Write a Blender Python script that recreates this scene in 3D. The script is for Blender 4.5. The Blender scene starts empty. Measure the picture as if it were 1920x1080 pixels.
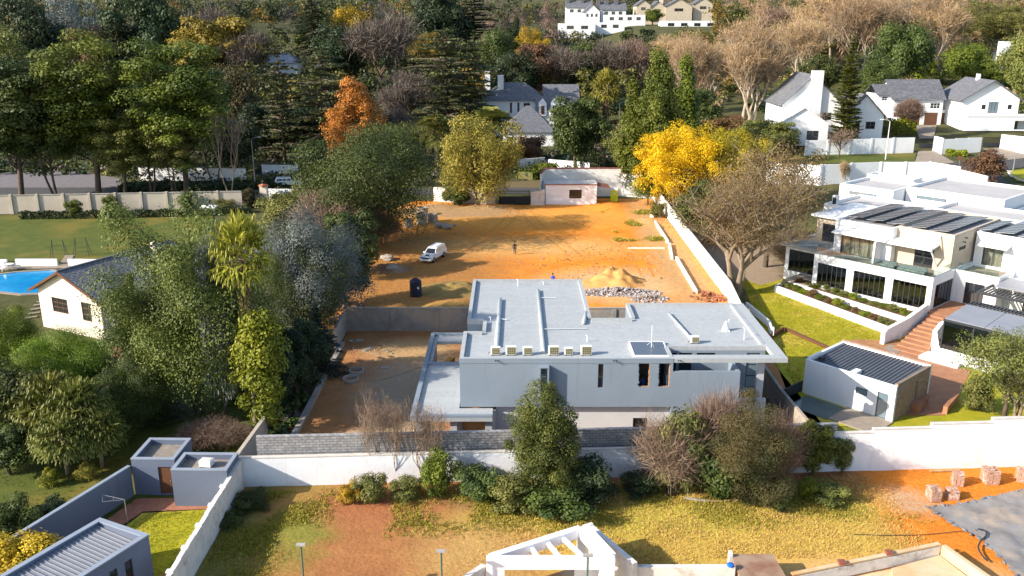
import bpy, bmesh, math, random
import numpy as np
from mathutils import Vector, Matrix
R = math.radians
scene = bpy.context.scene
col = scene.collection

# ------------------------------------------------------------------ camera, sky, sun, exposure
FPX, PITCH, CAMH = 1650.0, 16.9, 31.0
cd = bpy.data.cameras.new('camera'); cam = bpy.data.objects.new('camera', cd); col.objects.link(cam)
cd.sensor_width = 36; cd.lens = 36 * FPX / 1920; cd.clip_end = 5000; cd.clip_start = .5
cam.location = (0, 0, CAMH); cam.rotation_euler = (R(90 - PITCH), 0, 0)
scene.camera = cam
SUN_EL, SUN_AZ = 27.5, (-.930, -.368)          # the sun stands to the left, a little behind the camera
w = bpy.data.worlds.new('World'); scene.world = w; w.use_nodes = True
nt = w.node_tree; sky = nt.nodes.new('ShaderNodeTexSky'); sky.sky_type = 'NISHITA'; sky.sun_disc = False
sky.sun_elevation = R(SUN_EL); sky.sun_rotation = math.atan2(SUN_AZ[0], SUN_AZ[1]); sky.air_density = 1.0; sky.dust_density = 1.0
nt.links.new(sky.outputs[0], nt.nodes['Background'].inputs[0]); nt.nodes['Background'].inputs[1].default_value = .145
sd = bpy.data.lights.new('sun', 'SUN'); sun = bpy.data.objects.new('sun', sd); col.objects.link(sun)
sd.energy = 5.0; sd.angle = R(.6); sd.color = (1, .915, .79)
ce = math.cos(R(SUN_EL)); sdir = Vector((SUN_AZ[0] * ce, SUN_AZ[1] * ce, math.sin(R(SUN_EL))))
sun.rotation_euler = sdir.to_track_quat('Z', 'Y').to_euler(); sun.location = (-60, -20, 80)
vs = scene.view_settings; vs.view_transform = 'Standard'; vs.look = 'None'; vs.gamma = 1; vs.use_curve_mapping = False; vs.exposure = .78
scene.cycles.max_bounces = 6; scene.cycles.transparent_max_bounces = 6; scene.cycles.diffuse_bounces = 3
scene.cycles.glossy_bounces = 3; scene.cycles.use_denoising = True

# ------------------------------------------------------------------ helpers
_c, _s = math.cos(R(PITCH)), math.sin(R(PITCH))
def P(px, py, z=0):
    """ground point at height z that the photograph shows at a pixel (used to survey the plan)"""
    u, v = (px - 960) / FPX, (540 - py) / FPX
    d = (u, _c + v * _s, -_s + v * _c); t = (z - CAMH) / d[2]
    return (d[0] * t, d[1] * t)
def ZC(py, Y):
    v = (540 - py) / FPX
    return CAMH + (-_s + v * _c) * Y / (_c + v * _s)
def ss(a, b, x):
    t = min(1, max(0, (x - a) / (b - a))); return t * t * (3 - 2 * t)
def TZ(x, y):
    """terrain height"""
    r = min(9, max(0, .1 * (y - 120))) * ss(34, 56, x)
    return r + 26 * ss(232, 420, y) * (1 - r / 40) + 42 * ss(420, 1250, y)
def PT(px, py):
    """the terrain point behind a pixel"""
    z = 0
    for _ in range(60):
        x, y = P(px, py, min(z, 29)); z += .3 * (TZ(x, y) - z)
    return x, y, TZ(x, y)

def tag(o, label=None, cat=None, group=None, kind=None):
    if label: o['label'] = label
    if cat: o['category'] = cat
    if group: o['group'] = group
    if kind: o['kind'] = kind
    return o
def thing(name, label, cat, loc=(0, 0, 0), rz=0, group=None):
    o = bpy.data.objects.new(name, None); col.objects.link(o); o.empty_display_size = .3
    o.location = loc; o.rotation_euler = (0, 0, rz)
    return tag(o, label, cat, group)
def link(name, me, parent=None, mat=None):
    o = bpy.data.objects.new(name, me); col.objects.link(o)
    if parent: o.parent = parent
    if mat:
        if not me.materials: me.materials.append(mat)
    return o

class B:
    """collects shapes for ONE mesh object"""
    def __init__(s): s.v = []; s.f = []
    def add(s, v, f):
        n = len(s.v); s.v += [tuple(q) for q in v]; s.f += [tuple(i + n for i in q) for q in f]; return s
    def box(s, x0, x1, y0, y1, z0, z1):
        x0, x1 = sorted((x0, x1)); y0, y1 = sorted((y0, y1)); z0, z1 = sorted((z0, z1))
        return s.add([(x0,y0,z0),(x1,y0,z0),(x1,y1,z0),(x0,y1,z0),(x0,y0,z1),(x1,y0,z1),(x1,y1,z1),(x0,y1,z1)],
                     [(0,3,2,1),(4,5,6,7),(0,1,5,4),(1,2,6,5),(2,3,7,6),(3,0,4,7)])
    def bar(s, a, b, w, h=None, up=(0,0,1)):
        """square bar from a to b, w wide, h high, centred"""
        a, b = Vector(a), Vector(b); h = h or w; d = (b - a).normalized(); u = Vector(up)
        if abs(d.dot(u)) > .98: u = Vector((0, 1, 0))
        sx = d.cross(u).normalized() * w / 2; sz = sx.cross(d).normalized() * h / 2
        v = [p + i * sx + j * sz for p in (a, b) for i, j in ((-1,-1),(1,-1),(1,1),(-1,1))]
        return s.add(v, [(0,1,2,3),(7,6,5,4),(0,4,5,1),(1,5,6,2),(2,6,7,3),(3,7,4,0)])
    def prism(s, poly, z0, z1):
        """closed prism on a plan outline (counter-clockwise); z may be lists"""
        n = len(poly); a = z0 if hasattr(z0, '__len__') else [z0] * n; b = z1 if hasattr(z1, '__len__') else [z1] * n
        v = [(p[0], p[1], a[i]) for i, p in enumerate(poly)] + [(p[0], p[1], b[i]) for i, p in enumerate(poly)]
        return s.add(v, [tuple(range(n))[::-1], tuple(range(n, 2 * n))] + [(i, (i + 1) % n, n + (i + 1) % n, n + i) for i in range(n)])
    def tube(s, pts, rad, n=6, cap=True):
        pts = [Vector(p) for p in pts]; rad = rad if hasattr(rad, '__len__') else [rad] * len(pts); v = []; f = []
        for i, p in enumerate(pts):
            d = (pts[min(i + 1, len(pts) - 1)] - pts[max(i - 1, 0)]).normalized()
            u = Vector((0, 0, 1)) if abs(d.z) < .9 else Vector((1, 0, 0)); a = d.cross(u).normalized(); b2 = d.cross(a)
            v += [p + rad[i] * (a * math.cos(6.2832 * k / n) + b2 * math.sin(6.2832 * k / n)) for k in range(n)]
        for i in range(len(pts) - 1):
            f += [(i*n+k, i*n+(k+1)%n, (i+1)*n+(k+1)%n, (i+1)*n+k) for k in range(n)]
        if cap: f += [tuple(range(n))[::-1], tuple(range((len(pts)-1)*n, len(pts)*n))]
        return s.add(v, f)
    def lathe(s, prof, n=20, c=(0,0,0)):
        v = [(c[0] + r * math.cos(6.2832*k/n), c[1] + r * math.sin(6.2832*k/n), c[2] + z) for r, z in prof for k in range(n)]
        f = [(i*n+k, i*n+(k+1)%n, (i+1)*n+(k+1)%n, (i+1)*n+k) for i in range(len(prof)-1) for k in range(n)]
        return s.add(v, f + [tuple(range(n))[::-1], tuple(range((len(prof)-1)*n, len(prof)*n))])
    def wall(s, a, b, z0, z1, t, ops=()):
        """wall from a to b, thickness t to the left of a->b, with rectangular openings (s0,s1,w0,w1)"""
        a, b = Vector((a[0], a[1])), Vector((b[0], b[1])); L = (b - a).length; d = (b - a) / L; nrm = Vector((-d.y, d.x)) * t
        S = sorted({0, L} | {min(L, max(0, q)) for o in ops for q in o[:2]})
        for i in range(len(S) - 1):
            m = (S[i] + S[i+1]) / 2; cuts = sorted((o[2], o[3]) for o in ops if o[0] < m < o[1]); z = z0; segs = []
            for lo, hi in cuts:
                if lo > z + 1e-4: segs.append((z, lo))
                z = max(z, hi)
            if z < z1 - 1e-4: segs.append((z, z1))
            for lo, hi in segs:
                p, q = a + d * S[i], a + d * S[i+1]
                s.prism([p, q, q + nrm, p + nrm], lo, hi)
        return s
    def shell(s, x0, x1, y0, y1, z0, z1, t=.25, f=(), b=(), l=(), r=()):
        """four walls; openings by face: f faces -y, b +y, l -x, r +x (distance runs counter-clockwise)"""
        s.wall((x0,y0),(x1,y0),z0,z1,t,f); s.wall((x1,y1),(x0,y1),z0,z1,t,b)
        s.wall((x1,y0+t),(x1,y1-t),z0,z1,t,[(o[0]-t,o[1]-t,o[2],o[3]) for o in r]); s.wall((x0,y1-t),(x0,y0+t),z0,z1,t,[(o[0]-t,o[1]-t,o[2],o[3]) for o in l])
        return s
    def gable(s, x0, x1, y0, y1, z0, h, axis='x', oh=.35, th=.14):
        """two roof slopes, ridge along axis"""
        if axis == 'x':
            m = (y0 + y1) / 2; k = h / (m - y0)
            for e, sg in ((y0 - oh, 1), (y1 + oh, -1)):
                ze = z0 - oh * k; A = [(x0-oh, e, ze), (x1+oh, e, ze), (x1+oh, m, z0+h), (x0-oh, m, z0+h)]
                s.slab(A, th)
        else:
            m = (x0 + x1) / 2; k = h / (m - x0)
            for e in (x0 - oh, x1 + oh):
                ze = z0 - oh * k; s.slab([(e, y0-oh, ze), (e, y1+oh, ze), (m, y1+oh, z0+h), (m, y0-oh, z0+h)], th)
        return s
    def slab(s, q, th):
        n = len(q); v = list(q) + [(p[0], p[1], p[2] + th) for p in q]
        return s.add(v, [tuple(range(n))[::-1], tuple(range(n, 2*n))] + [(i, (i+1)%n, n+(i+1)%n, n+i) for i in range(n)])
    def hip(s, x0, x1, y0, y1, z0, h, oh=.4):
        x0 -= oh; x1 += oh; y0 -= oh; y1 += oh; d = min(x1-x0, y1-y0) / 2
        if x1 - x0 >= y1 - y0: r0, r1 = (x0+d, (y0+y1)/2), (x1-d-.01, (y0+y1)/2)
        else: r0, r1 = ((x0+x1)/2, y0+d), ((x0+x1)/2, y1-d-.01)
        v = [(x0,y0,z0),(x1,y0,z0),(x1,y1,z0),(x0,y1,z0),(*r0,z0+h),(*r1,z0+h)]
        f = [(0,1,5,4),(1,2,5),(2,3,4,5),(3,0,4)] if x1-x0 >= y1-y0 else [(0,1,4),(1,2,5,4),(2,3,5),(3,0,4,5)]
        return s.add(v, f + [(3,2,1,0)])
    def mesh(s, name, smooth=False):
        me = bpy.data.meshes.new(name); me.from_pydata(s.v, [], s.f)
        bm = bmesh.new(); bm.from_mesh(me); bmesh.ops.recalc_face_normals(bm, faces=bm.faces); bm.to_mesh(me); bm.free()
        if smooth: me.polygons.foreach_set('use_smooth', [True] * len(me.polygons))
        return me
    def build(s, name, mat, parent=None, smooth=False):
        return link(name, s.mesh(name, smooth), parent, mat)

# ------------------------------------------------------------------ materials
MAT = {}
def M(name, c1, c2=None, scale=1.0, rough=.85, bump=0, bscale=None, metal=0, c3=None, s3=.15, spec=.3, detail=5, lo=.35, hi=.65, lo3=.5, hi3=.62, streak=None):
    """colour patches c1/c2 by noise, a second larger blotch colour c3, noise bump; all in world space"""
    m = bpy.data.materials.new(name); m.use_nodes = True; t = m.node_tree; N = t.nodes; b = N['Principled BSDF']; L = t.links.new
    b.inputs['Roughness'].default_value = rough; b.inputs['Metallic'].default_value = metal; b.inputs['Specular IOR Level'].default_value = spec
    g = N.new('ShaderNodeNewGeometry'); out = None
    def noise(sc, det=detail):
        n = N.new('ShaderNodeTexNoise'); n.inputs['Scale'].default_value = sc; n.inputs['Detail'].default_value = det; n.inputs['Roughness'].default_value = .62
        L(g.outputs['Position'], n.inputs['Vector']); return n.outputs['Fac']
    def ramp(fac, a, z):
        r = N.new('ShaderNodeMapRange'); r.inputs['From Min'].default_value = a; r.inputs['From Max'].default_value = z; L(fac, r.inputs['Value']); return r.outputs[0]
    def mix(fac, A, Bc):
        x = N.new('ShaderNodeMix'); x.data_type = 'RGBA'; L(fac, x.inputs['Factor'])
        for sck, val in ((x.inputs['A'], A), (x.inputs['B'], Bc)):
            if hasattr(val, 'is_linked'): L(val, sck)
            else: sck.default_value = (*val, 1)
        return x.outputs['Result']
    if c2 is None: b.inputs['Base Color'].default_value = (*c1, 1)
    else:
        out = mix(ramp(noise(scale), lo, hi), c1, c2)
        if c3: out = mix(ramp(noise(s3, 4), lo3, hi3), out, c3)
        if streak:
            mp = N.new('ShaderNodeMapping'); mp.inputs['Scale'].default_value = (2.6, 2.6, .22); L(g.outputs['Position'], mp.inputs['Vector'])
            sn = N.new('ShaderNodeTexNoise'); sn.inputs['Scale'].default_value = 1.0; sn.inputs['Detail'].default_value = 6; sn.inputs['Roughness'].default_value = .7; L(mp.outputs[0], sn.inputs['Vector'])
            out = mix(ramp(sn.outputs['Fac'], .56, .86), out, streak)
        L(out, b.inputs['Base Color'])
    if bump:
        bp = N.new('ShaderNodeBump'); bp.inputs['Strength'].default_value = min(1, bump); bp.inputs['Distance'].default_value = .05 * max(1, bump); L(noise(bscale or scale * 3), bp.inputs['Height']); L(bp.outputs[0], b.inputs['Normal'])
    MAT[name] = m; m['b'] = 1
    return m
def course_bump(m, axis_scale, mortar_col=None, base=None, vert='Z', strength=.6, offset=.5, bw=.5, rh=.25, mort=.02, nmin=.35):
    """brick / tile courses in world space on a material"""
    t = m.node_tree; N = t.nodes; L = t.links.new; b = N['Principled BSDF']
    tc = N.new('ShaderNodeTexCoord'); sep = N.new('ShaderNodeSeparateXYZ'); L(tc.outputs['Object'], sep.inputs[0])
    ad = N.new('ShaderNodeMath'); ad.operation = 'ADD'; L(sep.outputs['X'], ad.inputs[0])
    if vert == 'Z': L(sep.outputs['Y'], ad.inputs[1])
    else: ad.inputs[1].default_value = 0
    cmb = N.new('ShaderNodeCombineXYZ'); L(ad.outputs[0], cmb.inputs['X']); L(sep.outputs[vert], cmb.inputs['Y'])
    br = N.new('ShaderNodeTexBrick'); br.inputs['Scale'].default_value = axis_scale; br.inputs['Mortar Size'].default_value = mort
    br.inputs['Brick Width'].default_value = bw; br.inputs['Row Height'].default_value = rh; br.offset = offset
    L(cmb.outputs[0], br.inputs['Vector'])
    c1, c2, c3 = base
    br.inputs['Color1'].default_value = (*c1, 1); br.inputs['Color2'].default_value = (*c2, 1); br.inputs['Mortar'].default_value = (*c3, 1)
    n = N.new('ShaderNodeTexNoise'); n.inputs['Scale'].default_value = 3; n.inputs['Detail'].default_value = 5; L(tc.outputs['Object'], n.inputs['Vector'])
    mx = N.new('ShaderNodeMix'); mx.data_type = 'RGBA'; mx.blend_type = 'MULTIPLY'; mx.inputs['Factor'].default_value = .5
    L(br.outputs['Color'], mx.inputs['A']); rp = N.new('ShaderNodeMapRange'); rp.inputs['From Min'].default_value = .3; rp.inputs['From Max'].default_value = .65; rp.inputs['To Min'].default_value = nmin; L(n.outputs['Fac'], rp.inputs['Value']); L(rp.outputs[0], mx.inputs['B'])
    L(mx.outputs['Result'], b.inputs['Base Color'])
    bp = N.new('ShaderNodeBump'); bp.inputs['Strength'].default_value = strength; bp.inputs['Distance'].default_value = .03; bp.invert = True; L(br.outputs['Fac'], bp.inputs['Height']); L(bp.outputs[0], b.inputs['Normal'])
    return m
def leafmat(name, cd_, cl, rough=.55, tr=.14, hue=.015):
    """leaf colour varies from leaf to leaf and tree to tree; some light passes through"""
    m = bpy.data.materials.new(name); m.use_nodes = True; t = m.node_tree; N = t.nodes; L = t.links.new; b = N['Principled BSDF']
    a = N.new('ShaderNodeAttribute'); a.attribute_name = 'rnd'
    oi = N.new('ShaderNodeObjectInfo')
    x = N.new('ShaderNodeMix'); x.data_type = 'RGBA'; x.inputs['A'].default_value = (*cd_, 1); x.inputs['B'].default_value = (*cl, 1); L(a.outputs['Fac'], x.inputs['Factor'])
    h = N.new('ShaderNodeHueSaturation'); L(x.outputs['Result'], h.inputs['Color'])
    for inp, lo, hi in (('Hue', .5 - hue, .5 + hue), ('Value', .8, 1.2)):
        r = N.new('ShaderNodeMapRange'); r.inputs['To Min'].default_value = lo; r.inputs['To Max'].default_value = hi; L(oi.outputs['Random'], r.inputs['Value']); L(r.outputs[0], h.inputs[inp])
    L(h.outputs[0], b.inputs['Base Color']); b.inputs['Roughness'].default_value = rough; b.inputs['Specular IOR Level'].default_value = .25
    if tr:
        td = N.new('ShaderNodeBsdfTranslucent'); L(h.outputs[0], td.inputs['Color']); ms = N.new('ShaderNodeMixShader'); ms.inputs[0].default_value = tr
        L(b.outputs[0], ms.inputs[1]); L(td.outputs[0], ms.inputs[2]); L(ms.outputs[0], N['Material Output'].inputs[0])
    MAT[name] = m; return m
def glassmat(name, tint, refl=.18, rough=.03, opaque=None):
    m = bpy.data.materials.new(name); m.use_nodes = True; t = m.node_tree; N = t.nodes; L = t.links.new
    N.remove(N['Principled BSDF'])
    g = N.new('ShaderNodeBsdfGlossy'); g.inputs['Roughness'].default_value = rough; g.inputs['Color'].default_value = (.9, .93, .95, 1)
    tr = N.new('ShaderNodeBsdfTransparent'); tr.inputs['Color'].default_value = (*tint, 1)
    if opaque: tr = N.new('ShaderNodeBsdfDiffuse'); tr.inputs['Color'].default_value = (*opaque, 1)
    ms = N.new('ShaderNodeMixShader'); lw = N.new('ShaderNodeLayerWeight'); lw.inputs['Blend'].default_value = .35
    mr = N.new('ShaderNodeMapRange'); mr.inputs['To Min'].default_value = refl * .5; mr.inputs['To Max'].default_value = min(1, refl * 3.5); L(lw.outputs['Fresnel'], mr.inputs['Value']); L(mr.outputs[0], ms.inputs[0])
    L(tr.outputs[0], ms.inputs[1]); L(g.outputs[0], ms.inputs[2]); L(ms.outputs[0], N['Material Output'].inputs[0])
    MAT[name] = m; return m

M('soil', (.17,.15,.05), (.085,.09,.03), 1.2, bump=.6, bscale=4)
M('orange_dirt', (.60,.265,.06), (.44,.18,.045), .35, bump=1, bscale=2.5, c3=(.62,.37,.14), s3=.09)
M('brown_dirt', (.33,.175,.085), (.22,.105,.05), .5, bump=1, bscale=3, c3=(.36,.30,.23), s3=.13)
M('red_dirt', (.56,.20,.055), (.45,.15,.04), .5, bump=1, bscale=3, c3=(.60,.27,.10), s3=.3)
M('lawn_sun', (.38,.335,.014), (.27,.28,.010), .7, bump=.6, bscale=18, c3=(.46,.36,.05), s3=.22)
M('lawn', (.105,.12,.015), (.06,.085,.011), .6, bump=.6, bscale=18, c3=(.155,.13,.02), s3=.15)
M('veld', (.36,.265,.09), (.27,.20,.06), 1.1, bump=1, bscale=9, c3=(.185,.175,.035), s3=.16, lo3=.47, hi3=.6)
M('veld_dirt', (.36,.20,.105), (.28,.14,.065), .6, bump=1, bscale=5, c3=(.34,.25,.14), s3=.35)
M('asphalt', (.085,.08,.078), (.06,.058,.058), 1.5, bump=.2, bscale=30)
M('paving', (.33,.27,.21), (.25,.21,.17), 1.3, bump=.3, bscale=12)
M('brick_paving', (.40,.17,.10), (.32,.13,.075), 2, bump=.3, bscale=12)
M('concrete', (.42,.39,.35), (.30,.28,.25), 1.1, bump=.4, bscale=8)
M('raw_concrete', (.34,.32,.29), (.24,.22,.20), .7, bump=.5, bscale=6, c3=(.40,.33,.26), s3=.25)
M('grey_render', (.225,.272,.328), (.207,.252,.305), .5, rough=.8, bump=.12, bscale=6, streak=(.17,.19,.21))
M('grey_roof_paint', (.395,.415,.425), (.355,.378,.39), .5, rough=.7, bump=.25, bscale=5, c3=(.32,.34,.345), s3=.55, lo3=.56, hi3=.8)
course_bump(MAT['grey_roof_paint'], 1, base=((.415,.435,.445),(.385,.405,.415),(.34,.36,.37)), vert='Y', bw=9, rh=1.05, mort=.018, strength=.25, nmin=.72)
M('pale_render', (.44,.45,.47), (.39,.40,.42), .6, bump=.15, bscale=6)
M('white_render', (.81,.81,.81), (.76,.76,.76), .5, rough=.8, bump=.1, bscale=6, streak=(.62,.60,.57))
M('white_wall_old', (.84,.85,.87), (.78,.79,.82), .45, bump=.3, bscale=3, c3=(.68,.62,.55), s3=.5, lo3=.6, hi3=.8, streak=(.66,.62,.57))
M('white_wall_stained', (.74,.72,.69), (.62,.58,.53), 1.6, bump=.3, bscale=5, c3=(.40,.34,.29), s3=.9, lo3=.55, hi3=.72)
M('cream_render', (.72,.64,.53), (.66,.58,.48), .4, bump=.1, bscale=6)
M('beige_wall', (.50,.44,.36), (.42,.37,.30), .4, bump=.2, bscale=5)
M('tan_stone', (.56,.47,.36), (.47,.40,.30), .9, bump=.3, bscale=5)
M('blue_grey', (.135,.16,.225), (.12,.145,.205), .5, bump=.1, bscale=6, streak=(.085,.10,.13))
M('blue_grey_cap', (.27,.31,.38), (.24,.28,.34), .8)
M('grey_metal_roof', (.30,.31,.34), (.26,.27,.30), .5, rough=.45, metal=.2)
M('charcoal_roof', (.095,.105,.125), (.075,.083,.10), .8, rough=.5)
M('charcoal', (.035,.038,.045), rough=.5)
M('black', (.012,.012,.014), rough=.6)
M('slate', (.14,.145,.165), (.095,.10,.115), 1.5, bump=.4, bscale=5)
M('slate_tiles', (.14,.145,.165)); course_bump(MAT['slate_tiles'], 1, base=((.23,.235,.26),(.145,.15,.17),(.06,.06,.065)), vert='Y', bw=.55, rh=.32, mort=.035, nmin=.62)
M('grey_brick', (.3,.29,.29)); course_bump(MAT['grey_brick'], 1, base=((.40,.39,.39),(.30,.295,.30),(.22,.21,.21)), bw=.5, rh=.2, mort=.03)
M('tan_brick', (.3,.2,.15)); course_bump(MAT['tan_brick'], 1, base=((.46,.31,.22),(.36,.24,.165),(.28,.21,.16)), bw=.3, rh=.1, mort=.012)
M('roof_gravel', (.31,.265,.215), (.22,.19,.16), 2.5, bump=.5, bscale=14)
M('grey_deck_roof', (.47,.45,.44), (.40,.385,.38), .4, bump=.1)
M('wood_deck', (.42,.20,.105), (.34,.155,.08), 1.2, rough=.7, bump=.2, bscale=5)
M('dark_wood', (.16,.07,.035), (.11,.05,.028), 2, rough=.5)
M('timber', (.55,.36,.17), (.42,.26,.12), 2)
M('bark', (.12,.088,.062), (.075,.055,.04), 2, bump=.8, bscale=6)
M('bark_light', (.34,.26,.185), (.22,.165,.12), 1.2, bump=.6, bscale=5)
M('bark_great', (.30,.23,.16), (.19,.145,.10), 1.2, bump=.6, bscale=5)
M('bark_pale', (.48,.395,.30), (.34,.27,.20), .8, bump=.4, bscale=4)
M('twig_tan', (.33,.215,.13), (.24,.15,.09), .6)
M('twig_grey', (.135,.105,.095), (.095,.072,.066), .4)
M('twig_brown', (.25,.17,.12), (.17,.115,.085), .8)
M('white_paint', (.78,.78,.77), rough=.4, spec=.5)
M('car_white', (.80,.80,.80), rough=.22, spec=.6)
M('tyre', (.02,.02,.02), rough=.8)
M('rim', (.42,.42,.44), rough=.35, metal=.6)
M('chrome', (.5,.5,.52), rough=.3, metal=.8)
M('dark_glass', (.012,.015,.02), rough=.08, spec=.8)
M('steel', (.40,.41,.42), rough=.4, metal=.6)
M('green_pole', (.10,.16,.12), rough=.5)
M('tank', (.018,.02,.045), (.014,.016,.035), 1, rough=.5, bump=.1)
M('toilet_green', (.58,.72,.015), (.52,.66,.012), 2, rough=.45)
M('bin_blue', (.03,.10,.19), rough=.5)
M('blue_plastic', (.02,.14,.60), rough=.4)
M('pool_blue', (.02,.36,.70), (.012,.27,.60), 1.4, rough=.05, bump=.35, bscale=2.2, spec=.5, c3=(.008,.20,.50), s3=.12, lo3=.45, hi3=.7)
M('brick_red', (.52,.31,.22), (.38,.20,.14), 7, bump=.5, bscale=9, c3=(.62,.47,.38), s3=3.5)
M('red_oxide', (.28,.09,.06), (.2,.07,.05), 2)
M('terracotta', (.34,.135,.065), (.27,.10,.05), 2)
M('court_paving', (.20,.18,.185), (.155,.14,.145), .8, bump=.2, bscale=9)
M('tarp', (.30,.28,.265), (.20,.185,.175), .5, rough=.42, bump=1, bscale=1.1, c3=(.36,.29,.23), s3=.45, spec=.3)
M('sandbag', (.22,.23,.26), (.13,.14,.16), 3, bump=.6)
M('pale_stone', (.42,.37,.31), (.28,.245,.20), 1.5, bump=.6)
M('pool_shell', (.66,.52,.34), (.58,.42,.25), .6, bump=.3, c3=(.62,.34,.14), s3=.25)
M('rust', (.24,.12,.075), (.36,.25,.17), .8, bump=.4)
M('sand', (.66,.35,.115), (.52,.26,.08), .8, bump=1, bscale=6)
M('green_mound', (.20,.155,.045), (.30,.18,.055), .6, bump=1, bscale=4)
M('silver_paint', (.56,.60,.62), rough=.4, metal=.3)
M('curtain', (.62,.58,.48), (.5,.46,.38), 3, rough=.9)
M('interior', (.12,.10,.085), (.07,.06,.05), .9)
M('skin', (.11,.06,.04), rough=.6)
M('cloth_black', (.012,.012,.016), rough=.9)
M('cloth_grey', (.05,.052,.06), rough=.9)
M('cloth_blue', (.02,.08,.50), rough=.9)
M('outdoor_seat', (.17,.20,.19), (.12,.14,.14), 3)
M('hose', (.02,.035,.05), rough=.5)
M('orange_ply', (.68,.33,.06), (.55,.26,.05), 1)
M('mulch', (.19,.105,.06), (.12,.07,.04), 3, bump=.8, bscale=12)
M('kerb_white', (.66,.62,.56), (.55,.51,.46), 2)
M('yellow_paint', (.65,.55,.02), rough=.5)
glassmat('glass', (.34,.38,.38), .16)
glassmat('glass_mid', (.78,.80,.78), .12)
glassmat('glass_clear', (.82,.90,.88), .14)
glassmat('glass_dark', (.2,.2,.2), .22, opaque=(.015,.018,.022))
glassmat('solar', (.1,.1,.1), .13, .12, opaque=(.085,.078,.09))
glassmat('skylight', (.1,.1,.1), .2, .06, opaque=(.085,.095,.115))
glassmat('glass_blue', (.1,.1,.1), .3, .05, opaque=(.16,.22,.26))
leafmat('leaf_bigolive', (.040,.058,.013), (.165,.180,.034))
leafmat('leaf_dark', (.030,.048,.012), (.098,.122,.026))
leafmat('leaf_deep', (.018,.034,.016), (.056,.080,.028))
leafmat('leaf_mid', (.052,.075,.010), (.165,.185,.020))
leafmat('leaf_olive', (.075,.088,.020), (.225,.220,.052))
leafmat('leaf_bright', (.06,.11,.008), (.23,.31,.02))
leafmat('leaf_lime', (.095,.125,.008), (.29,.30,.022))
leafmat('leaf_palelime', (.17,.165,.018), (.50,.44,.07))
leafmat('leaf_yellow', (.60,.39,.006), (.88,.61,.014), tr=.3, hue=.003)
leafmat('leaf_goldgreen', (.24,.21,.012), (.56,.43,.025), tr=.25, hue=.004)
leafmat('leaf_amber', (.13,.095,.016), (.27,.185,.026), hue=.01)
leafmat('leaf_gold', (.30,.20,.012), (.52,.34,.02), hue=.008)
leafmat('leaf_rust', (.27,.095,.018), (.50,.195,.038), hue=.004)
leafmat('leaf_silver', (.085,.105,.098), (.205,.23,.215))
leafmat('leaf_cedar', (.034,.052,.022), (.155,.172,.062))
leafmat('leaf_teal', (.020,.038,.032), (.055,.085,.066))
leafmat('leaf_pine', (.042,.064,.010), (.165,.185,.022))
leafmat('leaf_brown', (.11,.062,.030), (.23,.13,.058))
leafmat('leaf_palm', (.15,.155,.016), (.40,.36,.055))
leafmat('leaf_frond', (.085,.10,.016), (.22,.21,.05))
leafmat('leaf_redbrown', (.030,.042,.013), (.120,.082,.032), hue=.006)
leafmat('leaf_front', (.032,.045,.010), (.125,.132,.022), hue=.006)
leafmat('leaf_dryolive', (.13,.09,.040), (.30,.215,.085), hue=.012)
leafmat('palm_skirt', (.20,.13,.06), (.36,.24,.12), tr=0)
leafmat('grass_blade', (.20,.20,.025), (.46,.40,.055))
leafmat('grass_dry', (.48,.34,.085), (.82,.60,.18))
leafmat('twigs_tan', (.27,.18,.095), (.52,.36,.20), tr=0, hue=.005)
leafmat('twigs_grey', (.070,.056,.048), (.155,.120,.095), tr=0, hue=.005)
leafmat('twigs_brown', (.15,.10,.070), (.32,.225,.155), tr=0)

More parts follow.
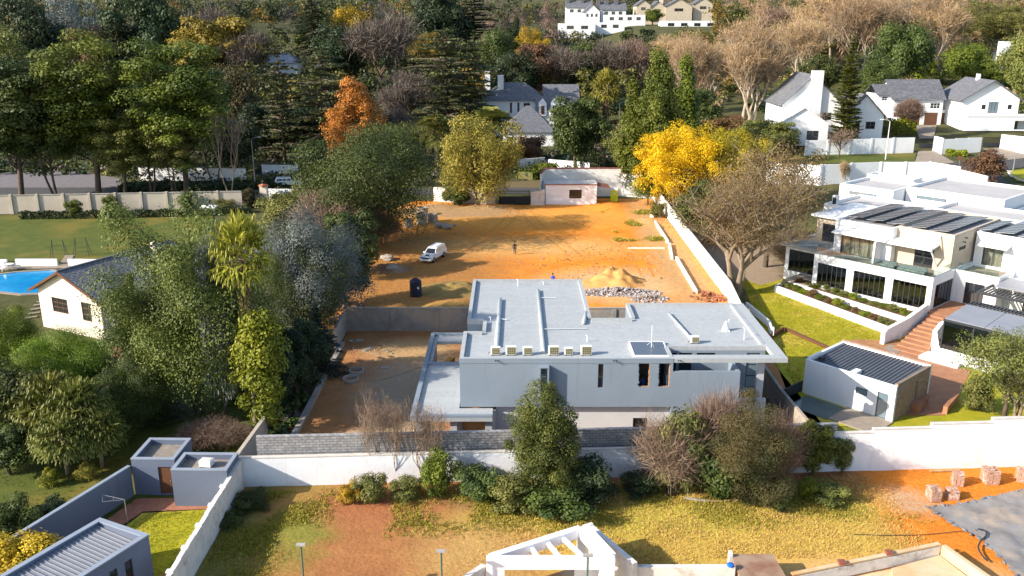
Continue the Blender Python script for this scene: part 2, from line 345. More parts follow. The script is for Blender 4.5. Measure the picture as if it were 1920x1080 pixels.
# ------------------------------------------------------------------ ground
from mathutils import noise as mnoise
def nz(x, y, s): return mnoise.noise(Vector((x * s, y * s, 3.7)))
def multimat(name, base, blobs, bump=1, bscale=3, rough=.9):
    """ground whose own colour changes from place to place: base (c1,c2,scale) and blobs (cx,cy,rx,ry,c1,c2,soft,ragged)"""
    m = bpy.data.materials.new(name); m.use_nodes = True; t = m.node_tree; N = t.nodes; b = N['Principled BSDF']; L = t.links.new
    b.inputs['Roughness'].default_value = rough; b.inputs['Specular IOR Level'].default_value = .15
    g = N.new('ShaderNodeNewGeometry'); sep = N.new('ShaderNodeSeparateXYZ'); L(g.outputs['Position'], sep.inputs[0])
    def noise(sc, det=6, rg=.65):
        n = N.new('ShaderNodeTexNoise'); n.inputs['Scale'].default_value = sc; n.inputs['Detail'].default_value = det; n.inputs['Roughness'].default_value = rg; L(g.outputs['Position'], n.inputs['Vector']); return n.outputs['Fac']
    def math2(op, a, c):
        x = N.new('ShaderNodeMath'); x.operation = op
        for i, v in enumerate((a, c)):
            if v is None: continue
            if hasattr(v, 'is_linked'): L(v, x.inputs[i])
            else: x.inputs[i].default_value = v
        return x.outputs[0]
    def rng(f, a, z):
        r = N.new('ShaderNodeMapRange'); r.inputs['From Min'].default_value = a; r.inputs['From Max'].default_value = z; L(f, r.inputs['Value']); return r.outputs[0]
    def mix(f, A, Bc):
        x = N.new('ShaderNodeMix'); x.data_type = 'RGBA'; L(f, x.inputs['Factor'])
        for sck, val in ((x.inputs['A'], A), (x.inputs['B'], Bc)):
            if hasattr(val, 'is_linked'): L(val, sck)
            else: sck.default_value = (*val, 1)
        return x.outputs['Result']
    fine = rng(noise(base[2]), .33, .67); rag = noise(.45, 8, .7); speck = rng(noise(base[2] * 6, 3), .3, .7)
    out = mix(fine, base[0], base[1])
    for cx, cy, rx, ry, c1, c2, soft, ragged in blobs:
        dx = math2('DIVIDE', math2('SUBTRACT', sep.outputs[0], cx), rx); dy = math2('DIVIDE', math2('SUBTRACT', sep.outputs[1], cy), ry)
        r = math2('SQRT', math2('ADD', math2('MULTIPLY', dx, dx), math2('MULTIPLY', dy, dy)), None)
        r = math2('ADD', r, math2('MULTIPLY', math2('SUBTRACT', rag, .5), ragged))
        out = mix(rng(r, 1 + soft, 1 - soft), out, mix(speck, c1, c2))
    x = N.new('ShaderNodeMix'); x.data_type = 'RGBA'; x.blend_type = 'MULTIPLY'; x.inputs['Factor'].default_value = .2
    L(out, x.inputs['A']); L(rng(noise(base[2] * 11, 2), .25, .6), x.inputs['B']); L(x.outputs['Result'], b.inputs['Base Color'])
    bp = N.new('ShaderNodeBump'); bp.inputs['Strength'].default_value = bump; bp.inputs['Distance'].default_value = .09; L(noise(bscale, 8, .7), bp.inputs['Height']); L(bp.outputs[0], b.inputs['Normal'])
    MAT[name] = m; return m

OR1, OR2 = (.88,.305,.032), (.70,.215,.025)
multimat('site_ground', (OR1, OR2, .3), [
    (-14, 108, 14, 26, (.46,.215,.06), (.34,.15,.042), .35, 1.2),
    (-1, 142, 22, 9, (.82,.385,.075), (.70,.29,.055), .4, .9),
    (13, 103, 9, 7, (.70,.44,.21), (.60,.36,.16), .35, .8),
    (22, 120, 3, 40, (.62,.36,.15), (.48,.27,.11), .4, 1.0),
    (-10, 146, 12, 5, (.44,.28,.14), (.36,.22,.10), .3, 1.2),
    (4, 122, 14, 5, (.66,.33,.09), (.74,.42,.15), .6, 1.5),
    (-8, 90, 9, 5, (.30,.20,.06), (.42,.235,.07), .4, 1.0)], bump=1, bscale=1.6)
multimat('yard_ground', ((.48,.225,.085), (.34,.15,.06), .5), [
    (-8.5, 72, 4.5, 8, (.44,.34,.24), (.36,.26,.17), .5, 1.3), (-10, 81, 4, 3, (.56,.36,.17), (.44,.26,.12), .4, .8),
    (-9, 61, 4, 3, (.60,.46,.30), (.50,.38,.25), .4, .8), (-15, 58, 4, 3, (.40,.19,.09), (.30,.14,.07), .4, .8)])
multimat('front_lot', ((.46,.20,.075), (.33,.135,.05), .55), [
    (-17.8, 44, 2.2, 14, (.16,.16,.03), (.28,.20,.06), .5, 1.8), (-13.4, 50, 2.0, 5, (.30,.25,.05), (.20,.20,.035), .5, 2.2),
    (13, 47.2, 12.5, 7.2, (.64,.42,.09), (.48,.335,.065), .25, 1.2), (6, 50.4, 10, 2.0, (.40,.36,.04), (.52,.42,.07), .5, 1.6), (17, 51.5, 9, 1.6, (.42,.36,.045), (.55,.43,.075), .5, 1.6),
    (-2, 46.5, 3.5, 4, (.54,.34,.11), (.46,.26,.09), .6, 1.8), (-9, 52, 5, 2.5, (.44,.175,.07), (.35,.13,.055), .4, 1.0), (2, 53, 6, 1.6, (.25,.15,.08), (.18,.12,.05), .5, 1),
    (33.5, 50, 9, 16, (.80,.265,.030), (.64,.195,.025), .12, .45), (21, 43.2, 9, 2.6, (.72,.38,.13), (.78,.47,.21), .4, .8), (26.5, 52.5, 1.6, 1.8, (.60,.40,.24), (.55,.26,.10), .5, 1.5)], bump=1, bscale=3.5)
multimat('terrain', ((.115,.105,.04), (.06,.07,.024), .5), [
    (-30, 66, 15, 22, (.10,.115,.02), (.06,.085,.014), .3, .9), (-19.5, 70, 3, 20, (.075,.05,.03), (.05,.04,.022), .3, .7),
    (38, 76, 22, 16, (.30,.29,.03), (.21,.23,.025), .2, .3), (31, 118, 5, 22, (.30,.22,.15), (.38,.29,.20), .3, .8), (24, 172, 45, 6, (.20,.15,.07), (.13,.10,.05), .3, 1), (57, 173, 20, 7, (.30,.22,.07), (.22,.19,.05), .4, .6)])

def axis_steps(a, b, fine0, fine1, f, cst):
    r = [a]
    while r[-1] < b: r.append(r[-1] + (f if fine0 <= r[-1] < fine1 else cst))
    return r
def terrain():
    xs = axis_steps(-1100, 1100, -120, 130, 4, 20); ys = axis_steps(-120, 1500, 90, 440, 4, 20)
    v = [(x, y, TZ(x, y) - (.03 if y < 240 else 0)) for y in ys for x in xs]; n = len(xs)
    f = [(j*n+i, j*n+i+1, (j+1)*n+i+1, (j+1)*n+i) for j in range(len(ys)-1) for i in range(n-1)]
    me = bpy.data.meshes.new('ground'); me.from_pydata(v, [], f); me.polygons.foreach_set('use_smooth', [True]*len(f))
    tag(link('ground', me, None, MAT['terrain']), kind='structure')
terrain()
def patch(name, poly, mat, z=.0, res=0, amp=0, ns=.4, follow=False, kind='structure', extra=None):
    bm = bmesh.new(); bm.faces.new([bm.verts.new((p[0], p[1], 0)) for p in poly])
    if res:
        for ax in (0, 1):
            lo, hi = min(p[ax] for p in poly), max(p[ax] for p in poly); q = math.ceil(lo / res) * res
            while q < hi:
                nrm = (1,0,0) if ax == 0 else (0,1,0); co = (q,0,0) if ax == 0 else (0,q,0)
                bmesh.ops.bisect_plane(bm, geom=bm.verts[:] + bm.edges[:] + bm.faces[:], plane_co=co, plane_no=nrm, dist=1e-4); q += res
    for vv in bm.verts:
        x, y = vv.co.x, vv.co.y; h = z + (TZ(x, y) if follow else 0)
        if amp: h += amp * (nz(x, y, ns) + .5 * nz(x, y, ns * 2.7)) + amp * 1.2
        if extra: h += extra(x, y)
        vv.co.z = h
    bmesh.ops.triangulate(bm, faces=[f for f in bm.faces if len(f.verts) > 4])
    bmesh.ops.recalc_face_normals(bm, faces=bm.faces)
    me = bpy.data.meshes.new(name); bm.to_mesh(me); bm.free(); me.polygons.foreach_set('use_smooth', [bool(res)] * len(me.polygons))
    o = link(name, me, None, MAT[mat])
    if kind: o['kind'] = kind
    return o
def mounds(x, y):
    h = 0
    for cx, cy, r, a in ((-6.5, 93.5, 4.5, .9), (-9.5, 89.5, 5, .5), (-14, 91, 4, .4), (13.0, 91.5, 3.4, -.0), (-14, 117, 4, .35), (22, 138, 3.5, .7), (17, 150, 5, .5), (-4, 149, 6, .35), (-13, 150, 4, .5)):
        d = math.hypot(x - cx, y - cy) / r
        if d < 1: h += a * (1 - d * d) ** 2 * (1 + .5 * nz(x, y, 1.1))
    return h
patch('dirt_yard', [(-21, 86.9), (24.9, 86.9), (25.3, 157), (15.2, 157.5), (14.8, 154.6), (5.8, 152.6), (-8, 153), (-17, 156), (-25, 140), (-26, 100)], 'site_ground', .03, .8, .07, .35, extra=mounds)
patch('courtyard', [(-17.1, 55.6), (25, 57.6), (24.6, 86.7), (-17.1, 86.7)], 'yard_ground', .03)
patch('vacant_lot', [(-21.5, 30), (60, 30), (60, 58.2), (24, 56.7), (-18.9, 54.35)], 'front_lot', .02, .7, .05, .5)
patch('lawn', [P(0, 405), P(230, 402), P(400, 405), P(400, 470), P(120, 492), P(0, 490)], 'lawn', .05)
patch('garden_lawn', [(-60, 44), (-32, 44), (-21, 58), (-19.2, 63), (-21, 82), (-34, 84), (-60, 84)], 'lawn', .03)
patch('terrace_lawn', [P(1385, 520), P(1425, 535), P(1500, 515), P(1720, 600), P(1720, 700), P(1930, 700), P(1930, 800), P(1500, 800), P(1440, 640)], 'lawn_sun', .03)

# ------------------------------------------------------------------ foliage
def npmesh(name, V, rnd, k=4):
    n = len(V) // k; me = bpy.data.meshes.new(name)
    me.vertices.add(len(V)); me.vertices.foreach_set('co', np.ascontiguousarray(V, dtype=np.float32).ravel())
    me.loops.add(n * k); me.loops.foreach_set('vertex_index', np.arange(n * k, dtype=np.int32))
    me.polygons.add(n); me.polygons.foreach_set('loop_start', np.arange(0, n * k, k, dtype=np.int32)); me.polygons.foreach_set('loop_total', np.full(n, k, dtype=np.int32))
    a = me.attributes.new('rnd', 'FLOAT', 'FACE'); a.data.foreach_set('value', np.clip(rnd, 0, 1).astype(np.float32))
    me.update(calc_edges=True); return me
def norm(a): return a / np.maximum(1e-6, np.linalg.norm(a, axis=1, keepdims=True))
def quads(C, D, T, ln, wd):
    """leaf quads: centre C, long direction D, side T"""
    ln = np.asarray(ln).reshape(-1, 1); wd = np.asarray(wd).reshape(-1, 1)
    a, b = D * ln / 2, T * wd / 2
    return np.stack([C - a - b * .55, C - a * .2 + b * 1.1, C + a + b * .25, C + a * .25 - b * 1.1], 1).reshape(-1, 3)
def clump_leaves(rng, cen, rad, per, size, squash=.75, up=.45, hollow=.55, asp=.6, droop=0):
    """leaves over the outside of each clump; cen (n,3), rad (n,)"""
    n = len(cen); idx = np.repeat(np.arange(n), per); N = len(idx)
    d = norm(rng.normal(size=(N, 3))); d[:, 2] = np.abs(d[:, 2]) * np.where(rng.random(N) < .72, 1, -1); d = norm(d)
    r = (hollow + (1 - hollow) * rng.random(N) ** .6) * rad[idx] * (1 + .25 * rng.normal(size=N) * .5)
    off = d * r[:, None]; off[:, 2] *= squash; C = cen[idx] + off
    nrm = norm(d * 1.0 + np.array([0, 0, up]) + .42 * rng.normal(size=(N, 3)))
    t = norm(np.cross(nrm, rng.normal(size=(N, 3)))); D = norm(np.cross(nrm, t) + np.array([0, 0, -droop]))
    s = size * (.6 + .8 * rng.random(N)); cr = rng.random(n)
    return quads(C, D, t, s, s * asp), .74 * cr[idx] + .26 * rng.random(N)
def limb(b, p0, p1, r0, r1, rng, sag=.12, n=5, sides=5):
    p0, p1 = np.array(p0, float), np.array(p1, float); L = np.linalg.norm(p1 - p0); pts = []
    w = rng.normal(size=3) * sag * L
    for i in range(n + 1):
        t = i / n; pts.append(tuple(p0 + (p1 - p0) * t + w * math.sin(math.pi * t) * .5 + np.array([0, 0, .12 * L * (t * t - t) * -1])))
    b.tube(pts, [r0 + (r1 - r0) * (i / n) for i in range(n + 1)], sides, False)
PROTO = {}
def proto(key, trunk, tmat, crown, cmat, h, w): PROTO[key] = (trunk, tmat, crown, cmat, h, w)

def broadleaf(key, seed, H, W, base, ncl, per, size, tmat='bark', cmat='leaf_mid', shape=1.0, clr=.17, trunk_r=.035, lean=0, squash=.75, stems=1, gap=0, flat=0, droop=0, up=.45):
    """round / spreading / tall crown made of clumps on limbs; base = height fraction where the crown starts"""
    rng = np.random.default_rng(seed); cen = []
    zc, hz = H * (1 + base) / 2, H * (1 - base) / 2
    while len(cen) < ncl:
        d = rng.normal(size=3); d /= np.linalg.norm(d); t = rng.random() ** .4
        q = np.array([d[0] * W / 2, d[1] * W / 2, d[2] * hz]) * t * (1 + .16 * math.sin(5 * math.atan2(d[1], d[0]) + seed) + .1 * rng.normal())
        f = (q[2] + hz) / (2 * hz)                      # 0 bottom .. 1 top
        k = (1 - max(0, f - .2)) ** shape if shape != 1 else 1
        q[0] *= k; q[1] *= k
        if flat and f < .3: continue
        if gap and any(np.linalg.norm((q - c) / np.array([W, W, hz * 2])) < gap for c in cen): continue
        cen.append(q)
    cen = np.array(cen) * np.array([.86, .86, .86]) + np.array([0, 0, zc]); rad = W * clr * (.65 + .7 * rng.random(ncl))
    V, rn = clump_leaves(rng, cen, rad, per, size, squash, up=up, droop=droop)
    tb = B(); tr = H * trunk_r
    for s_ in range(stems):
        bx = np.array([rng.normal() * .04 * W * (stems > 1), rng.normal() * .04 * W * (stems > 1), -.3]); top = np.array([lean * H + (rng.normal() * .14 * W if stems > 1 else 0), rng.normal() * .1 * W * (stems > 1), H * (.62 if shape <= 1 else .85)])
        limb(tb, bx, top, tr / stems ** .5, tr * .3, rng, .05, 7, 7)
    for i in rng.permutation(ncl)[:min(ncl, 26)]:
        c = cen[i]; t = min(.9, max(.25, (c[2] / H) * .72)); p0 = np.array([lean * H * t, 0, H * t * .8]); limb(tb, p0, c, tr * .34, tr * .08, rng, .14, 4, 4)
    proto(key, tb.mesh(key + '_trunk', True), tmat, npmesh(key + '_crown', V, rn), cmat, H, W)

def bare(key, seed, H, W, tmat, cmat, fork=.22, spread=.55, levels=4, kids=4, twigs=9, up=.25, tw=.03, tl=.9, stems=1, trunk_r=.022, extra_leaf=None, wild=.22):
    """leafless tree: forking limbs, the twigs as a fine crown"""
    rng = np.random.default_rng(seed); tb = B(); tips = []
    def grow(p, d, L, r, lv):
        d2 = d / np.linalg.norm(d); m = p + d2 * L * .5 + rng.normal(size=3) * L * .05; e = p + d2 * L + rng.normal(size=3) * L * .06
        tb.tube([p, m, e], [r, r * .82, r * .6], 6 if lv == levels else 4 if lv > 1 else 3, False)
        if lv == 0: tips.append((e, d2)); return
        if lv <= 2: tips.append((m, d2))
        for k in range(kids + (lv == levels)):
            a = 6.2832 * (k + rng.random() * .7) / kids; o = np.array([math.cos(a), math.sin(a), 0]); nd = d2 * (1 - spread * .55) + o * spread * (.6 + .7 * rng.random()) + np.array([0, 0, up])
            grow(m + (e - m) * rng.random() ** .5, nd, L * (.73 + wild * (rng.random() - .5)), r * (.5 + .15 * rng.random()), lv - 1)
    for s_ in range(stems):
        a = 6.2832 * s_ / stems; d0 = np.array([math.cos(a) * .25 * (stems > 1), math.sin(a) * .25 * (stems > 1), 1.])
        grow(np.array([math.cos(a) * .15 * (stems > 1), math.sin(a) * .15 * (stems > 1), -.2]), d0, H * fork * (.85 + .3 * rng.random()), H * trunk_r, levels)
    T = np.array([t[0] for t in tips]); Dd = np.array([t[1] for t in tips]); idx = np.repeat(np.arange(len(T)), twigs); N = len(idx)
    D = norm(Dd[idx] * .6 + .8 * rng.normal(size=(N, 3)) + np.array([0, 0, up])); ln = tl * (.5 + rng.random(N)); C = T[idx] + D * ln[:, None] * .45 + rng.normal(size=(N, 3)) * tl * .25
    V = quads(C, D, norm(np.cross(D, rng.normal(size=(N, 3)))), ln, np.full(N, tw)); rn = rng.random(N)
    if extra_leaf:
        per, size = extra_leaf; V2, r2 = clump_leaves(rng, T, np.full(len(T), tl * .8), per, size); V = np.concatenate([V, V2]); rn = np.concatenate([rn, r2])
    lo, hi = V.min(0), V.max(0); sc = np.array([W / max(hi[0] - lo[0], hi[1] - lo[1])] * 2 + [H / hi[2]])
    V = V * sc; me = tb.mesh(key + '_trunk', True); me.transform(Matrix.Diagonal((*sc, 1)))
    proto(key, me, tmat, npmesh(key + '_crown', V, rn), cmat, H, W)

def tiered(key, seed, H, W, tiers, per, size, tmat='bark', cmat='leaf_cedar', base=.18, flat=.10, top=.12, irregular=.3, boughs=8, droop=.0, pw=.8, asp=.45):
    """conifer with boughs in tiers (cedar, araucaria, cone)"""
    rng = np.random.default_rng(seed); tb = B(); Vs = []; Rs = []
    limb(tb, (0, 0, -.3), (0, 0, H * .97), H * .024, H * .004, rng, .01, 8, 7)
    for i in range(tiers):
        t = i / (tiers - 1); z = H * (base + (1 - base - .02) * t); rr = W / 2 * ((1 - t) ** pw * (1 - top) + top) * (1 + irregular * rng.normal() * .6)
        for k in range(boughs):
            a = 6.2832 * (k + rng.random() * .8) / boughs + i * 1.1; L = rr * (1 - irregular * rng.random()); o = np.array([math.cos(a), math.sin(a), 0]); zz = z + rng.normal() * H * .022
            e = o * L + np.array([0, 0, zz - droop * L]); limb(tb, (0, 0, zz), e, .035 * L, .008 * L, rng, .03, 3, 4)
            n = max(6, int(per * L / (W / 2))); u = rng.random(n) ** .7; side = np.array([-o[1], o[0], 0]); wd = (.34 * L * (1.08 - u) + .12 * L)
            C = o * (u * L)[:, None] + side * (rng.normal(size=n) * .5 * wd)[:, None] + np.array([0, 0, 1.]) * (zz - droop * L * u + rng.normal(size=n) * flat * .35 * W * .1 + .25 * flat * W * .2)[:, None]
            D = norm(o + side * rng.normal(size=(n, 1)) * .7 + np.array([0, 0, .15]) + .3 * rng.normal(size=(n, 3))); T = norm(np.cross(D, np.array([0, 0, 1.]) + .45 * rng.normal(size=(n, 3))))
            s = size * (.6 + .8 * rng.random(n)); Vs.append(quads(C, D, T, s, s * asp)); Rs.append(.5 * rng.random() + .5 * rng.random(n))
    proto(key, tb.mesh(key + '_trunk', True), tmat, npmesh(key + '_crown', np.concatenate(Vs), np.concatenate(Rs)), cmat, H, W)

def palm(key, seed, H, W, nf, fan=True, cmat='leaf_palm', tr=.28, skirt=True):
    rng = np.random.default_rng(seed); tb = B(); Vs = []; Rs = []; L = W / 2
    tb.tube([(0, 0, -.3), (.05, 0, H * .3), (0, .05, H * .65), (0, 0, H * .86)], [tr * 1.2, tr, tr * .9, tr * .95], 9)
    top = np.array([0, 0, H * .86])
    if skirt:
        n = 420; a = rng.random(n) * 6.2832; u = rng.random(n); r0 = tr * (1.0 + .9 * (1 - u)); C = np.stack([np.cos(a) * r0, np.sin(a) * r0, H * (.60 + .24 * u)], 1)
        D = norm(np.stack([np.cos(a) * .35, np.sin(a) * .35, -np.ones(n)], 1) + .2 * rng.normal(size=(n, 3))); sk = quads(C, D, norm(np.cross(D, rng.normal(size=(n, 3)))), .8 + .5 * rng.random(n), np.full(n, .13)); sr = rng.random(n)
    for i in range(nf):
        a = i * 2.399 + rng.random() * .3; el = R(84 - 118 * (i / nf) ** .9 + rng.normal() * 7); o = np.array([math.cos(a) * math.cos(el), math.sin(a) * math.cos(el), math.sin(el)]); side = np.array([-math.sin(a), math.cos(a), 0]); nrm = np.cross(o, side); nrm = nrm if nrm[2] > 0 else -nrm
        if fan:
            st = L * .5; c = top + o * st + np.array([0, 0, -.06 * st]); tb.tube([tuple(top), tuple(top + o * st * .5 + np.array([0, 0, .03])), tuple(c)], [.035, .025, .018], 3, False)
            m = 20; th = np.linspace(-1.7, 1.7, m); D = norm(np.outer(np.cos(th), o) + np.outer(np.sin(th), side) + .12 * rng.normal(size=(m, 3)) - np.array([0, 0, .10])); ln = L * .5 * (.75 + .25 * np.cos(th * .6)) * (.9 + .2 * rng.random(m))
            C = c + D * (ln / 2)[:, None]; T = norm(np.cross(D, nrm + .3 * rng.normal(size=(m, 3)))); Vs.append(quads(C, D, T, ln, np.full(m, L * .075)))
            tipD = norm(D * .5 + np.array([0, 0, -1.])); Vs.append(quads(c + D * ln[:, None] + tipD * L * .05, tipD, T, np.full(m, L * .13), np.full(m, L * .03))); Rs.append(np.full(m * 2, rng.random() * .5) + .5 * rng.random(m * 2))
        else:
            m = 26; u = np.linspace(.08, 1, m); pth = top + np.outer(u * L, o) + np.outer(-(u ** 2) * L * .55, [0, 0, 1]); tb.tube([tuple(pth[j]) for j in (0, 8, 17, 25)], [.05, .035, .02, .01], 3, False)
            for sg in (-1, 1):
                D = norm(sg * side + .5 * o + np.array([0, 0, -.45]) + .15 * rng.normal(size=(m, 3))); ln = L * .34 * np.sin(np.pi * np.clip(u * .85 + .15, 0, 1)) + .12
                Vs.append(quads(pth + D * (ln / 2)[:, None], D, norm(np.cross(D, nrm)), ln, np.full(m, L * .05))); Rs.append(np.full(m, rng.random() * .5) + .5 * rng.random(m))
    proto(key, tb.mesh(key + '_trunk', True), 'bark_light', npmesh(key + '_crown', np.concatenate(Vs), np.concatenate(Rs)), cmat, H, W)
    if skirt: PROTO[key + '_skirt'] = npmesh(key + '_skirt', sk, sr)

def loose(key, *a, **k): broadleaf(key, *a, **k)
broadleaf('round_a', 1, 10, 10, .18, 64, 360, .30)
broadleaf('round_b', 2, 10, 10, .12, 80, 300, .30, clr=.14)
broadleaf('round_c', 3, 9, 11, .22, 46, 420, .32, clr=.19)
broadleaf('tall_a', 4, 24, 13, .20, 90, 420, .34, clr=.15, trunk_r=.016, squash=.6, gap=.07)
broadleaf('tall_b', 5, 24, 12, .22, 84, 420, .34, clr=.16, trunk_r=.016, squash=.6, lean=.04, gap=.07)
broadleaf('tall_c', 6, 20, 13, .26, 64, 400, .32, clr=.16, trunk_r=.015, squash=.55, gap=.1, stems=2)
broadleaf('shrub_a', 7, 3, 4, .0, 44, 200, .17, stems=3, clr=.16, trunk_r=.03)
broadleaf('shrub_b', 8, 3, 3.4, .0, 36, 230, .15, stems=3, clr=.18, trunk_r=.03)
broadleaf('ball', 9, 3, 3, -.1, 40, 230, .13, clr=.2, trunk_r=.02)
broadleaf('column', 11, 11, 4.6, .05, 70, 240, .24, clr=.22, squash=.8, trunk_r=.02, droop=.4)
broadleaf('spire', 12, 14, 4, .02, 80, 240, .24, shape=1.25, clr=.17, squash=1.4, trunk_r=.02, up=.9)
broadleaf('feature', 13, 11, 8.0, .0, 170, 360, .15, shape=.22, clr=.105, squash=1.0, trunk_r=.02)
broadleaf('big_a', 17, 16, 14, .06, 84, 1300, .155, clr=.15, squash=.85, trunk_r=.022, stems=2)
broadleaf('big_b', 18, 13, 15, .08, 74, 1200, .155, clr=.15, squash=.8, trunk_r=.025, stems=2)
broadleaf('rusty', 19, 13, 11, .0, 140, 250, .20, shape=1.2, clr=.085, squash=.9, trunk_r=.02)
broadleaf('lumpy', 14, 13, 13, .10, 60, 560, .26, clr=.13, squash=1.15, trunk_r=.022, stems=3, droop=.8, up=.2)
broadleaf('airy', 15, 12, 14, .30, 80, 190, .20, clr=.12, trunk_r=.03, squash=.7, gap=.07, flat=0)
broadleaf('golden', 25, 13, 14, .16, 140, 320, .20, clr=.095, trunk_r=.022, squash=.75, stems=3)
broadleaf('umbrella', 16, 13, 17, .28, 110, 340, .22, clr=.105, trunk_r=.022, squash=.45, stems=2, gap=.06)
tiered('cedar_a', 20, 22, 16, 15, 150, .62, pw=.55, boughs=7, irregular=.35, base=.16)
tiered('cedar_b', 21, 20, 17, 12, 170, .62, pw=.30, top=.3, boughs=7, irregular=.5, base=.25)
tiered('araucaria', 22, 20, 6.2, 38, 130, .40, pw=.75, boughs=9, irregular=.15, base=.06, cmat='leaf_pine', droop=-.22, asp=.3)
tiered('firs', 24, 20, 11, 22, 110, .46, pw=.9, boughs=8, irregular=.3, base=.08, cmat='leaf_deep', droop=.25)
bare('bare_up', 30, 22, 15, 'bark_pale', 'twigs_tan', fork=.24, spread=.42, levels=4, kids=4, twigs=13, up=.42, tw=.045, tl=1.15, stems=3, trunk_r=.013)
bare('bare_up2', 31, 22, 16, 'bark_pale', 'twigs_tan', fork=.22, spread=.50, levels=4, kids=4, twigs=11, up=.34, tw=.045, tl=1.15, stems=4, trunk_r=.012)
bare('sparse_bare', 38, 14, 7, 'bark_light', 'twigs_brown', fork=.36, spread=.40, levels=3, kids=3, twigs=6, up=.4, tw=.035, tl=1.1, stems=2, trunk_r=.011)
bare('bare_round', 32, 13, 14, 'bark', 'twigs_grey', fork=.26, spread=.68, levels=4, kids=4, twigs=14, up=.16, tw=.05, tl=1.2)
bare('bare_round2', 33, 13, 14, 'bark', 'twigs_brown', fork=.24, spread=.62, levels=4, kids=4, twigs=14, up=.2, tw=.05, tl=1.2, stems=2)
bare('thin_bare', 34, 7.5, 3.4, 'bark_light', 'twigs_brown', fork=.25, spread=.36, levels=4, kids=3, twigs=3, up=.42, tw=.013, tl=.5, stems=4, trunk_r=.008)
bare('bare_bush', 35, 5, 6.5, 'bark', 'twigs_brown', fork=.24, spread=.62, levels=4, kids=4, twigs=7, up=.18, tw=.016, tl=.7, stems=4, trunk_r=.012)
bare('small_bare', 36, 4, 4.4, 'bark', 'twigs_brown', fork=.28, spread=.62, levels=3, kids=4, twigs=7, up=.2, tw=.022, tl=.5)
bare('great_tree', 37, 16, 19, 'bark_great', 'twigs_brown', fork=.26, spread=.74, levels=5, kids=3, twigs=6, up=.15, tw=.022, tl=1.1, trunk_r=.029, stems=3, extra_leaf=(9, .16), wild=.45)
palm('fan_palm', 40, 13, 6.2, 40)
palm('feather_palm', 41, 9, 8, 34, fan=False, cmat='leaf_frond', tr=.3, skirt=False)
palm('low_palm', 42, 4.2, 4.6, 52, fan=True, cmat='leaf_frond', tr=.14, skirt=False)

def copy_scaled(key, loc, h, wd, rz, name, label, cat, group, cmat=None, tmat=None):
    trunk, tm, crown, cm, H0, W0 = PROTO[key]
    e = thing(name, label, cat, loc, rz, group); e.scale = (wd / W0, wd / W0, h / H0)
    for nm, me, mt, df in (('trunk', trunk, tmat, tm), ('crown', crown, cmat, cm)):
        if not me.materials: me.materials.append(MAT[df])
        o = link(nm, me, e)
        if mt: o.material_slots[0].link = 'OBJECT'; o.material_slots[0].material = MAT[mt]
    if key + '_skirt' in PROTO:
        me = PROTO[key + '_skirt']
        if not me.materials: me.materials.append(MAT['palm_skirt'])
        link('dead_frond_skirt', me, e)
    return e
_rt = random.Random(5)
def tree(key, bx, by, ty, wpx, label, cat='tree', name=None, group=None, cmat=None, tmat=None, z=None, rz=None):
    """a tree standing where pixel (bx,by) meets the ground, top at row ty, wpx wide in the photograph"""
    if z is None: x, y, z0 = PT(bx, by)
    else: x, y = P(bx, by, z); z0 = z
    h = max(.5, ZC(ty, y) - z0); dist = math.hypot(y, CAMH - z0 - h / 2)
    return copy_scaled(key, (x, y, z0 - .05), h * (1 if cat == 'palm' else 1.04), wpx * dist / FPX * (1 if cat == 'palm' else 1.07), _rt.random() * 6.28 if rz is None else rz, name or {'shrub': 'shrub', 'palm': 'palm_tree'}.get(cat, 'tree'), label, cat, group, cmat, tmat)

# ------------------------------------------------------------------ building helpers
def wp(b, name, mat, root, smooth=False):
    """part given in world coordinates under an unrotated root"""
    o = b.build(name, MAT[mat], root, smooth); o.location = -Vector(root.location); return o
def window(root, a, b, z0, z1, nx=1, nz_=1, fm='charcoal', pm='glass_dark', fw=.07, dep=.08, inset=.06, name='window', off=None, pname='pane'):
    a, b = Vector((a[0], a[1])), Vector((b[0], b[1])); L = (b - a).length; d = (b - a) / L; n = Vector((-d.y, d.x))
    def bx(bb, s0, s1, w0, w1, t0, t1):
        q = [a + d * s + n * t for s, t in ((s0, t0), (s1, t0), (s1, t1), (s0, t1))]; bb.prism(q, w0, w1)
    fb = B(); t0, t1 = inset, inset + dep
    for i in range(nx + 1):
        s = (L - fw) * i / nx; bx(fb, s, s + fw, z0, z1, t0, t1)
    for i in range(nx):
        s0, s1 = (L - fw) * i / nx + fw, (L - fw) * (i + 1) / nx
        for j in range(nz_ + 1):
            zz = z0 + (z1 - z0 - fw) * j / nz_; bx(fb, s0, s1, zz, zz + fw, t0 + .004, t1 - .004)
    o = fb.build(name, MAT[fm], root)
    if off is not None: o.location = off
    for i in range(nx):
        for j in range(nz_):
            pb = B(); m = (t0 + t1) / 2
            bx(pb, (L - fw) * i / nx + fw, (L - fw) * (i + 1) / nx, z0 + (z1 - z0 - fw) * j / nz_ + fw, z0 + (z1 - z0 - fw) * (j + 1) / nz_, m - .008, m + .008)
            pb.build(pname, MAT[pm], o)
    return o
def solo(b, name, mat, label, cat, group=None, loc=None, smooth=False):
    """a thing that is one mesh, given in world coordinates"""
    o = b.build(name, MAT[mat], None, smooth); return tag(o, label, cat, group)

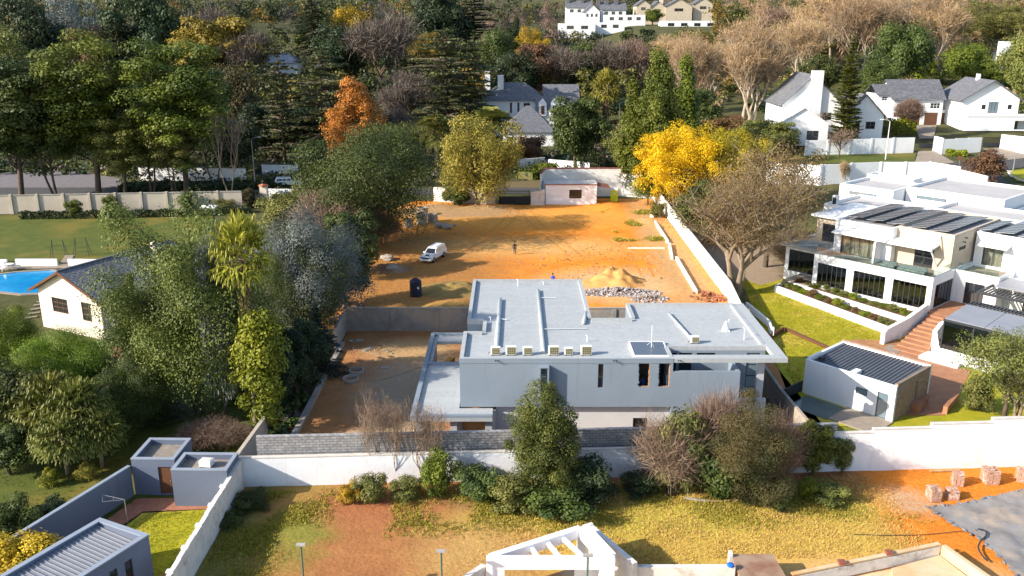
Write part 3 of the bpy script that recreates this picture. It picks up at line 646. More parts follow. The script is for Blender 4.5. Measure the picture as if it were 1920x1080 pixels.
# ------------------------------------------------------------------ the grey flat-roofed house
hr = thing('flat_roof_house', 'large grey rendered two storey house with flat grey roof in the middle', 'house', (8, 68, 0)); HO = -Vector(hr.location)
OUT = [(-3.9,61),(12,61),(12,63.7),(19.6,63.7),(19.6,74.3),(10.1,74.3),(10.1,70.2),(6.7,70.2),(6.7,81.8),(-3.75,81.8),(-3.75,69.8),(-2.4,69.8),(-2.4,66.9),(-3.9,66.9)]
Z0, Z1, ZR = 3.34, 6.60, 6.80
ops = {0: [(6.05, 6.50, 4.1, 6.45), (10.33, 10.72, 4.65, 6.55), (13.28, 14.2, 4.7, 6.6), (14.78, 15.72, 4.7, 6.6)], 2: [(.2, .75, 4.3, 6.4), (.95, 1.95, 4.9, 6.4), (2.3, 3.75, 5.55, 6.4), (6.2, 7.2, 3.5, 6.4)]}
wb = B(); n = len(OUT)
for i in range(n):
    a, b2 = Vector(OUT[i]), Vector(OUT[(i+1) % n]); d = (b2 - a).normalized()
    if i == 2: wb.wall(a, b2, Z0, Z1, .25, ops[2])
    else: wb.wall(a + (d * .25 if i % 2 else d * 0), b2 - (d * .25 if i % 2 else d * 0), Z0, Z1, .25, ops.get(i, ()))
wp(wb, 'upper_wall', 'grey_render', hr)
fas = B(); fas.wall((-3.93,60.97),(12,60.97),6.62,7.0,.03); wp(fas, 'fascia_band', 'grey_render', hr)
wp(B().prism(OUT, 3.08, Z0), 'floor_slab', 'grey_render', hr)
wp(B().prism(OUT, Z1, ZR), 'roof', 'grey_roof_paint', hr)
pb = B()
for i in range(n):                                                    # parapet kerbs along the roof edges
    a, b2 = Vector(OUT[i]), Vector(OUT[(i+1) % n]); d = (b2 - a).normalized()
    if i == 2: h = .16
    elif i == 0: h = .20
    else: h = .24
    cv = .3 if i % 2 else 0
    pb.wall(a + d * cv, b2 - d * cv, ZR, ZR + h, .3)
wp(pb, 'parapet', 'grey_roof_paint', hr)
bm_ = B().box(12, 20.5, 61, 61.75, 6.66, 7.0).box(19.62, 20.5, 61.75, 74.3, 6.66, 7.0)
wp(bm_, 'roof_beam', 'grey_roof_paint', hr)
M('lower_render', (.60,.60,.60), (.55,.55,.55), .6, bump=.15, bscale=6)
M('brick_raw', (.46,.28,.17), (.34,.20,.12), 5, bump=.5, bscale=9)
lo = B().shell(-1.2, 11.99, 61.45, 74.0, 0, 3.07, .25, f=[(10.45, 11.55, 1.1, 1.95)]).wall((11.99, 62.5), (19.6, 62.5), 0, 3.07, .25)
wp(lo, 'lower_wall', 'lower_render', hr)
wp(B().shell(-3.5, 6.5, 74.01, 81.6, 0, 3.08), 'lower_wall', 'pale_render', hr)
wp(B().wall((12.003,61),(17.05,61),0,5.94,.25).wall((17.05,61.25),(17.05,63.69),0,5.94,.25).wall((12.003,62.49),(12.003,61.25),0,3.06,.25), 'terrace_wall', 'grey_render', hr)
wp(B().box(12.26, 16.79, 61.26, 63.69, 3.2, 3.34), 'terrace_floor', 'concrete', hr)
wp(B().box(18.6, 19.1, 61.9, 62.4, 0, 6.66), 'column', 'pale_render', hr)
window(hr, (9.25,61.45), (10.35,61.45), 1.1, 1.95, 1, 1, off=HO, pm='black')
window(hr, (6.43,61), (6.82,61), 4.65, 6.55, 1, 1, off=HO, pm='glass_dark', fw=.03)
window(hr, (12.95,63.7), (13.95,63.7), 4.9, 6.4, 1, 1, off=HO); window(hr, (14.3,63.7), (15.75,63.7), 5.55, 6.4, 2, 1, off=HO); window(hr, (18.2,63.7), (19.2,63.7), 3.5, 6.4, 1, 3, pm='glass_blue', off=HO)
window(hr, (2.15,61), (2.6,61), 4.1, 6.45, 1, 3, fm='steel', pm='glass_blue', off=HO, fw=.05)
wp(B().box(2.0,2.12,60.45,60.965,3.9,6.5).box(2.63,2.75,60.45,60.965,3.9,6.5).box(2.12,2.63,60.45,60.965,6.42,6.5), 'window_surround', 'grey_render', hr)
rg = random.Random(3)
for x0, x1 in ((9.38, 10.3), (10.88, 11.82)):                        # ragged brick edges of the two broken openings
    eb = B(); gb = B()
    for k in range(26):
        z = 4.62 + k * .077
        L = .02 + .16 * rg.random() * (1 - k / 40); gb.box(x0, x0 + L, 61.002, 61.24, z, z + .077)
        L = .02 + .07 * rg.random(); eb.box(x1 - L, x1, 61.004, 61.24, z, z + .07)
    for k in range(12): eb.box(x0 + k*.078, x0 + k*.078 + .072, 61.004, 61.24, 4.62, 4.68 + .05*rg.random())
    wp(eb, 'broken_brick_edge', 'brick_raw', hr); wp(gb, 'broken_render_edge', 'grey_render', hr)
sk = wp(B().box(9.12, 11.85, 61.55, 61.63, ZR, 7.03).box(9.12, 11.85, 64.55, 64.63, ZR, 7.03).box(9.12, 9.2, 61.63, 64.55, ZR, 7.03).box(11.77, 11.85, 61.63, 64.55, ZR, 7.03), 'skylight', 'white_paint', hr)
B().box(9.2, 11.77, 61.63, 64.55, 6.96, 7.0).build('pane', MAT['skylight'], sk)
for px in (929, 934, 1150, 1155, 1271, 1275):
    x = P(px, 674, 6.9)[0]; wp(B().tube([(x, 60.97, 6.88), (x, 60.72, 6.86)], .03, 8), 'overflow_spout', 'charcoal', hr)
# covered cable ducts and pipes on the roof
for (a, b2, r) in (((938,561),(931,650),.17), ((1009,544),(1019,660),.15), ((1254,588),(1301,641),.12)):
    A, C = P(*a, 6.9), P(*b2, 6.9); d = wp(B().tube([(*A, 6.9), (*C, 6.9)], r, 10), 'cable_duct', 'silver_paint', hr, True)
    for k in range(1, 5):
        q = Vector((*A, 6.9)).lerp(Vector((*C, 6.9)), k / 5); e = (Vector((*C, 0)) - Vector((*A, 0))).normalized() * .05
        B().tube([tuple(q - e), tuple(q + e)], r * 1.13, 10).build('clamp', MAT['steel'], d)
for (a, b2) in (((1012,558),(1042,559)), ((1020,617),(1100,616)), ((938,598),(951,599))):
    wp(B().tube([(*P(*a, 6.9), 6.9), (*P(*b2, 6.9), 6.9)], .05, 6), 'roof_pipe', 'silver_paint', hr)
for px, py, hh in ((971,537,.7), (1019,534,.3), (1101,641,.55), (1395,637,1.0), (1450,629,.7), (920,602,.35)):
    x, y = P(px, py, ZR); wp(B().tube([(x, y, ZR), (x, y, ZR + hh)], .035, 7).tube([(x - .03, y, ZR + hh), (x - .16, y, ZR + hh)], .04, 7), 'vent_pipe', 'white_paint', hr)
x, y = P(1221, 656, ZR); wp(B().tube([(x, y, ZR), (x, y, ZR + 2.0)], .025, 6).bar((x - .35, y, ZR + .4), (x + .05, y, ZR + .75), .02).bar((x + .3, y, ZR), (x, y, ZR + .6), .02), 'antenna_mast', 'white_paint', hr)
A, C = P(1094, 605, 7), P(1099, 585, 7); solo(B().tube([(*A, 6.95), (*C, 6.95)], .14, 10), 'roof_pipe_offcut', 'silver_paint', 'short silver pipe lying loose at the notch of the grey flat roof', 'pipe', smooth=True)
x, y = P(1360, 620, ZR); rb = B()
rb.lathe([(.02,0),(.30,.0),(.28,.2),(.2,.42),(.16,.6),(.06,.75),(.02,.85)], 12, (x, y, ZR)); rb.bar((x + .1, y, ZR + .5), (x + .3, y + .1, ZR + .95), .06); rb.box(x - .32, x + .3, y - .25, y - .1, ZR, ZR + .12)
solo(rb, 'wrapped_bundle', 'white_paint', 'white wrapped bundle sitting alone on the right part of the grey roof', 'bundle')
# entrance canopy at the left side
cn = B(); cz = 3.0
cn.box(-7.5, -1.45, 59.2, 60.95, cz - .28, cz).box(-7.5, -3.98, 60.95, 69.9, cz - .28, cz).box(-7.5, -6.85, 69.9, 77.2, cz - .28, cz).box(-6.85, -3.98, 75.4, 77.2, cz - .28, cz).box(-4.5, -3.98, 69.9, 75.4, cz - .28, cz)
wp(cn, 'entrance_canopy', 'grey_roof_paint', hr)
wp(B().box(-7.5, -1.45, 59.2, 59.5, cz, cz + .22).box(-7.5, -7.15, 59.5, 77.2, cz, cz + .22).box(-7.15, -3.98, 76.9, 77.2, cz, cz + .22).box(-7.15, -3.98, 69.6, 69.9, cz, cz + .2), 'canopy_parapet', 'grey_render', hr)
for x in (-7.2, -4.6, -2.0): wp(B().prism([(x, 59.6), (x + .5, 59.6), (x + .9, 62), (x + .4, 62)], 0, cz - .28), 'canopy_column', 'pale_render', hr)
wp(B().box(-7.3, -7.0, 70, 76.9, 0, cz - .28), 'canopy_wall', 'pale_render', hr)
wp(B().box(-3.7, -1.9, 61.6, 61.7, 0, 2.4), 'timber_panel', 'timber', hr)
wp(B().prism([(-6.6,73),(-6.1,73),(-5.2,75),(-5.7,75)], 0, 1.6), 'orange_shutter_board', 'orange_ply', hr)
wp(B().box(-3.6, 11.5, 63.2, 63.3, 3.4, 6.5), 'inner_wall', 'interior', hr)

# air conditioners standing on the roof edge
def aircon(px, py, wpx, label):
    x, y = P(px, py, ZR); w_ = wpx * .038; h = w_ * .80
    r = thing('air_conditioner', label, 'air conditioner', (x, y, ZR), 0, 'air conditioners on the grey roof')
    B().box(-w_/2, w_/2, 0, .34, .08, .08 + h).build('casing', MAT['white_paint'], r)
    g = B().box(-w_*.36, w_*.46, -.012, -.002, .13, .04 + h); g.build('fan_shade_plate', MAT['fan_shade'], r)  # flat dark plate on the casing, shade behind the grille put into its colour
    s = B()
    for k in range(5): s.box(-w_*.36, w_*.46, -.03, -.014, .13 + (h-.1)*k/4, .15 + (h-.1)*k/4)
    for k in range(5): s.box(-w_*.36 + w_*.8*k/4, -w_*.36 + w_*.8*k/4 + .02, -.034, -.031, .13, .05 + h)
    s.build('grille', MAT['yellowed_plastic'], r)
    for sx in (-1, 1): B().box(sx*w_*.38 - .03, sx*w_*.38 + .03, -.02, .38, 0, .08).build('foot', MAT['charcoal'], r)
    B().tube([(-w_/2 - .02, .1, .25), (-w_/2 - .15, .1, .2), (-w_/2 - .2, .15, .03)], .025, 6).build('pipe', MAT['charcoal'], r)
M('yellowed_plastic', (.42,.40,.27), rough=.5); M('fan_shade', (.10,.085,.03), rough=.7)
for a in ((929,667,19,'small white air conditioner, leftmost on the front edge of the roof'), (958,667,21,'white air conditioner second from left along the roof edge'), (989,667,19,'white air conditioner third from left beside the silver duct'), (1038,667,21,'white air conditioner just right of the long silver duct'), (1066,667,17,'smallest white air conditioner, fifth along the roof edge'), (1099,667,22,'large white air conditioner, rightmost of the front six'), (1303,645,17,'lone white air conditioner on the right part of the roof')): aircon(*a)

# ------------------------------------------------------------------ boundary walls of the building plot
gy = lambda x: 55.15 + (x + 17.7) * .049                             # grey wall line
solo(B().wall((-17.7, gy(-17.7)), (23.2, gy(23.2)), .0, 3.5, .3), 'brick_wall', 'grey_brick', 'grey cement brick boundary wall in front of the grey house', 'wall')
wy = lambda x: 54.3 + (x + 19.2) * .0525
def white_front_wall():
    r = thing('white_wall', 'long white plastered wall stepping up to the right along the vacant lot', 'wall', (0, 55, 0))
    for x0, x1, h in ((-19.3, 22.0, 2.25), (22.0, 25.6, 3.05), (25.6, 29.8, 3.3), (29.8, 34.2, 3.6), (34.2, 62, 3.9)):
        wp(B().wall((x0, wy(x0)), (x1, wy(x1)), -.1, h, .26), 'wall_section', 'white_wall_old', r)
        wp(B().wall((x0 + .002, wy(x0) - .03), (x1 - .002, wy(x1) - .03), h, h + .07, .32), 'coping', 'kerb_white', r)
white_front_wall()
solo(B().wall((-19.05, 54.6), (-18.75, 61.5), 0, 2.1, .28), 'plot_wall', 'beige_wall', 'weathered beige wall running back from the corner by the blue grey building', 'wall')
solo(B().wall((-17.15, 82.5), (-17.15, 57.0), -.2, .35, .45), 'kerb_wall', 'raw_concrete', 'low concrete kerb wall along the left side of the courtyard', 'wall')
bw = thing('courtyard_wall', 'grey brown plastered wall between courtyard and orange dirt yard', 'wall', (0, 86.5, 0))
wp(B().wall((-17.2, 86.5), (24.2, 86.5), 0, 2.5, .25), 'wall_panel', 'raw_concrete', bw); wp(B().wall((-17.45, 86.49), (-17.45, 80.5), 0, 2.3, .25), 'wall_panel', 'raw_concrete', bw)
for k in range(9): wp(B().box(-12.6 + k*4.6, -12.2 + k*4.6, 86.38, 86.495, 0, 2.45), 'pier', 'raw_concrete', bw)
wp(B().box(-17.3, 24.2, 86.44, 86.78, 2.504, 2.57), 'coping', 'raw_concrete', bw)
M('cream_white', (.83,.82,.78), (.77,.75,.70), .4, bump=.2, bscale=5, c3=(.66,.55,.42), s3=.5, lo3=.58, hi3=.78)
rw = thing('side_wall', 'tall cream wall along the right side of the orange dirt yard', 'wall', (24, 100, 0))
pl = [(22.3, 57.3), (21.9, 66), (21.95, 74), (22.7, 80), (24.0, 88), (24.9, 97), (25.6, 158)]
for i in range(6): wp(B().wall(pl[i+1], pl[i], -.1, 2.35 if i > 2 else 2.2, .25), 'wall_section', 'cream_white' if i > 2 else 'raw_concrete', rw)
for i, (a, b2, t) in enumerate((((1222,408),(1254,458),'upper of the white kerb walls beside the cream wall'), ((1257,462),(1262,489),'short middle kerb wall by the cream side wall'), ((1270,488),(1308,553),'lower kerb wall beside the cream wall near the grey roof'), ((1178,467),(1246,467),'crosswise pale kerb on the dirt at the right'))):
    A, C = P(*a), P(*b2); solo(B().wall(C, A, -.1, .55 if i < 3 else .25, .3), 'kerb_wall', 'cream_white', 'pale ' + t, 'kerb')

# gate, guard house and back wall
gt = thing('driveway_gate', 'black sliding gate of upright bars at the end of the dirt yard', 'gate', (0.4, 151.8, 0))
gf = B().box(-2.7, -2.6, -.04, .04, 0, 2.7).box(2.6, 2.7, -.04, .04, 0, 2.7).box(-2.6, 2.6, -.04, .04, .08, .2).box(-2.6, 2.6, -.04, .04, 2.5, 2.6).box(-2.6, 2.6, -.04, .04, 1.5, 1.6); gf.build('gate_frame', MAT['black'], gt)
B().box(-2.6, 2.6, .01, .03, .2, 1.5).build('gate_panel', MAT['charcoal'], gt)
bars = B(); [bars.box(-2.5 + k*.125, -2.47 + k*.125, -.02, .008, .2, 2.7) for k in range(41)]; tag(bars.build('gate_bars', MAT['black'], gt), kind='stuff')
solo(B().prism([(3.3,151.6),(5.7,151.4),(5.7,151.75),(3.3,151.95)], 0, [2.3,2.9,2.9,2.3]), 'gate_pier', 'white_wall_stained', 'stained white pier wall between black gate and guard house', 'wall')
gl = thing('entrance_wall', 'white splayed entrance wall left of the black gate', 'wall', (-8, 152, 0))
wp(B().wall((-14, 155), (-6.0, 153.2), 0, 2.6, .25), 'wall_panel', 'cream_white', gl); wp(B().wall((-6.0, 153.2), (-4.6, 150.2), 0, 2.6, .25), 'wall_panel', 'cream_white', gl); wp(B().wall((-4.4,150.4),(-2.9,151.6),0,2.7,.3),'gate_post','tan_stone',gl)
gh = thing('guard_house', 'small cream guard house with one dark window beside the black gate', 'building', (10.3, 153, 0)); gho = -Vector(gh.location)
M('guard_white', (.86,.91,.97), (.80,.85,.90), .5, bump=.15, bscale=5)
wp(B().shell(5.9, 14.8, 152.0, 156.2, 0, 3.6, .25, f=[(4.1, 6.3, 1.2, 2.75)]), 'wall', 'guard_white', gh); window(gh, (10.0,152), (12.2,152), 1.2, 2.75, 2, 1, off=gho, pm='dark_glass')
wp(B().box(5.7, 14.9, 151.9, 156.4, 3.605, 3.70), 'roof', 'kerb_white', gh); wp(B().box(5.68, 14.92, 151.86, 151.895, 3.60, 3.76), 'fascia', 'red_oxide', gh); wp(B().slab([(14.9,152.6,3.3),(17.2,152.6,2.9),(17.2,156,2.9),(14.9,156,3.3)], .1), 'porch_roof', 'red_oxide', gh)
bk = thing('back_wall', 'high cream wall with brown coping behind the guard house', 'wall', (14, 158, 0))
bp_ = [(5.2, 154.6), (6.3, 160), (20, 160.4), (25.6, 158)]
for i in range(3):
    h0 = 5.1 if i < 2 else 4.2; wp(B().wall(bp_[i], bp_[i+1], 0, h0, .25), 'wall_panel', 'cream_white', bk); wp(B().wall((bp_[i][0], bp_[i][1] - .05), (bp_[i+1][0], bp_[i+1][1] - .05), h0 + .003, h0 + .18, .4), 'coping', 'red_oxide', bk)
tl = thing('portable_toilet', 'lime green portable toilet with white roof beside the guard house', 'toilet', (18.2, 154.6, .1), R(-12))
B().box(-.58,.58,-.58,.58,.1,2.15).build('cabin', MAT['toilet_green'], tl); B().box(-.62,.62,-.62,.62,0,.1).build('base', MAT['charcoal'], tl)
B().prism([(-.6,-.6),(.6,-.6),(.6,.6),(-.6,.6)], 2.15, [2.28,2.28,2.42,2.42]).build('roof', MAT['white_paint'], tl)
d_ = B().box(-.42,.42,-.61,-.583,.16,2.0).build('door', MAT['toilet_green'], tl); B().box(.24,.34,-.63,-.612,1.0,1.16).build('handle', MAT['charcoal'], d_); B().box(-.2,.2,-.615,-.611,1.5,1.7).build('sign_plate', MAT['white_paint'], d_)
for sx in (-.58,.53): B().box(sx,sx+.05,-.6,-.584,.1,2.15).build('corner_post', MAT['toilet_green'], tl)
bn = thing('wheelie_bin', 'blue rubbish bin standing against the guard house', 'bin', P(1025, 382) + (.1,))
B().prism([(-.28,-.32),(.28,-.32),(.28,.32),(-.28,.32)], .05, 1.5).build('body', MAT['bin_blue'], bn); B().slab([(-.31,-.38,1.5),(.31,-.38,1.5),(.31,.36,1.62),(-.31,.36,1.62)], .06).build('lid', MAT['bin_blue'], bn); B().box(-.15,.15,-.33,-.322,.5,.9).build('notice', MAT['white_paint'], bn)

# things in the dirt yard
def vehicle(name, label, x, y, rz, canopy=True, z=.08):
    r = thing(name, label, 'car', (x, y, z), rz)
    W_ = .88
    def loft(prof, hw, taper):                                       # side profile (x,z,halfwidth)
        v = []; n = len(prof)
        for sg in (-1, 1): v += [(px_, sg * hw_, pz) for px_, pz, hw_ in prof]
        return v, [tuple(range(n))[::-1], tuple(range(n, 2*n))] + [(i, (i+1)%n, n+(i+1)%n, n+i) for i in range(n)]
    body = [(2.55,.42,.82),(2.6,.62,.84),(2.5,.92,.82),(1.35,1.06,.84),(1.0,1.08,.86),(-2.45,1.08,.86),(-2.52,.9,.87),(-2.52,.45,.84)]
    B().add(*loft(body, W_, 0)).build('body', MAT['car_white'], r)
    cab = [(1.15,1.07,.82),(.45,1.66,.66),(.2,1.74,.64),(-2.2,1.76,.66),(-2.45,1.07,.82)]
    c = B().add(*loft(cab, W_, 0)).build('cabin', MAT['car_white'], r)
    B().add([(1.11,-.70,1.13),(1.11,.70,1.13),(.52,.58,1.63),(.52,-.58,1.63)], [(0,1,2,3)]).build('windscreen', MAT['dark_glass'], r)
    for sg in (-1, 1):
        for xa, xb, xc, xd in ((.90,.42,-.28,-.28), (-.36,-.36,-1.0,-1.0), (-1.12,-1.12,-2.0,-2.2)):
            q = [(xa, sg*.812, 1.16), (xb, sg*.69, 1.60), (xc, sg*.69, 1.60), (xd, sg*.812, 1.16)]
            B().add([(a, b2 + sg*.012, cc) for a, b2, cc in q], [(0,1,2,3)]).build('side_window', MAT['dark_glass'], r)
        h = B().box(2.42, 2.585, sg*.78, sg*.50, .72, .90).build('headlight', MAT['chrome'], r)
        B().box(.85, 1.02, sg*.86, sg*1.02, 1.08, 1.24).build('mirror', MAT['car_white'], r)
        for wx in (1.62, -1.55):
            ww = B().tube([(wx, sg*.66, .37), (wx, sg*.885, .37)], .37, 18).build('wheel', MAT['tyre'], r, True); B().tube([(wx, sg*.80, .37), (wx, sg*.893, .37)], .21, 12).build('rim', MAT['rim'], ww)
        B().box(-2.0, .2, sg*.50, sg*.55, 1.78, 1.83).build('roof_rail', MAT['steel'], r)
        B().box(-2.54, -2.515, sg*.8, sg*.66, .75, 1.02).build('tail_light', MAT['red_oxide'], r)
    B().box(2.50, 2.612, -.48, .48, .66, .84).build('grille', MAT['charcoal'], r); B().box(2.44, 2.66, -.84, .84, .42, .60).build('bumper', MAT['white_paint'], r); B().box(1.7, 2.1, -.28, .28, 1.0, 1.055).build('bonnet_scoop', MAT['charcoal'], r)
    B().box(2.662, 2.67, -.25, .25, .45, .56).build('number_plate', MAT['white_paint'], r)
    return r
cx_, cy_ = P(813, 487); vehicle('pickup_truck', 'white pickup with canopy and roof rails parked on the orange dirt', cx_, cy_, R(-110))
x, y, z = PT(541, 350); vehicle('parked_car', 'white car on the shaded road, half hidden by the dark tree', x, y, R(10), z=z + .12)
x, y, z = PT(1681, 236); vehicle('parked_car', 'white car parked before the brown garage doors of the white house', x, y, R(-80), z=z + .1)

def person(name, label, x, y, z, rz, top, legs, s=1.0, bend=0):
    """one continuous skinned body, walking pose"""
    r = thing(name, label, 'person', (x, y, z), rz); J = {}; E = []
    def j(k, p, rad, par=None):
        J[k] = (len(J), p, rad)
        if par: E.append((J[par][0], J[k][0]))
    def lean(p): a = bend * max(0, p[2] - .95); return (p[0], p[1] - math.sin(a) * (p[2] - .95) * 1.2, p[2] - (1 - math.cos(a)) * (p[2] - .95))
    j('hip', (0,0,.95), .13); j('waist', lean((0,0,1.1)), .125, 'hip'); j('chest', lean((0,0,1.32)), .155, 'waist'); j('neck', lean((0,0,1.48)), .06, 'chest'); j('head0', lean((0,-.02,1.6)), .085, 'neck'); j('head1', lean((0,-.01,1.72)), .085, 'head0')
    for sg, n_ in ((-1, 'l'), (1, 'r')):
        j(n_+'sh', lean((sg*.19, 0, 1.42)), .062, 'chest'); j(n_+'el', lean((sg*.25, .03, 1.14)), .046, n_+'sh'); j(n_+'wr', lean((sg*.25, -.05*sg - .04, .90)), .034, n_+'el'); j(n_+'pa', lean((sg*.25, -.05*sg - .05, .83)), .036, n_+'wr')
        for q in range(4): j(n_+'f%d' % q, lean((sg*.25 + (q-1.5)*.004, -.05*sg - .085 + q*.022, .745 - .008*(q in (1, 2)))), .010, n_+'pa')
        j(n_+'th', lean((sg*.235, -.05*sg - .10, .80)), .011, n_+'pa')
        j(n_+'hp', (sg*.10, 0, .88), .095, 'hip'); j(n_+'kn', (sg*.11, -.04*sg - .02, .50), .062, n_+'hp'); j(n_+'an', (sg*.11, .03*sg, .10), .042, n_+'kn'); j(n_+'to', (sg*.12, .03*sg - .17, .045), .042, n_+'an')
    me = bpy.data.meshes.new(name + '_body'); me.from_pydata([v[1] for v in J.values()], E, []); o = link('body', me, r)
    md = o.modifiers.new('skin', 'SKIN'); md.use_smooth_shade = True
    for i, v in enumerate(J.values()): me.skin_vertices[0].data[i].radius = (v[2], v[2])
    me.skin_vertices[0].data[0].use_root = True
    sb = o.modifiers.new('sub', 'SUBSURF'); sb.levels = 1; sb.render_levels = 2
    m = bpy.data.materials.new(name + '_cloth'); m.use_nodes = True; t = m.node_tree; N = t.nodes; L = t.links.new; b = N['Principled BSDF']; b.inputs['Roughness'].default_value = .85
    tc = N.new('ShaderNodeTexCoord'); sp = N.new('ShaderNodeSeparateXYZ'); L(tc.outputs['Object'], sp.inputs[0]); rp = N.new('ShaderNodeValToRGB'); rp.color_ramp.interpolation = 'CONSTANT'
    dv = N.new('ShaderNodeMath'); dv.operation = 'DIVIDE'; dv.inputs[1].default_value = 2; L(sp.outputs['Z'], dv.inputs[0]); L(dv.outputs[0], rp.inputs[0])
    cr = rp.color_ramp; cr.elements[0].color = (.015,.013,.012,1); cr.elements[1].position = .05; cr.elements[1].color = (*legs, 1)
    for p_, c_ in ((.47, top), (.745, (.11,.06,.04))): e = cr.elements.new(p_); e.color = (*c_, 1)
    L(rp.outputs[0], b.inputs['Base Color']); me.materials.append(m); o.scale = (s,)*3
    hb = B().lathe([(.02,.0),(.098,.0),(.104,.06),(.08,.12),(.02,.14)], 12, (*lean((0,.005,1.70))[:2], lean((0,0,1.70))[2])); hh = hb.build('hair', MAT['black'], r, True); hh.scale = (s,)*3
    return r
x, y = P(965, 479); person('person', 'person in dark jacket and grey trousers standing on the orange dirt', x, y, .1, R(175), (.010,.012,.020), (.045,.05,.062), 1.03)
x, y = P(1037, 541); person('person', 'person in bright blue overalls bending behind the grey roof edge', x, y, .1, R(190), (.02,.08,.50), (.02,.07,.42), 1.0, .5)
person('person', 'person in blue inside the left broken wall opening', 9.95, 62.3, 3.36, R(10), (.03,.06,.22), (.02,.05,.2), .98)
x, y = P(780, 556); tk = thing('water_tank', 'tall dark navy plastic water tank on the dirt', 'water tank', (x, y, .1))
pr_ = [(.75, 0)]
for k in range(7): pr_ += [(.80, .05 + .30*k), (.80, .25 + .30*k), (.765, .28 + .30*k)]
B().lathe(pr_ + [(.72,2.2),(.45,2.38),(.25,2.42)], 24).build('barrel', MAT['tank'], tk, True); B().lathe([(.26,0),(.26,.1),(.1,.13)], 14, (0,0,2.41)).build('lid', MAT['tank'], tk); B().box(.28,.52,-.815,-.79,1.2,1.5).build('label_plate', MAT['white_paint'], tk); tk.scale = (.88, .88, .86)
ring_g = 'concrete manhole rings'
def ring(px, py, r, h, label, mat='pale_stone', z=.1, tilt=0):
    x, y = P(px, py); b = B(); n = 24; pr2 = [(r, 0), (r, h), (r - .1, h), (r - .1, 0)]
    v = [(q * math.cos(6.2832*k/n), q * math.sin(6.2832*k/n), zz) for q, zz in pr2 for k in range(n)]; b.add(v, [(i*n+k, i*n+(k+1)%n, ((i+1)%4)*n+(k+1)%n, ((i+1)%4)*n+k) for i in range(4) for k in range(n)])
    o = b.build('concrete_ring', MAT[mat]); o.location = (x, y, z); o.rotation_euler = (tilt, 0, 0); tag(o, label, 'pipe ring', ring_g)
ring(766, 427, .75, 1.3, 'leftmost upright concrete manhole ring beside the bare bushes'); ring(791, 421, .85, 1.75, 'tallest stacked concrete manhole ring in the middle of the group'); ring(811, 417, .85, 1.3, 'right hand concrete manhole ring of the group'); ring(793, 404, .85, 1.3, 'rearmost concrete manhole ring behind the tallest one')
ring(668, 699, .72, .3, 'rear of two flat concrete rings lying in the courtyard', 'concrete', .04); ring(658, 714, .72, .3, 'front of two flat concrete rings lying in the courtyard', 'concrete', .04)
def rock(x, y, s, z=0, seed=1, flat=.6):
    rg = random.Random(seed); bm = bmesh.new(); bmesh.ops.create_icosphere(bm, subdivisions=2, radius=1)
    for v in bm.verts:
        v.co *= .8 + .35 * mnoise.noise(v.co * 1.3 + Vector((seed * 3.1, 0, 0))) + .1 * rg.random()
        v.co = Vector((v.co.x * s, v.co.y * s * .8, (v.co.z + .6) * s * flat))
    me = bpy.data.meshes.new('rock'); bm.to_mesh(me); bm.free(); o = link('rock', me); o.location = (x, y, z); return o
for px, py, s, lb in ((822,428,.9,'jagged grey boulder, left of the pair by the concrete rings'), (837,430,1.0,'jagged grey boulder, right of the pair by the concrete rings'), (853,425,.4,'small pale boulder right of the grey boulders'), (727,490,1.0,'round pale boulder on the mound left of the pickup'), (735,508,.9,'low brown boulder below the round pale boulder')):
    o = rock(*P(px, py), s, .12, px); o.data.materials.append(MAT['pale_stone']); tag(o, lb, 'boulder')
def heap(name, cx, cy, r, h, mat, label, cat, seed, rough=.25, res=26, ex=1.3):
    v = []; f = []
    for j in range(res):
        for i in range(res * 2):
            a = 6.2832 * i / (res * 2); t = j / (res - 1); rr = r * t * (1 + .12 * nz(math.cos(a) * 2 + seed, math.sin(a) * 2, 1)); x, y = rr * math.cos(a) * ex, rr * math.sin(a)
            v.append((x, y, max(-.05, h * (1 - t) ** 1.05 * (1 + rough * nz(x + seed, y, .8)) + rough * .35 * nz(x, y + seed, 2.2) * (1 - t) - .08 * t)))
    m = res * 2; f = [(j*m+i, j*m+(i+1)%m, (j+1)*m+(i+1)%m, (j+1)*m+i) for j in range(res-1) for i in range(m)]
    me = bpy.data.meshes.new(name); me.from_pydata(v, [], f); me.polygons.foreach_set('use_smooth', [True]*len(f)); o = link(name, me, None, MAT[mat]); o.location = (cx, cy, .1); return tag(o, label, cat)
heap('sand_heap', *P(1153, 530), 3.4, 1.8, 'sand', 'tall heap of orange building sand behind the grey roof', 'sand heap', 1, .7)
heap('earth_heap', *P(850, 545), 4.0, .9, 'green_mound', 'low olive brown earth mound left of the grey roof', 'earth heap', 4, .5)
heap('earth_heap', *P(730, 505), 2.6, .8, 'brown_dirt', 'low brown earth mound under the boulders near the pickup', 'earth heap', 7, .5)
rr_ = np.random.default_rng(9)
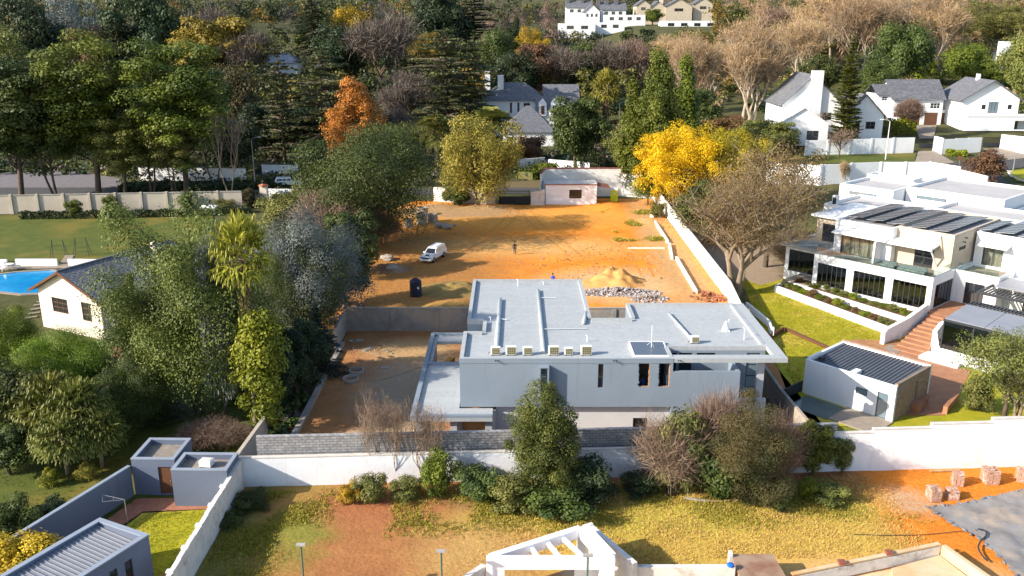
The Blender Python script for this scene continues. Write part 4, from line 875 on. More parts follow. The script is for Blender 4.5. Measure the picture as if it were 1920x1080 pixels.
def rubble(name, cx, cy, rx, ry, n, smin, smax, mat, label, cat, h=.5, rot=0):
    b = B()
    for k in range(n):
        a, t = rr_.random() * 6.28, rr_.random() ** .6; u, v_ = rx * t * math.cos(a), ry * t * math.sin(a); s = smin + (smax - smin) * rr_.random(); z = h * (1 - t) * rr_.random() + s * .2
        q = Matrix.Translation((cx + u * math.cos(rot) - v_ * math.sin(rot), cy + u * math.sin(rot) + v_ * math.cos(rot), z + .05)) @ Matrix.Rotation(rr_.random()*6, 4, Vector(rr_.normal(size=3)).normalized()) @ Matrix.Diagonal((s, s*.75, s*.55, 1))
        b.add([tuple(q @ Vector(p)) for p in ((-.5,-.5,-.5),(.5,-.4,-.5),(.45,.5,-.5),(-.5,.45,-.4),(-.4,-.5,.5),(.5,-.5,.4),(.4,.4,.5),(-.45,.5,.5))], [(0,3,2,1),(4,5,6,7),(0,1,5,4),(1,2,6,5),(2,3,7,6),(3,0,4,7)])
    o = b.build(name, MAT[mat]); tag(o, label, cat, kind='stuff'); return o
M('rubble_mix', (.40,.32,.27), (.20,.17,.16), 3.2, c3=(.52,.50,.52), s3=1.9)
rubble('rubble', *P(1160, 551), 5.2, 1.6, 1100, .08, .34, 'rubble_mix', 'bank of grey and pinkish builders rubble behind the roof notch', 'rubble', .8); rubble('rubble', *P(1215, 562), 2.4, 1.8, 320, .08, .32, 'rubble_mix', 'scattered rubble at the right end of the rubble bank', 'rubble', .5)
rubble('stones', *P(1330, 560), 2.2, 2.2, 60, .15, .6, 'terracotta', 'broken bricks lying beside the cream wall', 'rubble', .4)
rr_ = np.random.default_rng(21)
rubble('stones', 3, 122, 20, 30, 700, .05, .16, 'pale_stone', 'loose stones and clods strewn over the orange dirt', 'stones', .06)
rubble('stones', 12, 113, 10, 12, 500, .06, .26, 'brown_dirt', 'brown clods of earth over the right of the dirt yard', 'stones', .06)
def dirt_h(x, y): return .03 + .07 * (nz(x, y, .35) + .5 * nz(x, y, .35 * 2.7)) + .07 * 1.2 + mounds(x, y)
M('track_dirt', (.66,.30,.055), (.52,.20,.035), .9, bump=1, bscale=5)
def track(pts):
    q = [Vector(P(*p)) for p in pts]; line = []
    for i in range(len(q) - 1):
        for t in np.linspace(0, 1, 14, endpoint=False):
            a, b2, c, d = q[max(0, i-1)], q[i], q[i+1], q[min(len(q)-1, i+2)]; line.append(.5 * ((2*b2) + (c-a)*t + (2*a-5*b2+4*c-d)*t*t + (3*b2-a-3*c+d)*t**3))
    rg_ = random.Random(len(line)); b = B()
    for off in (-.78, .78):
        v = []; n_ = len(line)
        for i, p_ in enumerate(line):
            dd = (line[min(n_-1, i+1)] - line[max(0, i-1)]).normalized(); nn = Vector((-dd.y, dd.x))
            for e_ in (-.14, .14): r_ = p_ + nn * (off + e_ + rg_.uniform(-.04, .04)); v.append((r_.x, r_.y, dirt_h(r_.x, r_.y) + .022))
        b.add(v, [(2*i, 2*i+1, 2*i+3, 2*i+2) for i in range(n_ - 1)])
    o = b.build('tyre_tracks', MAT['track_dirt']); o['kind'] = 'structure'
track([(965, 390), (960, 405), (935, 430), (880, 462), (838, 478)]); track([(985, 392), (1000, 415), (1040, 450), (1090, 490)]); track([(900, 455), (960, 450), (1060, 440), (1160, 450), (1235, 500)]); track([(1215, 520), (1180, 470), (1100, 430), (1010, 400), (970, 390)])
# courtyard clutter
cl = random.Random(8)
for k, (px, py, L_) in enumerate(((672,640,1.0),(690,655,1.3),(722,690,.7),(660,640,.6))):
    x, y = P(px, py); o = B().box(-L_/2, L_/2, -.3, .3, 0, .04).build('cement_board', MAT['pale_stone']); o.location = (x, y, .05); o.rotation_euler = (0, 0, cl.random()); tag(o, ['pale board lying near the courtyard back wall', 'longer pale board lying mid courtyard', 'pale board beside the cement patch', 'small pale board nearest the courtyard corner'][k], 'board')
def cable(name, pts, r, mat, label, z=.06, cat='cable'):
    q = [Vector((*P(*p), z)) for p in pts]; o = []
    for i in range(len(q) - 1):
        for t in np.linspace(0, 1, 6, endpoint=False):
            a, b2, c, d = q[max(0, i-1)], q[i], q[i+1], q[min(len(q)-1, i+2)]; o.append(tuple(.5 * ((2*b2) + (c-a)*t + (2*a-5*b2+4*c-d)*t*t + (3*b2-a-3*c+d)*t**3)))
    solo(B().tube(o + [tuple(q[-1])], r, 5), name, mat, label, cat, smooth=True)
cable('cable', [(612,648),(640,660),(655,655),(668,638),(700,634),(740,645)], .02, 'pale_stone', 'pale cable looping along the courtyard back wall')
cable('cable', [(655,655),(700,665),(712,672),(690,690),(688,712),(705,716),(760,700),(790,688)], .02, 'pale_stone', 'pale cable looping across the courtyard floor', .07)
bo = rubble('stones', -13.4, 80.5, 3, 2.2, 26, .06, .2, 'raw_concrete', 'small stones strewn over the back of the courtyard', 'stones', .1)
rubble('debris', 20.9, 64.5, .55, 4, 90, .3, 1.1, 'charcoal', 'dark tangle of scrap boards between house and side wall', 'debris', .9)
o = B().box(-.35,.35,-.5,.5,0,.35).build('blue_tub', MAT['blue_plastic']); o.location = (20.6, 67, .04); tag(o, 'blue plastic tub behind the right corner of the grey house', 'tub')

# ------------------------------------------------------------------ the vacant lot in front
def PTH(px, py, h):
    z = h
    for _ in range(60):
        x, y = P(px, py, min(z, 29.5)); z += .3 * (TZ(x, y) + h - z)
    return x, y, TZ(x, y)
ruin = thing('pergola_ruin', 'white triangular concrete pergola frame with three cross beams at bottom centre', 'pergola', (2.5, 43.5, 0)); RO = -Vector(ruin.location)
zt = 2.6; FL, FR, AP = (-1.2, 42.2), (5.45, 42.2), (4.1, 45.3)
wp(B().box(-1.42, 5.68, 41.98, 42.45, zt - .62, zt), 'front_beam', 'white_wall_old', ruin)
wp(B().bar((-1.2, 42.47, zt - .33), (4.0, 45.35, zt - .33), .42, .6), 'side_beam', 'white_wall_old', ruin); wp(B().bar((5.45, 42.47, zt - .31), (4.2, 45.4, zt - .31), .75, .6), 'side_beam', 'white_wall_old', ruin)
for a, b2 in (((1.1, 43.6), (1.5, 42.46)), ((2.0, 44.15), (2.75, 42.46)), ((2.9, 44.6), (4.1, 42.46))): wp(B().bar((*a, zt - .28), (*b2, zt - .28), .2, .22), 'cross_beam', 'white_wall_old', ruin)
wp(B().box(-1.41, -.42, 41.99, 42.44, 0, zt - .62), 'post', 'white_wall_old', ruin); wp(B().box(4.85, 5.67, 41.99, 42.44, 0, zt - .62), 'post', 'white_wall_old', ruin); wp(B().box(3.85, 4.35, 45.15, 45.6, 0, zt - .62), 'post', 'white_wall_old', ruin)
wp(B().wall((3.6, 43.2), (5.1, 43.5), 0, 1.9, .2), 'inner_wall', 'white_wall_old', ruin)
patch('ruin_floor', [(-1.0, 42.5), (5.2, 42.5), (4.1, 45.1)], 'brown_dirt', .17)
lw = thing('garden_wall', 'low stained white wall bending round the triangular pergola to the right', 'wall', (8, 43, 0))
wp(B().wall((4.55, 46.35), (6.75, 42.45), 0, 2.05, .3), 'wall_section', 'white_wall_stained', lw); wp(B().wall((6.8, 42.9), (12.6, 42.9), 0, 1.5, .3), 'wall_section', 'white_wall_stained', lw); wp(B().wall((4.35, 46.1), (4.9, 46.4), 0, 2.1, .25), 'wall_section', 'white_wall_stained', lw)
solo(B().wall((-2.6, 40.9), (-1.45, 42.2), 0, 2.1, .3), 'low_wall', 'white_wall_stained', 'stained white wall stub at the left foot of the triangular pergola', 'wall')
rs = thing('rusty_tank', 'rusty flat topped metal tank beside the low white wall at bottom right', 'tank', (14.1, 43.2, 0))
B().prism([(-1.3,-1.6),(1.2,-1.6),(1.05,1.3),(-1.3,1.3)], 0, 1.2).build('shell', MAT['rust'], rs); B().prism([(-1.36,-1.66),(1.26,-1.66),(1.1,1.36),(-1.36,1.36)], 1.2, 1.27).build('lid', MAT['rust'], rs); B().box(-1.5,-1.32,1.0,1.4,0,1.5).build('post', MAT['white_wall_stained'], rs)
o = B().lathe([(.1,0),(.2,0),(.2,.12),(.1,.16)], 12).build('blue_valve_cap', MAT['blue_plastic']); o.location = (12.35, 43.05, 1.5); tag(o, 'small bright blue plastic cap on the low white wall', 'cap')
fd = thing('foundation', 'pale L shaped foundation walls of an unfinished pool at bottom right', 'foundation', (21, 44, 0))
wp(B().wall((15.9, 42.9), (25.7, 45.95), 0, 1.0, .28), 'foundation_wall', 'pool_shell', fd); wp(B().wall((25.72, 45.9), (27.2, 41.6), 0, .95, .3), 'foundation_wall', 'pool_shell', fd); wp(B().wall((15.9, 42.85), (25.62, 45.87), .2, .9, -.02), 'plaster_face', 'white_wall_stained', fd)
wp(B().prism([(21.5,42.2),(26.9,41.5),(25.6,45.8),(22.2,44.5)], 0, .35), 'ledge', 'pool_shell', fd)
for q in (.32, .64): wp(B().box(15.9 + 9.8*q - .2, 15.9 + 9.8*q + .2, 42.9 + 3.05*q - .05, 42.9 + 3.05*q + .3, 1.002, 1.18), 'pier_cap', 'red_oxide', fd)
patch('pool_floor', [(16.3, 42.9), (16.3, 38), (27, 38), (26.9, 41.8), (25.5, 45.6)], 'pool_shell', .16)
tp = [P(1738,955), P(1800,949), P(1860,936), P(1935,918), (47, 53), (46, 38), P(1905,1085), P(1872,1048), P(1832,1012), P(1790,990)]
tarp = patch('tarpaulin', tp, 'tarp', .1, .3, .035, .7, kind=None, extra=lambda x, y: .13 * (1 - abs(nz(x * .6 + y * .4, y * .9 - x * .2, .8))) ** 6 + .10 * (1 - abs(nz(x * .3 - y * .8, x * .9, .9))) ** 8); tag(tarp, 'large crumpled grey tarpaulin spread over the red earth', 'tarpaulin')
rg = random.Random(11); sbm = None
edge = [tp[0], tp[1], tp[2], tp[3]]; edge2 = [tp[6], tp[7], tp[8], tp[9], tp[0]]
for ed in (edge, edge2):
    for i in range(len(ed) - 1):
        a, b2 = Vector(ed[i]), Vector(ed[i+1]); L = (b2 - a).length; k = 0.
        while k < L:
            p_ = a.lerp(b2, k / L); k += .3 + .55 * rg.random()
            o = rock(p_.x + rg.uniform(-.1, .1), p_.y + rg.uniform(-.1, .1), .17, .16, 77, .5) if sbm is None else link('sandbag', sbm)
            if sbm is None: sbm = o.data; sbm.materials.append(MAT['sandbag']); o.name = 'sandbag'
            o.location = (p_.x, p_.y, .16); o.rotation_euler = (0, 0, rg.random() * 6); o.scale = (rg.uniform(.7, 2.0), rg.uniform(.6, 1), rg.uniform(.6, 1.1)); tag(o, 'grey sandbag weighing down the edge of the grey tarpaulin', 'sandbag', 'sandbags along the tarpaulin edge')
rg = random.Random(4)
for px, py, wpx, hpx, lb in ((1797,915,24,27,'brick stack by the white wall, second from right'), (1861,912,30,30,'largest brick stack, near the right end of the white wall'), (1757,944,26,27,'brick stack at the corner of the tarpaulin, left of the pair'), (1788,941,22,21,'lowest brick stack, right of the pair by the tarpaulin'), (1917,908,22,28,'brick stack cut off by the right edge of the picture')):
    x, y = P(px, py); s_ = .0365; w_ = wpx * s_ * .92; h_ = hpx * s_ * .95; r = thing('brick_stack', lb, 'bricks', (x, y, .1), rg.uniform(-.35, .1), 'stacks of red bricks'); b = B(); nzz = int(h_ / .085)
    for k in range(nzz):
        for i in range(int(w_ / .24)):
            for j in range(int(w_ / .12)):
                if k >= nzz - 2 and rg.random() < .3: continue
                ox, oy = rg.uniform(-.02, .02), rg.uniform(-.02, .02); b.box(-w_/2 + i*.24 + ox, -w_/2 + i*.24 + .222 + ox, j*.12 + oy, j*.12 + .106 + oy, k*.085, k*.085 + .073)
    tag(b.build('bricks', MAT['brick_red'], r), kind='stuff')
def lamp(px, ty, bx_, by, label):
    x, y = P(bx_, by); h = ZC(ty, y); r = thing('lamp_post', label, 'lamp post', (x, y, 0))
    B().tube([(0,0,0),(0,0,h - .08)], .055, 8).build('pole', MAT['green_pole'], r); B().box(-.25,.25,-.12,.12,h - .08,h).build('lamp_head', MAT['concrete'], r); B().box(-.2,.2,-.1,.1,h - .1,h - .083).build('diffuser', MAT['white_paint'], r); B().box(-.1,.1,-.1,.1,0,.04).build('base_plate', MAT['charcoal'], r)
lamp(570, 1020, 573, 1135, 'green lamp post with flat head on the red dirt at bottom left'); lamp(827, 1032, 830, 1150, 'green lamp post with flat head left of the white pergola'); lamp(1098, 1040, 1098, 1190, 'thin lamp post standing before the white triangular pergola')
cable('hose', [(1832,1000),(1845,1003),(1848,1012),(1838,1022),(1833,1035),(1840,1050),(1850,1060)], .05, 'hose', 'dark blue hose curling over the tarpaulin edge', .32, 'hose')
cable('cable', [(1598,1006),(1680,1008),(1740,1006),(1800,1000),(1832,998)], .02, 'charcoal', 'thin dark cable lying across grass and red dirt', .16)
for k, (a, b2, lb) in enumerate((((1744,887),(1800,885),'timber pole lying at the foot of the white wall'), ((1282,937),(1330,944),'weathered plank in the grass below the bare bushes, left of two'), ((1330,944),(1382,942),'weathered plank in the grass below the bare bushes, right of two'), ((752,936),(782,931),'short plank on the bare earth below the thin bare trees'))):
    A, C = P(*a), P(*b2); solo(B().bar((*A, .16), (*C, .16), .16, .08), 'plank', 'timber' if k != 1 else 'concrete', lb, 'plank')

# ------------------------------------------------------------------ blue grey outbuildings, bottom left
def flatblock(root, x0, x1, y0, y1, z1, mat, rmat, cap, t=.22, drop=.35, **ops):
    B().shell(x0, x1, y0, y1, 0, z1, t, **ops).build('wall', MAT[mat], root)
    B().box(x0 + t, x1 - t, y0 + t, y1 - t, z1 - drop - .15, z1 - drop).build('roof', MAT[rmat], root)
    B().shell(x0 - .02, x1 + .02, y0 - .02, y1 + .02, z1 + .002, z1 + .07, t + .04).build('coping', MAT[cap], root)
ob = thing('outbuilding', 'blue grey flat roofed outbuilding with a dark brown door', 'building', (-25.7, 53.4, 0), R(-1))
flatblock(ob, 0, 2.95, 0, 3.1, 2.7, 'blue_grey', 'roof_gravel', 'blue_grey_cap', f=[(1.75, 2.65, .1, 2.15)])
dr = B().box(1.77, 2.63, .08, .14, .1, 2.13).build('door', MAT['dark_wood'], ob); B().box(2.48,2.53,.02,.079,1.0,1.12).build('handle', MAT['steel'], dr)
ob2 = thing('outbuilding', 'blue grey flat roofed block with gravel roof beside the white wall', 'building', (-22.45, 51.9, 0), R(-1))
flatblock(ob2, 0, 3.7, 0, 2.4, 2.7, 'blue_grey', 'roof_gravel', 'blue_grey_cap')
ac = thing('air_conditioner', 'white box air conditioner on the gravel roof at lower left', 'air conditioner', (-20.5, 53.1, 2.35), R(-8))
B().box(-.4,.4,-.3,.3,.08,.5).build('casing', MAT['white_paint'], ac); B().box(-.32,.32,-.22,.22,.502,.53).build('grille', MAT['kerb_white'], ac); [B().box(sx-.04,sx+.04,-.3,.3,0,.08).build('foot', MAT['charcoal'], ac) for sx in (-.3,.3)]
mb = thing('outbuilding', 'blue grey building with pale ribbed metal roof at bottom left', 'building', (-24.21, 45.51, 0), R(-26))
B().shell(0, 3.95, -14, 0, 0, 3.0, .25, r=[(11.2, 11.7, 1.1, 2.3), (12.2, 12.7, 1.1, 2.3)]).build('wall', MAT['blue_grey'], mb)
B().slab([(.25,-13.75,2.75),(3.7,-13.75,2.5),(3.7,-.25,2.5),(.25,-.25,2.75)], .06).build('roof', MAT['grey_metal_roof'], mb)
rbm = B().bar((.27,0,2.845),(3.68,0,2.598),.05,.05).mesh('rib')
for k in range(48): o = link('roof_rib', rbm, mb, MAT['grey_metal_roof']); o.location = (0, -.45 - k*.28, 0)
B().shell(-.03, 3.98, -14.03, .03, 3.002, 3.08, .32).build('coping', MAT['blue_grey_cap'], mb)
for s_ in (11.2, 12.2): window(mb, (3.95, -14 + s_), (3.95, -14 + s_ + .5), 1.1, 2.3, 1, 1, fw=.05)
w0 = B().lathe([(.06,0),(.09,.05),(.09,.2),(.04,.22)], 10, (4.05, -3.4, 2.1)).build('wall_lamp', MAT['charcoal'], mb)
yw = thing('yard_wall', 'long blue grey yard wall running down to the lower left corner', 'wall', (-27, 48, 0))
wp(B().wall((-25.75, 53.3), (-29.6, 43.0), 0, 2.2, -.22), 'wall_panel', 'blue_grey', yw); wp(B().wall((-25.73, 53.3), (-29.58, 43.0), 2.202, 2.28, -.26), 'coping', 'blue_grey_cap', yw)
ww = thing('yard_wall', 'stained whitish wall with worn top between small lawn and red dirt', 'wall', (-18.6, 47, 0))
for k in range(6):
    y1, y0 = 54.2 - k*2.3, 54.2 - (k+1)*2.3; wp(B().wall((-18.5, y0), (-18.5, y1), 0, 2.25 - .05*(k % 2), .28), 'wall_panel', 'white_wall_stained', ww)
    wp(B().box(-18.86, -18.44, y0 + .9, y0 + 1.2, 2.2, 2.32), 'pier_cap', 'white_wall_stained', ww)
patch('yard_lawn', [(-24.3, 51.0), (-18.9, 51.6), (-18.9, 44), (-20, 42.5), (-25.5, 46.5)], 'lawn_sun', .05)
patch('yard_paving', [(-25.4, 52.9), (-18.9, 52.9), (-18.9, 51.6), (-24.3, 51.2), (-27.8, 43), (-28.6, 43)], 'brick_paving', .055)
patch('yard_step', [(-20.4, 44.4), (-18.9, 44.4), (-18.9, 40), (-20.4, 40)], 'brick_paving', .06)
wl = thing('washing_line', 'thin folding washing line pole on the small walled lawn', 'washing line', P(240, 982) + (.05,))
B().tube([(0,0,0),(0,0,1.7)], .03, 6).build('pole', MAT['steel'], wl)
B().bar((0,0,1.7),(-1.6,.5,1.75),.03).bar((0,0,1.7),(-1.3,-.3,1.72),.03).bar((-1.6,.5,1.75),(-1.3,-.3,1.72),.02).bar((-.8,.25,1.73),(-.65,-.15,1.71),.02).build('arms', MAT['steel'], wl)

# ------------------------------------------------------------------ cream house and swimming pool, left
lh = thing('gabled_house', 'cream gabled house with grey tiled roof by the swimming pool', 'house', (-49.6, 88.0, 0), R(-26.8))
B().shell(0, 9.4, 0, 14, 0, 4.3, .25, f=[(2.0, 4.4, 2.0, 3.6), (6.5, 7.9, 1.7, 3.7)], r=[(5.0, 6.3, 1.0, 2.4)]).add([(0,0,4.3),(9.4,0,4.3),(4.2,0,6.5),(0,.25,4.3),(9.4,.25,4.3),(4.2,.25,6.5)], [(0,1,2),(5,4,3),(1,4,5,2),(2,5,3,0)]).build('wall', MAT['cream_render'], lh)
rf = B(); rf.slab([(-.9,-.5,3.95),(-.9,14.5,3.95),(4.2,14.5,6.55),(4.2,-.5,6.55)], .16).slab([(10.2,-.5,3.95),(10.2,14.5,3.95),(4.2,14.5,6.55),(4.2,-.5,6.55)], .16); rf.build('roof', MAT['slate_tiles'], lh)
B().bar((4.2,-.5,6.75),(4.2,14.5,6.75),.25,.14).build('ridge', MAT['slate'], lh); B().box(4.6,5.2,11,11.6,5.5,7.3).build('chimney', MAT['cream_render'], lh)
B().bar((-.9,-.52,3.98),(4.2,-.52,6.58),.06,.26).bar((10.2,-.52,3.98),(4.2,-.52,6.58),.06,.26).build('bargeboard', MAT['dark_wood'], lh)
window(lh, (2.0,0), (4.4,0), 2.0, 3.6, 3, 3, fm='dark_wood', fw=.06); window(lh, (6.5,0), (7.9,0), 1.7, 3.7, 2, 3, fm='dark_wood', fw=.06); window(lh, (9.4,5.0), (9.4,6.3), 1.0, 2.4, 2, 2, fm='dark_wood', fw=.06)
B().tube([(9.46,-.02,.1),(9.46,-.02,4.0)], .05, 6).build('downpipe', MAT['beige_wall'], lh)
patch('brick_apron', [P(210,655), P(240,640), P(300,648), P(300,705), P(205,702)], 'brick_paving', .06)
pool = [P(-30,520), P(30,512), P(95,508), P(122,513), P(118,524), P(90,550), P(40,552), P(-30,545)]
def pool_edge():
    n = len(pool); c = Vector((sum(p[0] for p in pool)/n, sum(p[1] for p in pool)/n)); out = [tuple(c + (Vector(p) - c) * 1.10) for p in pool]
    b = B()
    for i in range(n):
        j = (i+1) % n; b.prism([out[i], out[j], pool[j], pool[i]] if True else [], 0, .14)
    solo(b, 'pool_coping', 'paving', 'pale stone coping round the bright blue swimming pool', 'pool edge')
pool_edge(); patch('pool_water', pool, 'pool_blue', .07)
patch('pool_deck', [P(-20,508), P(30,505), P(150,503), P(160,497), P(-20,494)], 'paving', .045)
pw = thing('retaining_wall', 'low white retaining wall with steps above the pool', 'wall', (-60, 112, 0))
a_, b_, c_, d_ = P(30,499), P(108,499), P(128,499), P(190,500)
wp(B().wall(a_, b_, 0, .95, .25), 'wall_panel', 'white_render', pw); wp(B().wall(d_, c_, 0, .95, -.25), 'wall_panel', 'white_render', pw); wp(B().wall(P(-20,500), P(14,500), 0, .95, .25), 'wall_panel', 'white_render', pw)
for k in range(5): wp(B().box(b_[0] + .1, c_[0] - .1, b_[1] + k*.45, b_[1] + k*.45 + .45, 0, .18 + k*.18), 'step', 'paving', pw)
_so = ['third', 'second', 'fourth', 'fifth', 'nearest']
for k, (px, py) in enumerate(((64,588),(68,580),(74,572),(80,566),(58,596))):
    o = B().box(-.6,.6,-.25,.25,0,.05).build('stepping_stone', MAT['paving']); o.location = (*P(px, py), .045); o.rotation_euler = (0,0,R(30)); tag(o, ['second pale stepping stone from the near end of the pool path', 'middle pale stepping stone of the curved pool path', 'pale stepping stone second from the pool', 'pale stepping stone closest to the blue pool', 'pale stepping stone at the near end of the pool path'][k], 'stepping stone', 'stepping stones by the pool')
def table_set(x, y):
    t = thing('garden_table', 'white round garden table beside the blue pool', 'table', (x, y, .06)); B().lathe([(.55,.68),(.6,.70),(.6,.74),(.5,.75)], 18).build('table_top', MAT['white_paint'], t); [B().tube([(.4*math.cos(a), .4*math.sin(a), 0),(.3*math.cos(a), .3*math.sin(a), .69)], .03, 6).build('leg', MAT['white_paint'], t) for a in (0, 1.57, 3.14, 4.71)]
    for k, a in enumerate((.4, 2.6, 4.3)):
        c = thing('garden_chair', ['white garden chair right of the round pool table', 'white garden chair behind the round pool table', 'white garden chair left of the round pool table'][k], 'chair', (x + 1.0*math.cos(a), y + 1.0*math.sin(a), .06), a + 1.57, 'white chairs by the pool')
        B().box(-.25,.25,-.25,.25,.4,.45).build('seat', MAT['white_paint'], c); B().box(-.25,.25,.2,.25,.45,.9).build('backrest', MAT['white_paint'], c); [B().box(i*.22-.02,i*.22+.02,j*.22-.02,j*.22+.02,0,.4).build('leg', MAT['white_paint'], c) for i in (-1,1) for j in (-1,1)]
table_set(*P(18, 506))

# ------------------------------------------------------------------ panelled wall, road and walls on the left
pwl = thing('panelled_wall', 'long beige wall of plain panels and pillars above the shaded lawn', 'wall', (-66, 146, 0))
A, C = Vector((-92, 143.8)), Vector((-46.0, 148.3)); d = (C - A).normalized(); L = (C - A).length; nb = 11
for k in range(nb):
    a, b2 = A + d * L * k / nb, A + d * L * (k + 1) / nb
    nq = Vector((-d.y, d.x)) * .22; wp(B().wall(a + d*.2 + nq, b2 - d*.2 + nq, 0, 3.1, .2), 'wall_panel', 'beige_wall', pwl); wp(B().wall(a - d*.2, a + d*.2, 0, 3.3, .44), 'pillar', 'beige_wall', pwl); wp(B().wall(a + d*.201 + nq*.6, b2 - d*.201 + nq*.6, 3.102, 3.2, .3), 'coping', 'concrete', pwl)
gp = thing('gate_pillar', 'pinkish gate pillar with ball top at the end of the beige wall', 'pillar', P(497, 383) + (0,))
B().box(-.6,.6,-.6,.6,0,3.2).build('shaft', MAT['cream_render'], gp); B().lathe([(.95,0),(.95,.2),(.7,.3),(.4,.45)], 4, (0,0,3.2)).build('cap', MAT['terracotta'], gp); B().lathe([(.1,0),(.25,.15),(.3,.35),(.2,.55),(.05,.65)], 12, (0,0,3.64)).build('lamp_globe', MAT['black'], gp)
wg = thing('white_wall_stub', 'white wall with black gate right of the pinkish gate pillar', 'wall', (-40, 150, 0)); q0, q1 = P(505, 379), P(552, 380)
wp(B().wall(q0, q1, 0, 2.4, .25), 'wall_panel', 'white_wall_old', wg); wp(B().wall((q0[0]+.5, q0[1]-.12), (q1[0]-.5, q1[1]-.12), .05, 1.5, .1), 'gate_leaf', 'black', wg)
pd = thing('sculpture_plinth', 'white plinth with a small dark sculpture before the beige wall', 'sculpture', P(393, 403) + (0,)); B().box(-1.1,1.1,-.6,.6,0,1.3).build('shaft', MAT['white_render'], pd); B().box(-1.3,1.3,-.75,.75,1.3,1.55).build('top_slab', MAT['white_render'], pd); B().tube([(-.2,0,1.55),(-.1,0,1.9),(.15,0,2.2),(.3,0,2.6)], [.28,.2,.2,.08], 8).build('sculpture', MAT['black'], pd, True)
patch('road', [(-130, 156), (-40, 158), (-20, 161.5), (5, 163), (5, 169), (-22, 168.5), (-42, 166), (-130, 172)], 'asphalt', .03)
patch('forecourt', [P(0,352), P(60,352), P(230,352), P(225,335), P(150,322), P(70,318), P(0,325)], 'court_paving', .04)
for i, (p0, p1, lb) in enumerate((((262,338),(462,340),'long white wall with dark coping behind the tall trees on the left'), ((492,332),(560,333),'short white wall section right of the long one, behind the street lamp'))):
    a, b2 = P(*p0), P(*p1); r = thing('white_wall', lb, 'wall', (*a, 0)); wp(B().wall(a, b2, 0, 2.6, .25), 'wall_panel', 'white_wall_old', r); wp(B().wall((a[0], a[1]-.05), (b2[0], b2[1]-.05), 2.603, 2.75, .35), 'coping', 'slate', r)
def streetlamp(px, py, ty, label, arm=1, mat='steel'):
    x, y, z = PT(px, py); h = ZC(ty, y) - z; r = thing('street_lamp', label, 'street lamp', (x, y, z)); B().tube([(0,0,0),(0,0,h*.6),(0,0,h - .3)], [.12,.09,.06], 8).build('pole', MAT[mat], r); B().tube([(0,0,h - .3),(arm*.5,0,h),(arm*1.3,0,h + .1)], .05, 6).build('arm', MAT[mat], r); B().box(arm*1.2 - .1, arm*1.9, -.15, .15, h + .04, h + .18).build('lamp_head', MAT[mat], r)
streetlamp(479, 352, 258, 'tall street lamp in front of the shaded white wall on the left'); streetlamp(1660, 300, 225, 'thin white lamp post in front of the long white wall at right', -1, 'white_paint'); streetlamp(1899, 322, 286, 'short lamp post on the traffic island at the right edge', 1)
streetlamp(1160, 262, 192, 'thin green pole between the palm and the tall conifer', 1, 'green_pole')
for k, (px, py, lb) in enumerate(((112,485,'wire plant frame on the lawn, left of two'), (155,480,'wire plant frame on the lawn, right of two'))):
    x, y = P(px, py); b = B(); [b.tube([(i*1.1, j*.4, 0), (i*.7, 0, 2.6)], .035, 5) for i in (-1, 1) for j in (-1, 1)]; [b.bar((-1.0 + .1*q, 0, .6 + q*.6), (1.0 - .1*q, 0, .6 + q*.6), .03) for q in range(3)]; o = b.build('plant_frame', MAT['charcoal']); o.location = (x, y, .05); tag(o, lb, 'plant frame')
hb = B()
def hedge(name, pts, w_, h, mat, label, seed, per=420, leaf=.22, z=None):
    """clipped hedge: dark core with leaves all over it"""
    rng = np.random.default_rng(seed); r = None; Vs = []; Rs = []; cb = B()
    for i in range(len(pts) - 1):
        a, b2 = np.array(pts[i], float), np.array(pts[i+1], float); L_ = np.linalg.norm((b2 - a)[:2]); n_ = int(per * L_); t = rng.random(n_); dd = (b2 - a)[:2] / L_; nn = np.array([-dd[1], dd[0]])
        s = rng.uniform(-1, 1, n_); zz = rng.random(n_); f = rng.random(n_) < .5; s = np.where(f, np.sign(s) * (1 + .1 * rng.normal(size=n_)), s); zz = np.where(f, zz, 1 + .08 * rng.normal(size=n_))
        C_ = np.zeros((n_, 3)); C_[:, :2] = a[:2] + np.outer(t, (b2 - a)[:2]) + np.outer(s * w_ / 2, nn); z0_ = a[2] + (b2[2] - a[2]) * t; C_[:, 2] = z0_ + zz * h * (1 + .1 * np.sin(t * L_ * 1.7 + seed))
        N_ = norm(rng.normal(size=(n_, 3)) + np.array([0, 0, .6])); T_ = norm(np.cross(N_, rng.normal(size=(n_, 3)))); sz = leaf * (.6 + .8 * rng.random(n_)); Vs.append(quads(C_, norm(np.cross(N_, T_)), T_, sz, sz * .65)); Rs.append(rng.random(n_))
        nv = nn * w_ * .42; cb.prism([a[:2] - nv, b2[:2] - nv, b2[:2] + nv, a[:2] + nv], [a[2]-.1, b2[2]-.1, b2[2]-.1, a[2]-.1], [a[2] + h*.92, b2[2] + h*.92, b2[2] + h*.92, a[2] + h*.92])
    r = thing(name, label, 'hedge', tuple(float(q) for q in pts[0])); o1 = cb.build('hedge_core', MAT['soil'], r); o2 = link('foliage', npmesh(name + '_leaves', np.concatenate(Vs), np.concatenate(Rs)), r, MAT[mat])
    for o in (o1, o2): o.location = -Vector(r.location)
hedge('hedge', [(*P(40,410), 0), (*P(220,408), 0), (*P(385,404), 0), (*P(470,398), 0)], 1.6, 1.0, 'leaf_deep', 'long low dark hedge along the foot of the beige wall', 1, 120, .35)
hedge('hedge', [(*P(230,356), 0), (*P(480,352), 0), (*P(560,345), 0)], 5, 1.0, 'leaf_deep', 'dark ground hedge below the shaded white wall', 2, 160, .45)
hedge('hedge', [(*P(985,336), 0), (*P(1030,322), 0)], 4, 1.6, 'leaf_mid', 'bright green hedge sloping down behind the black gate', 3, 300, .4)

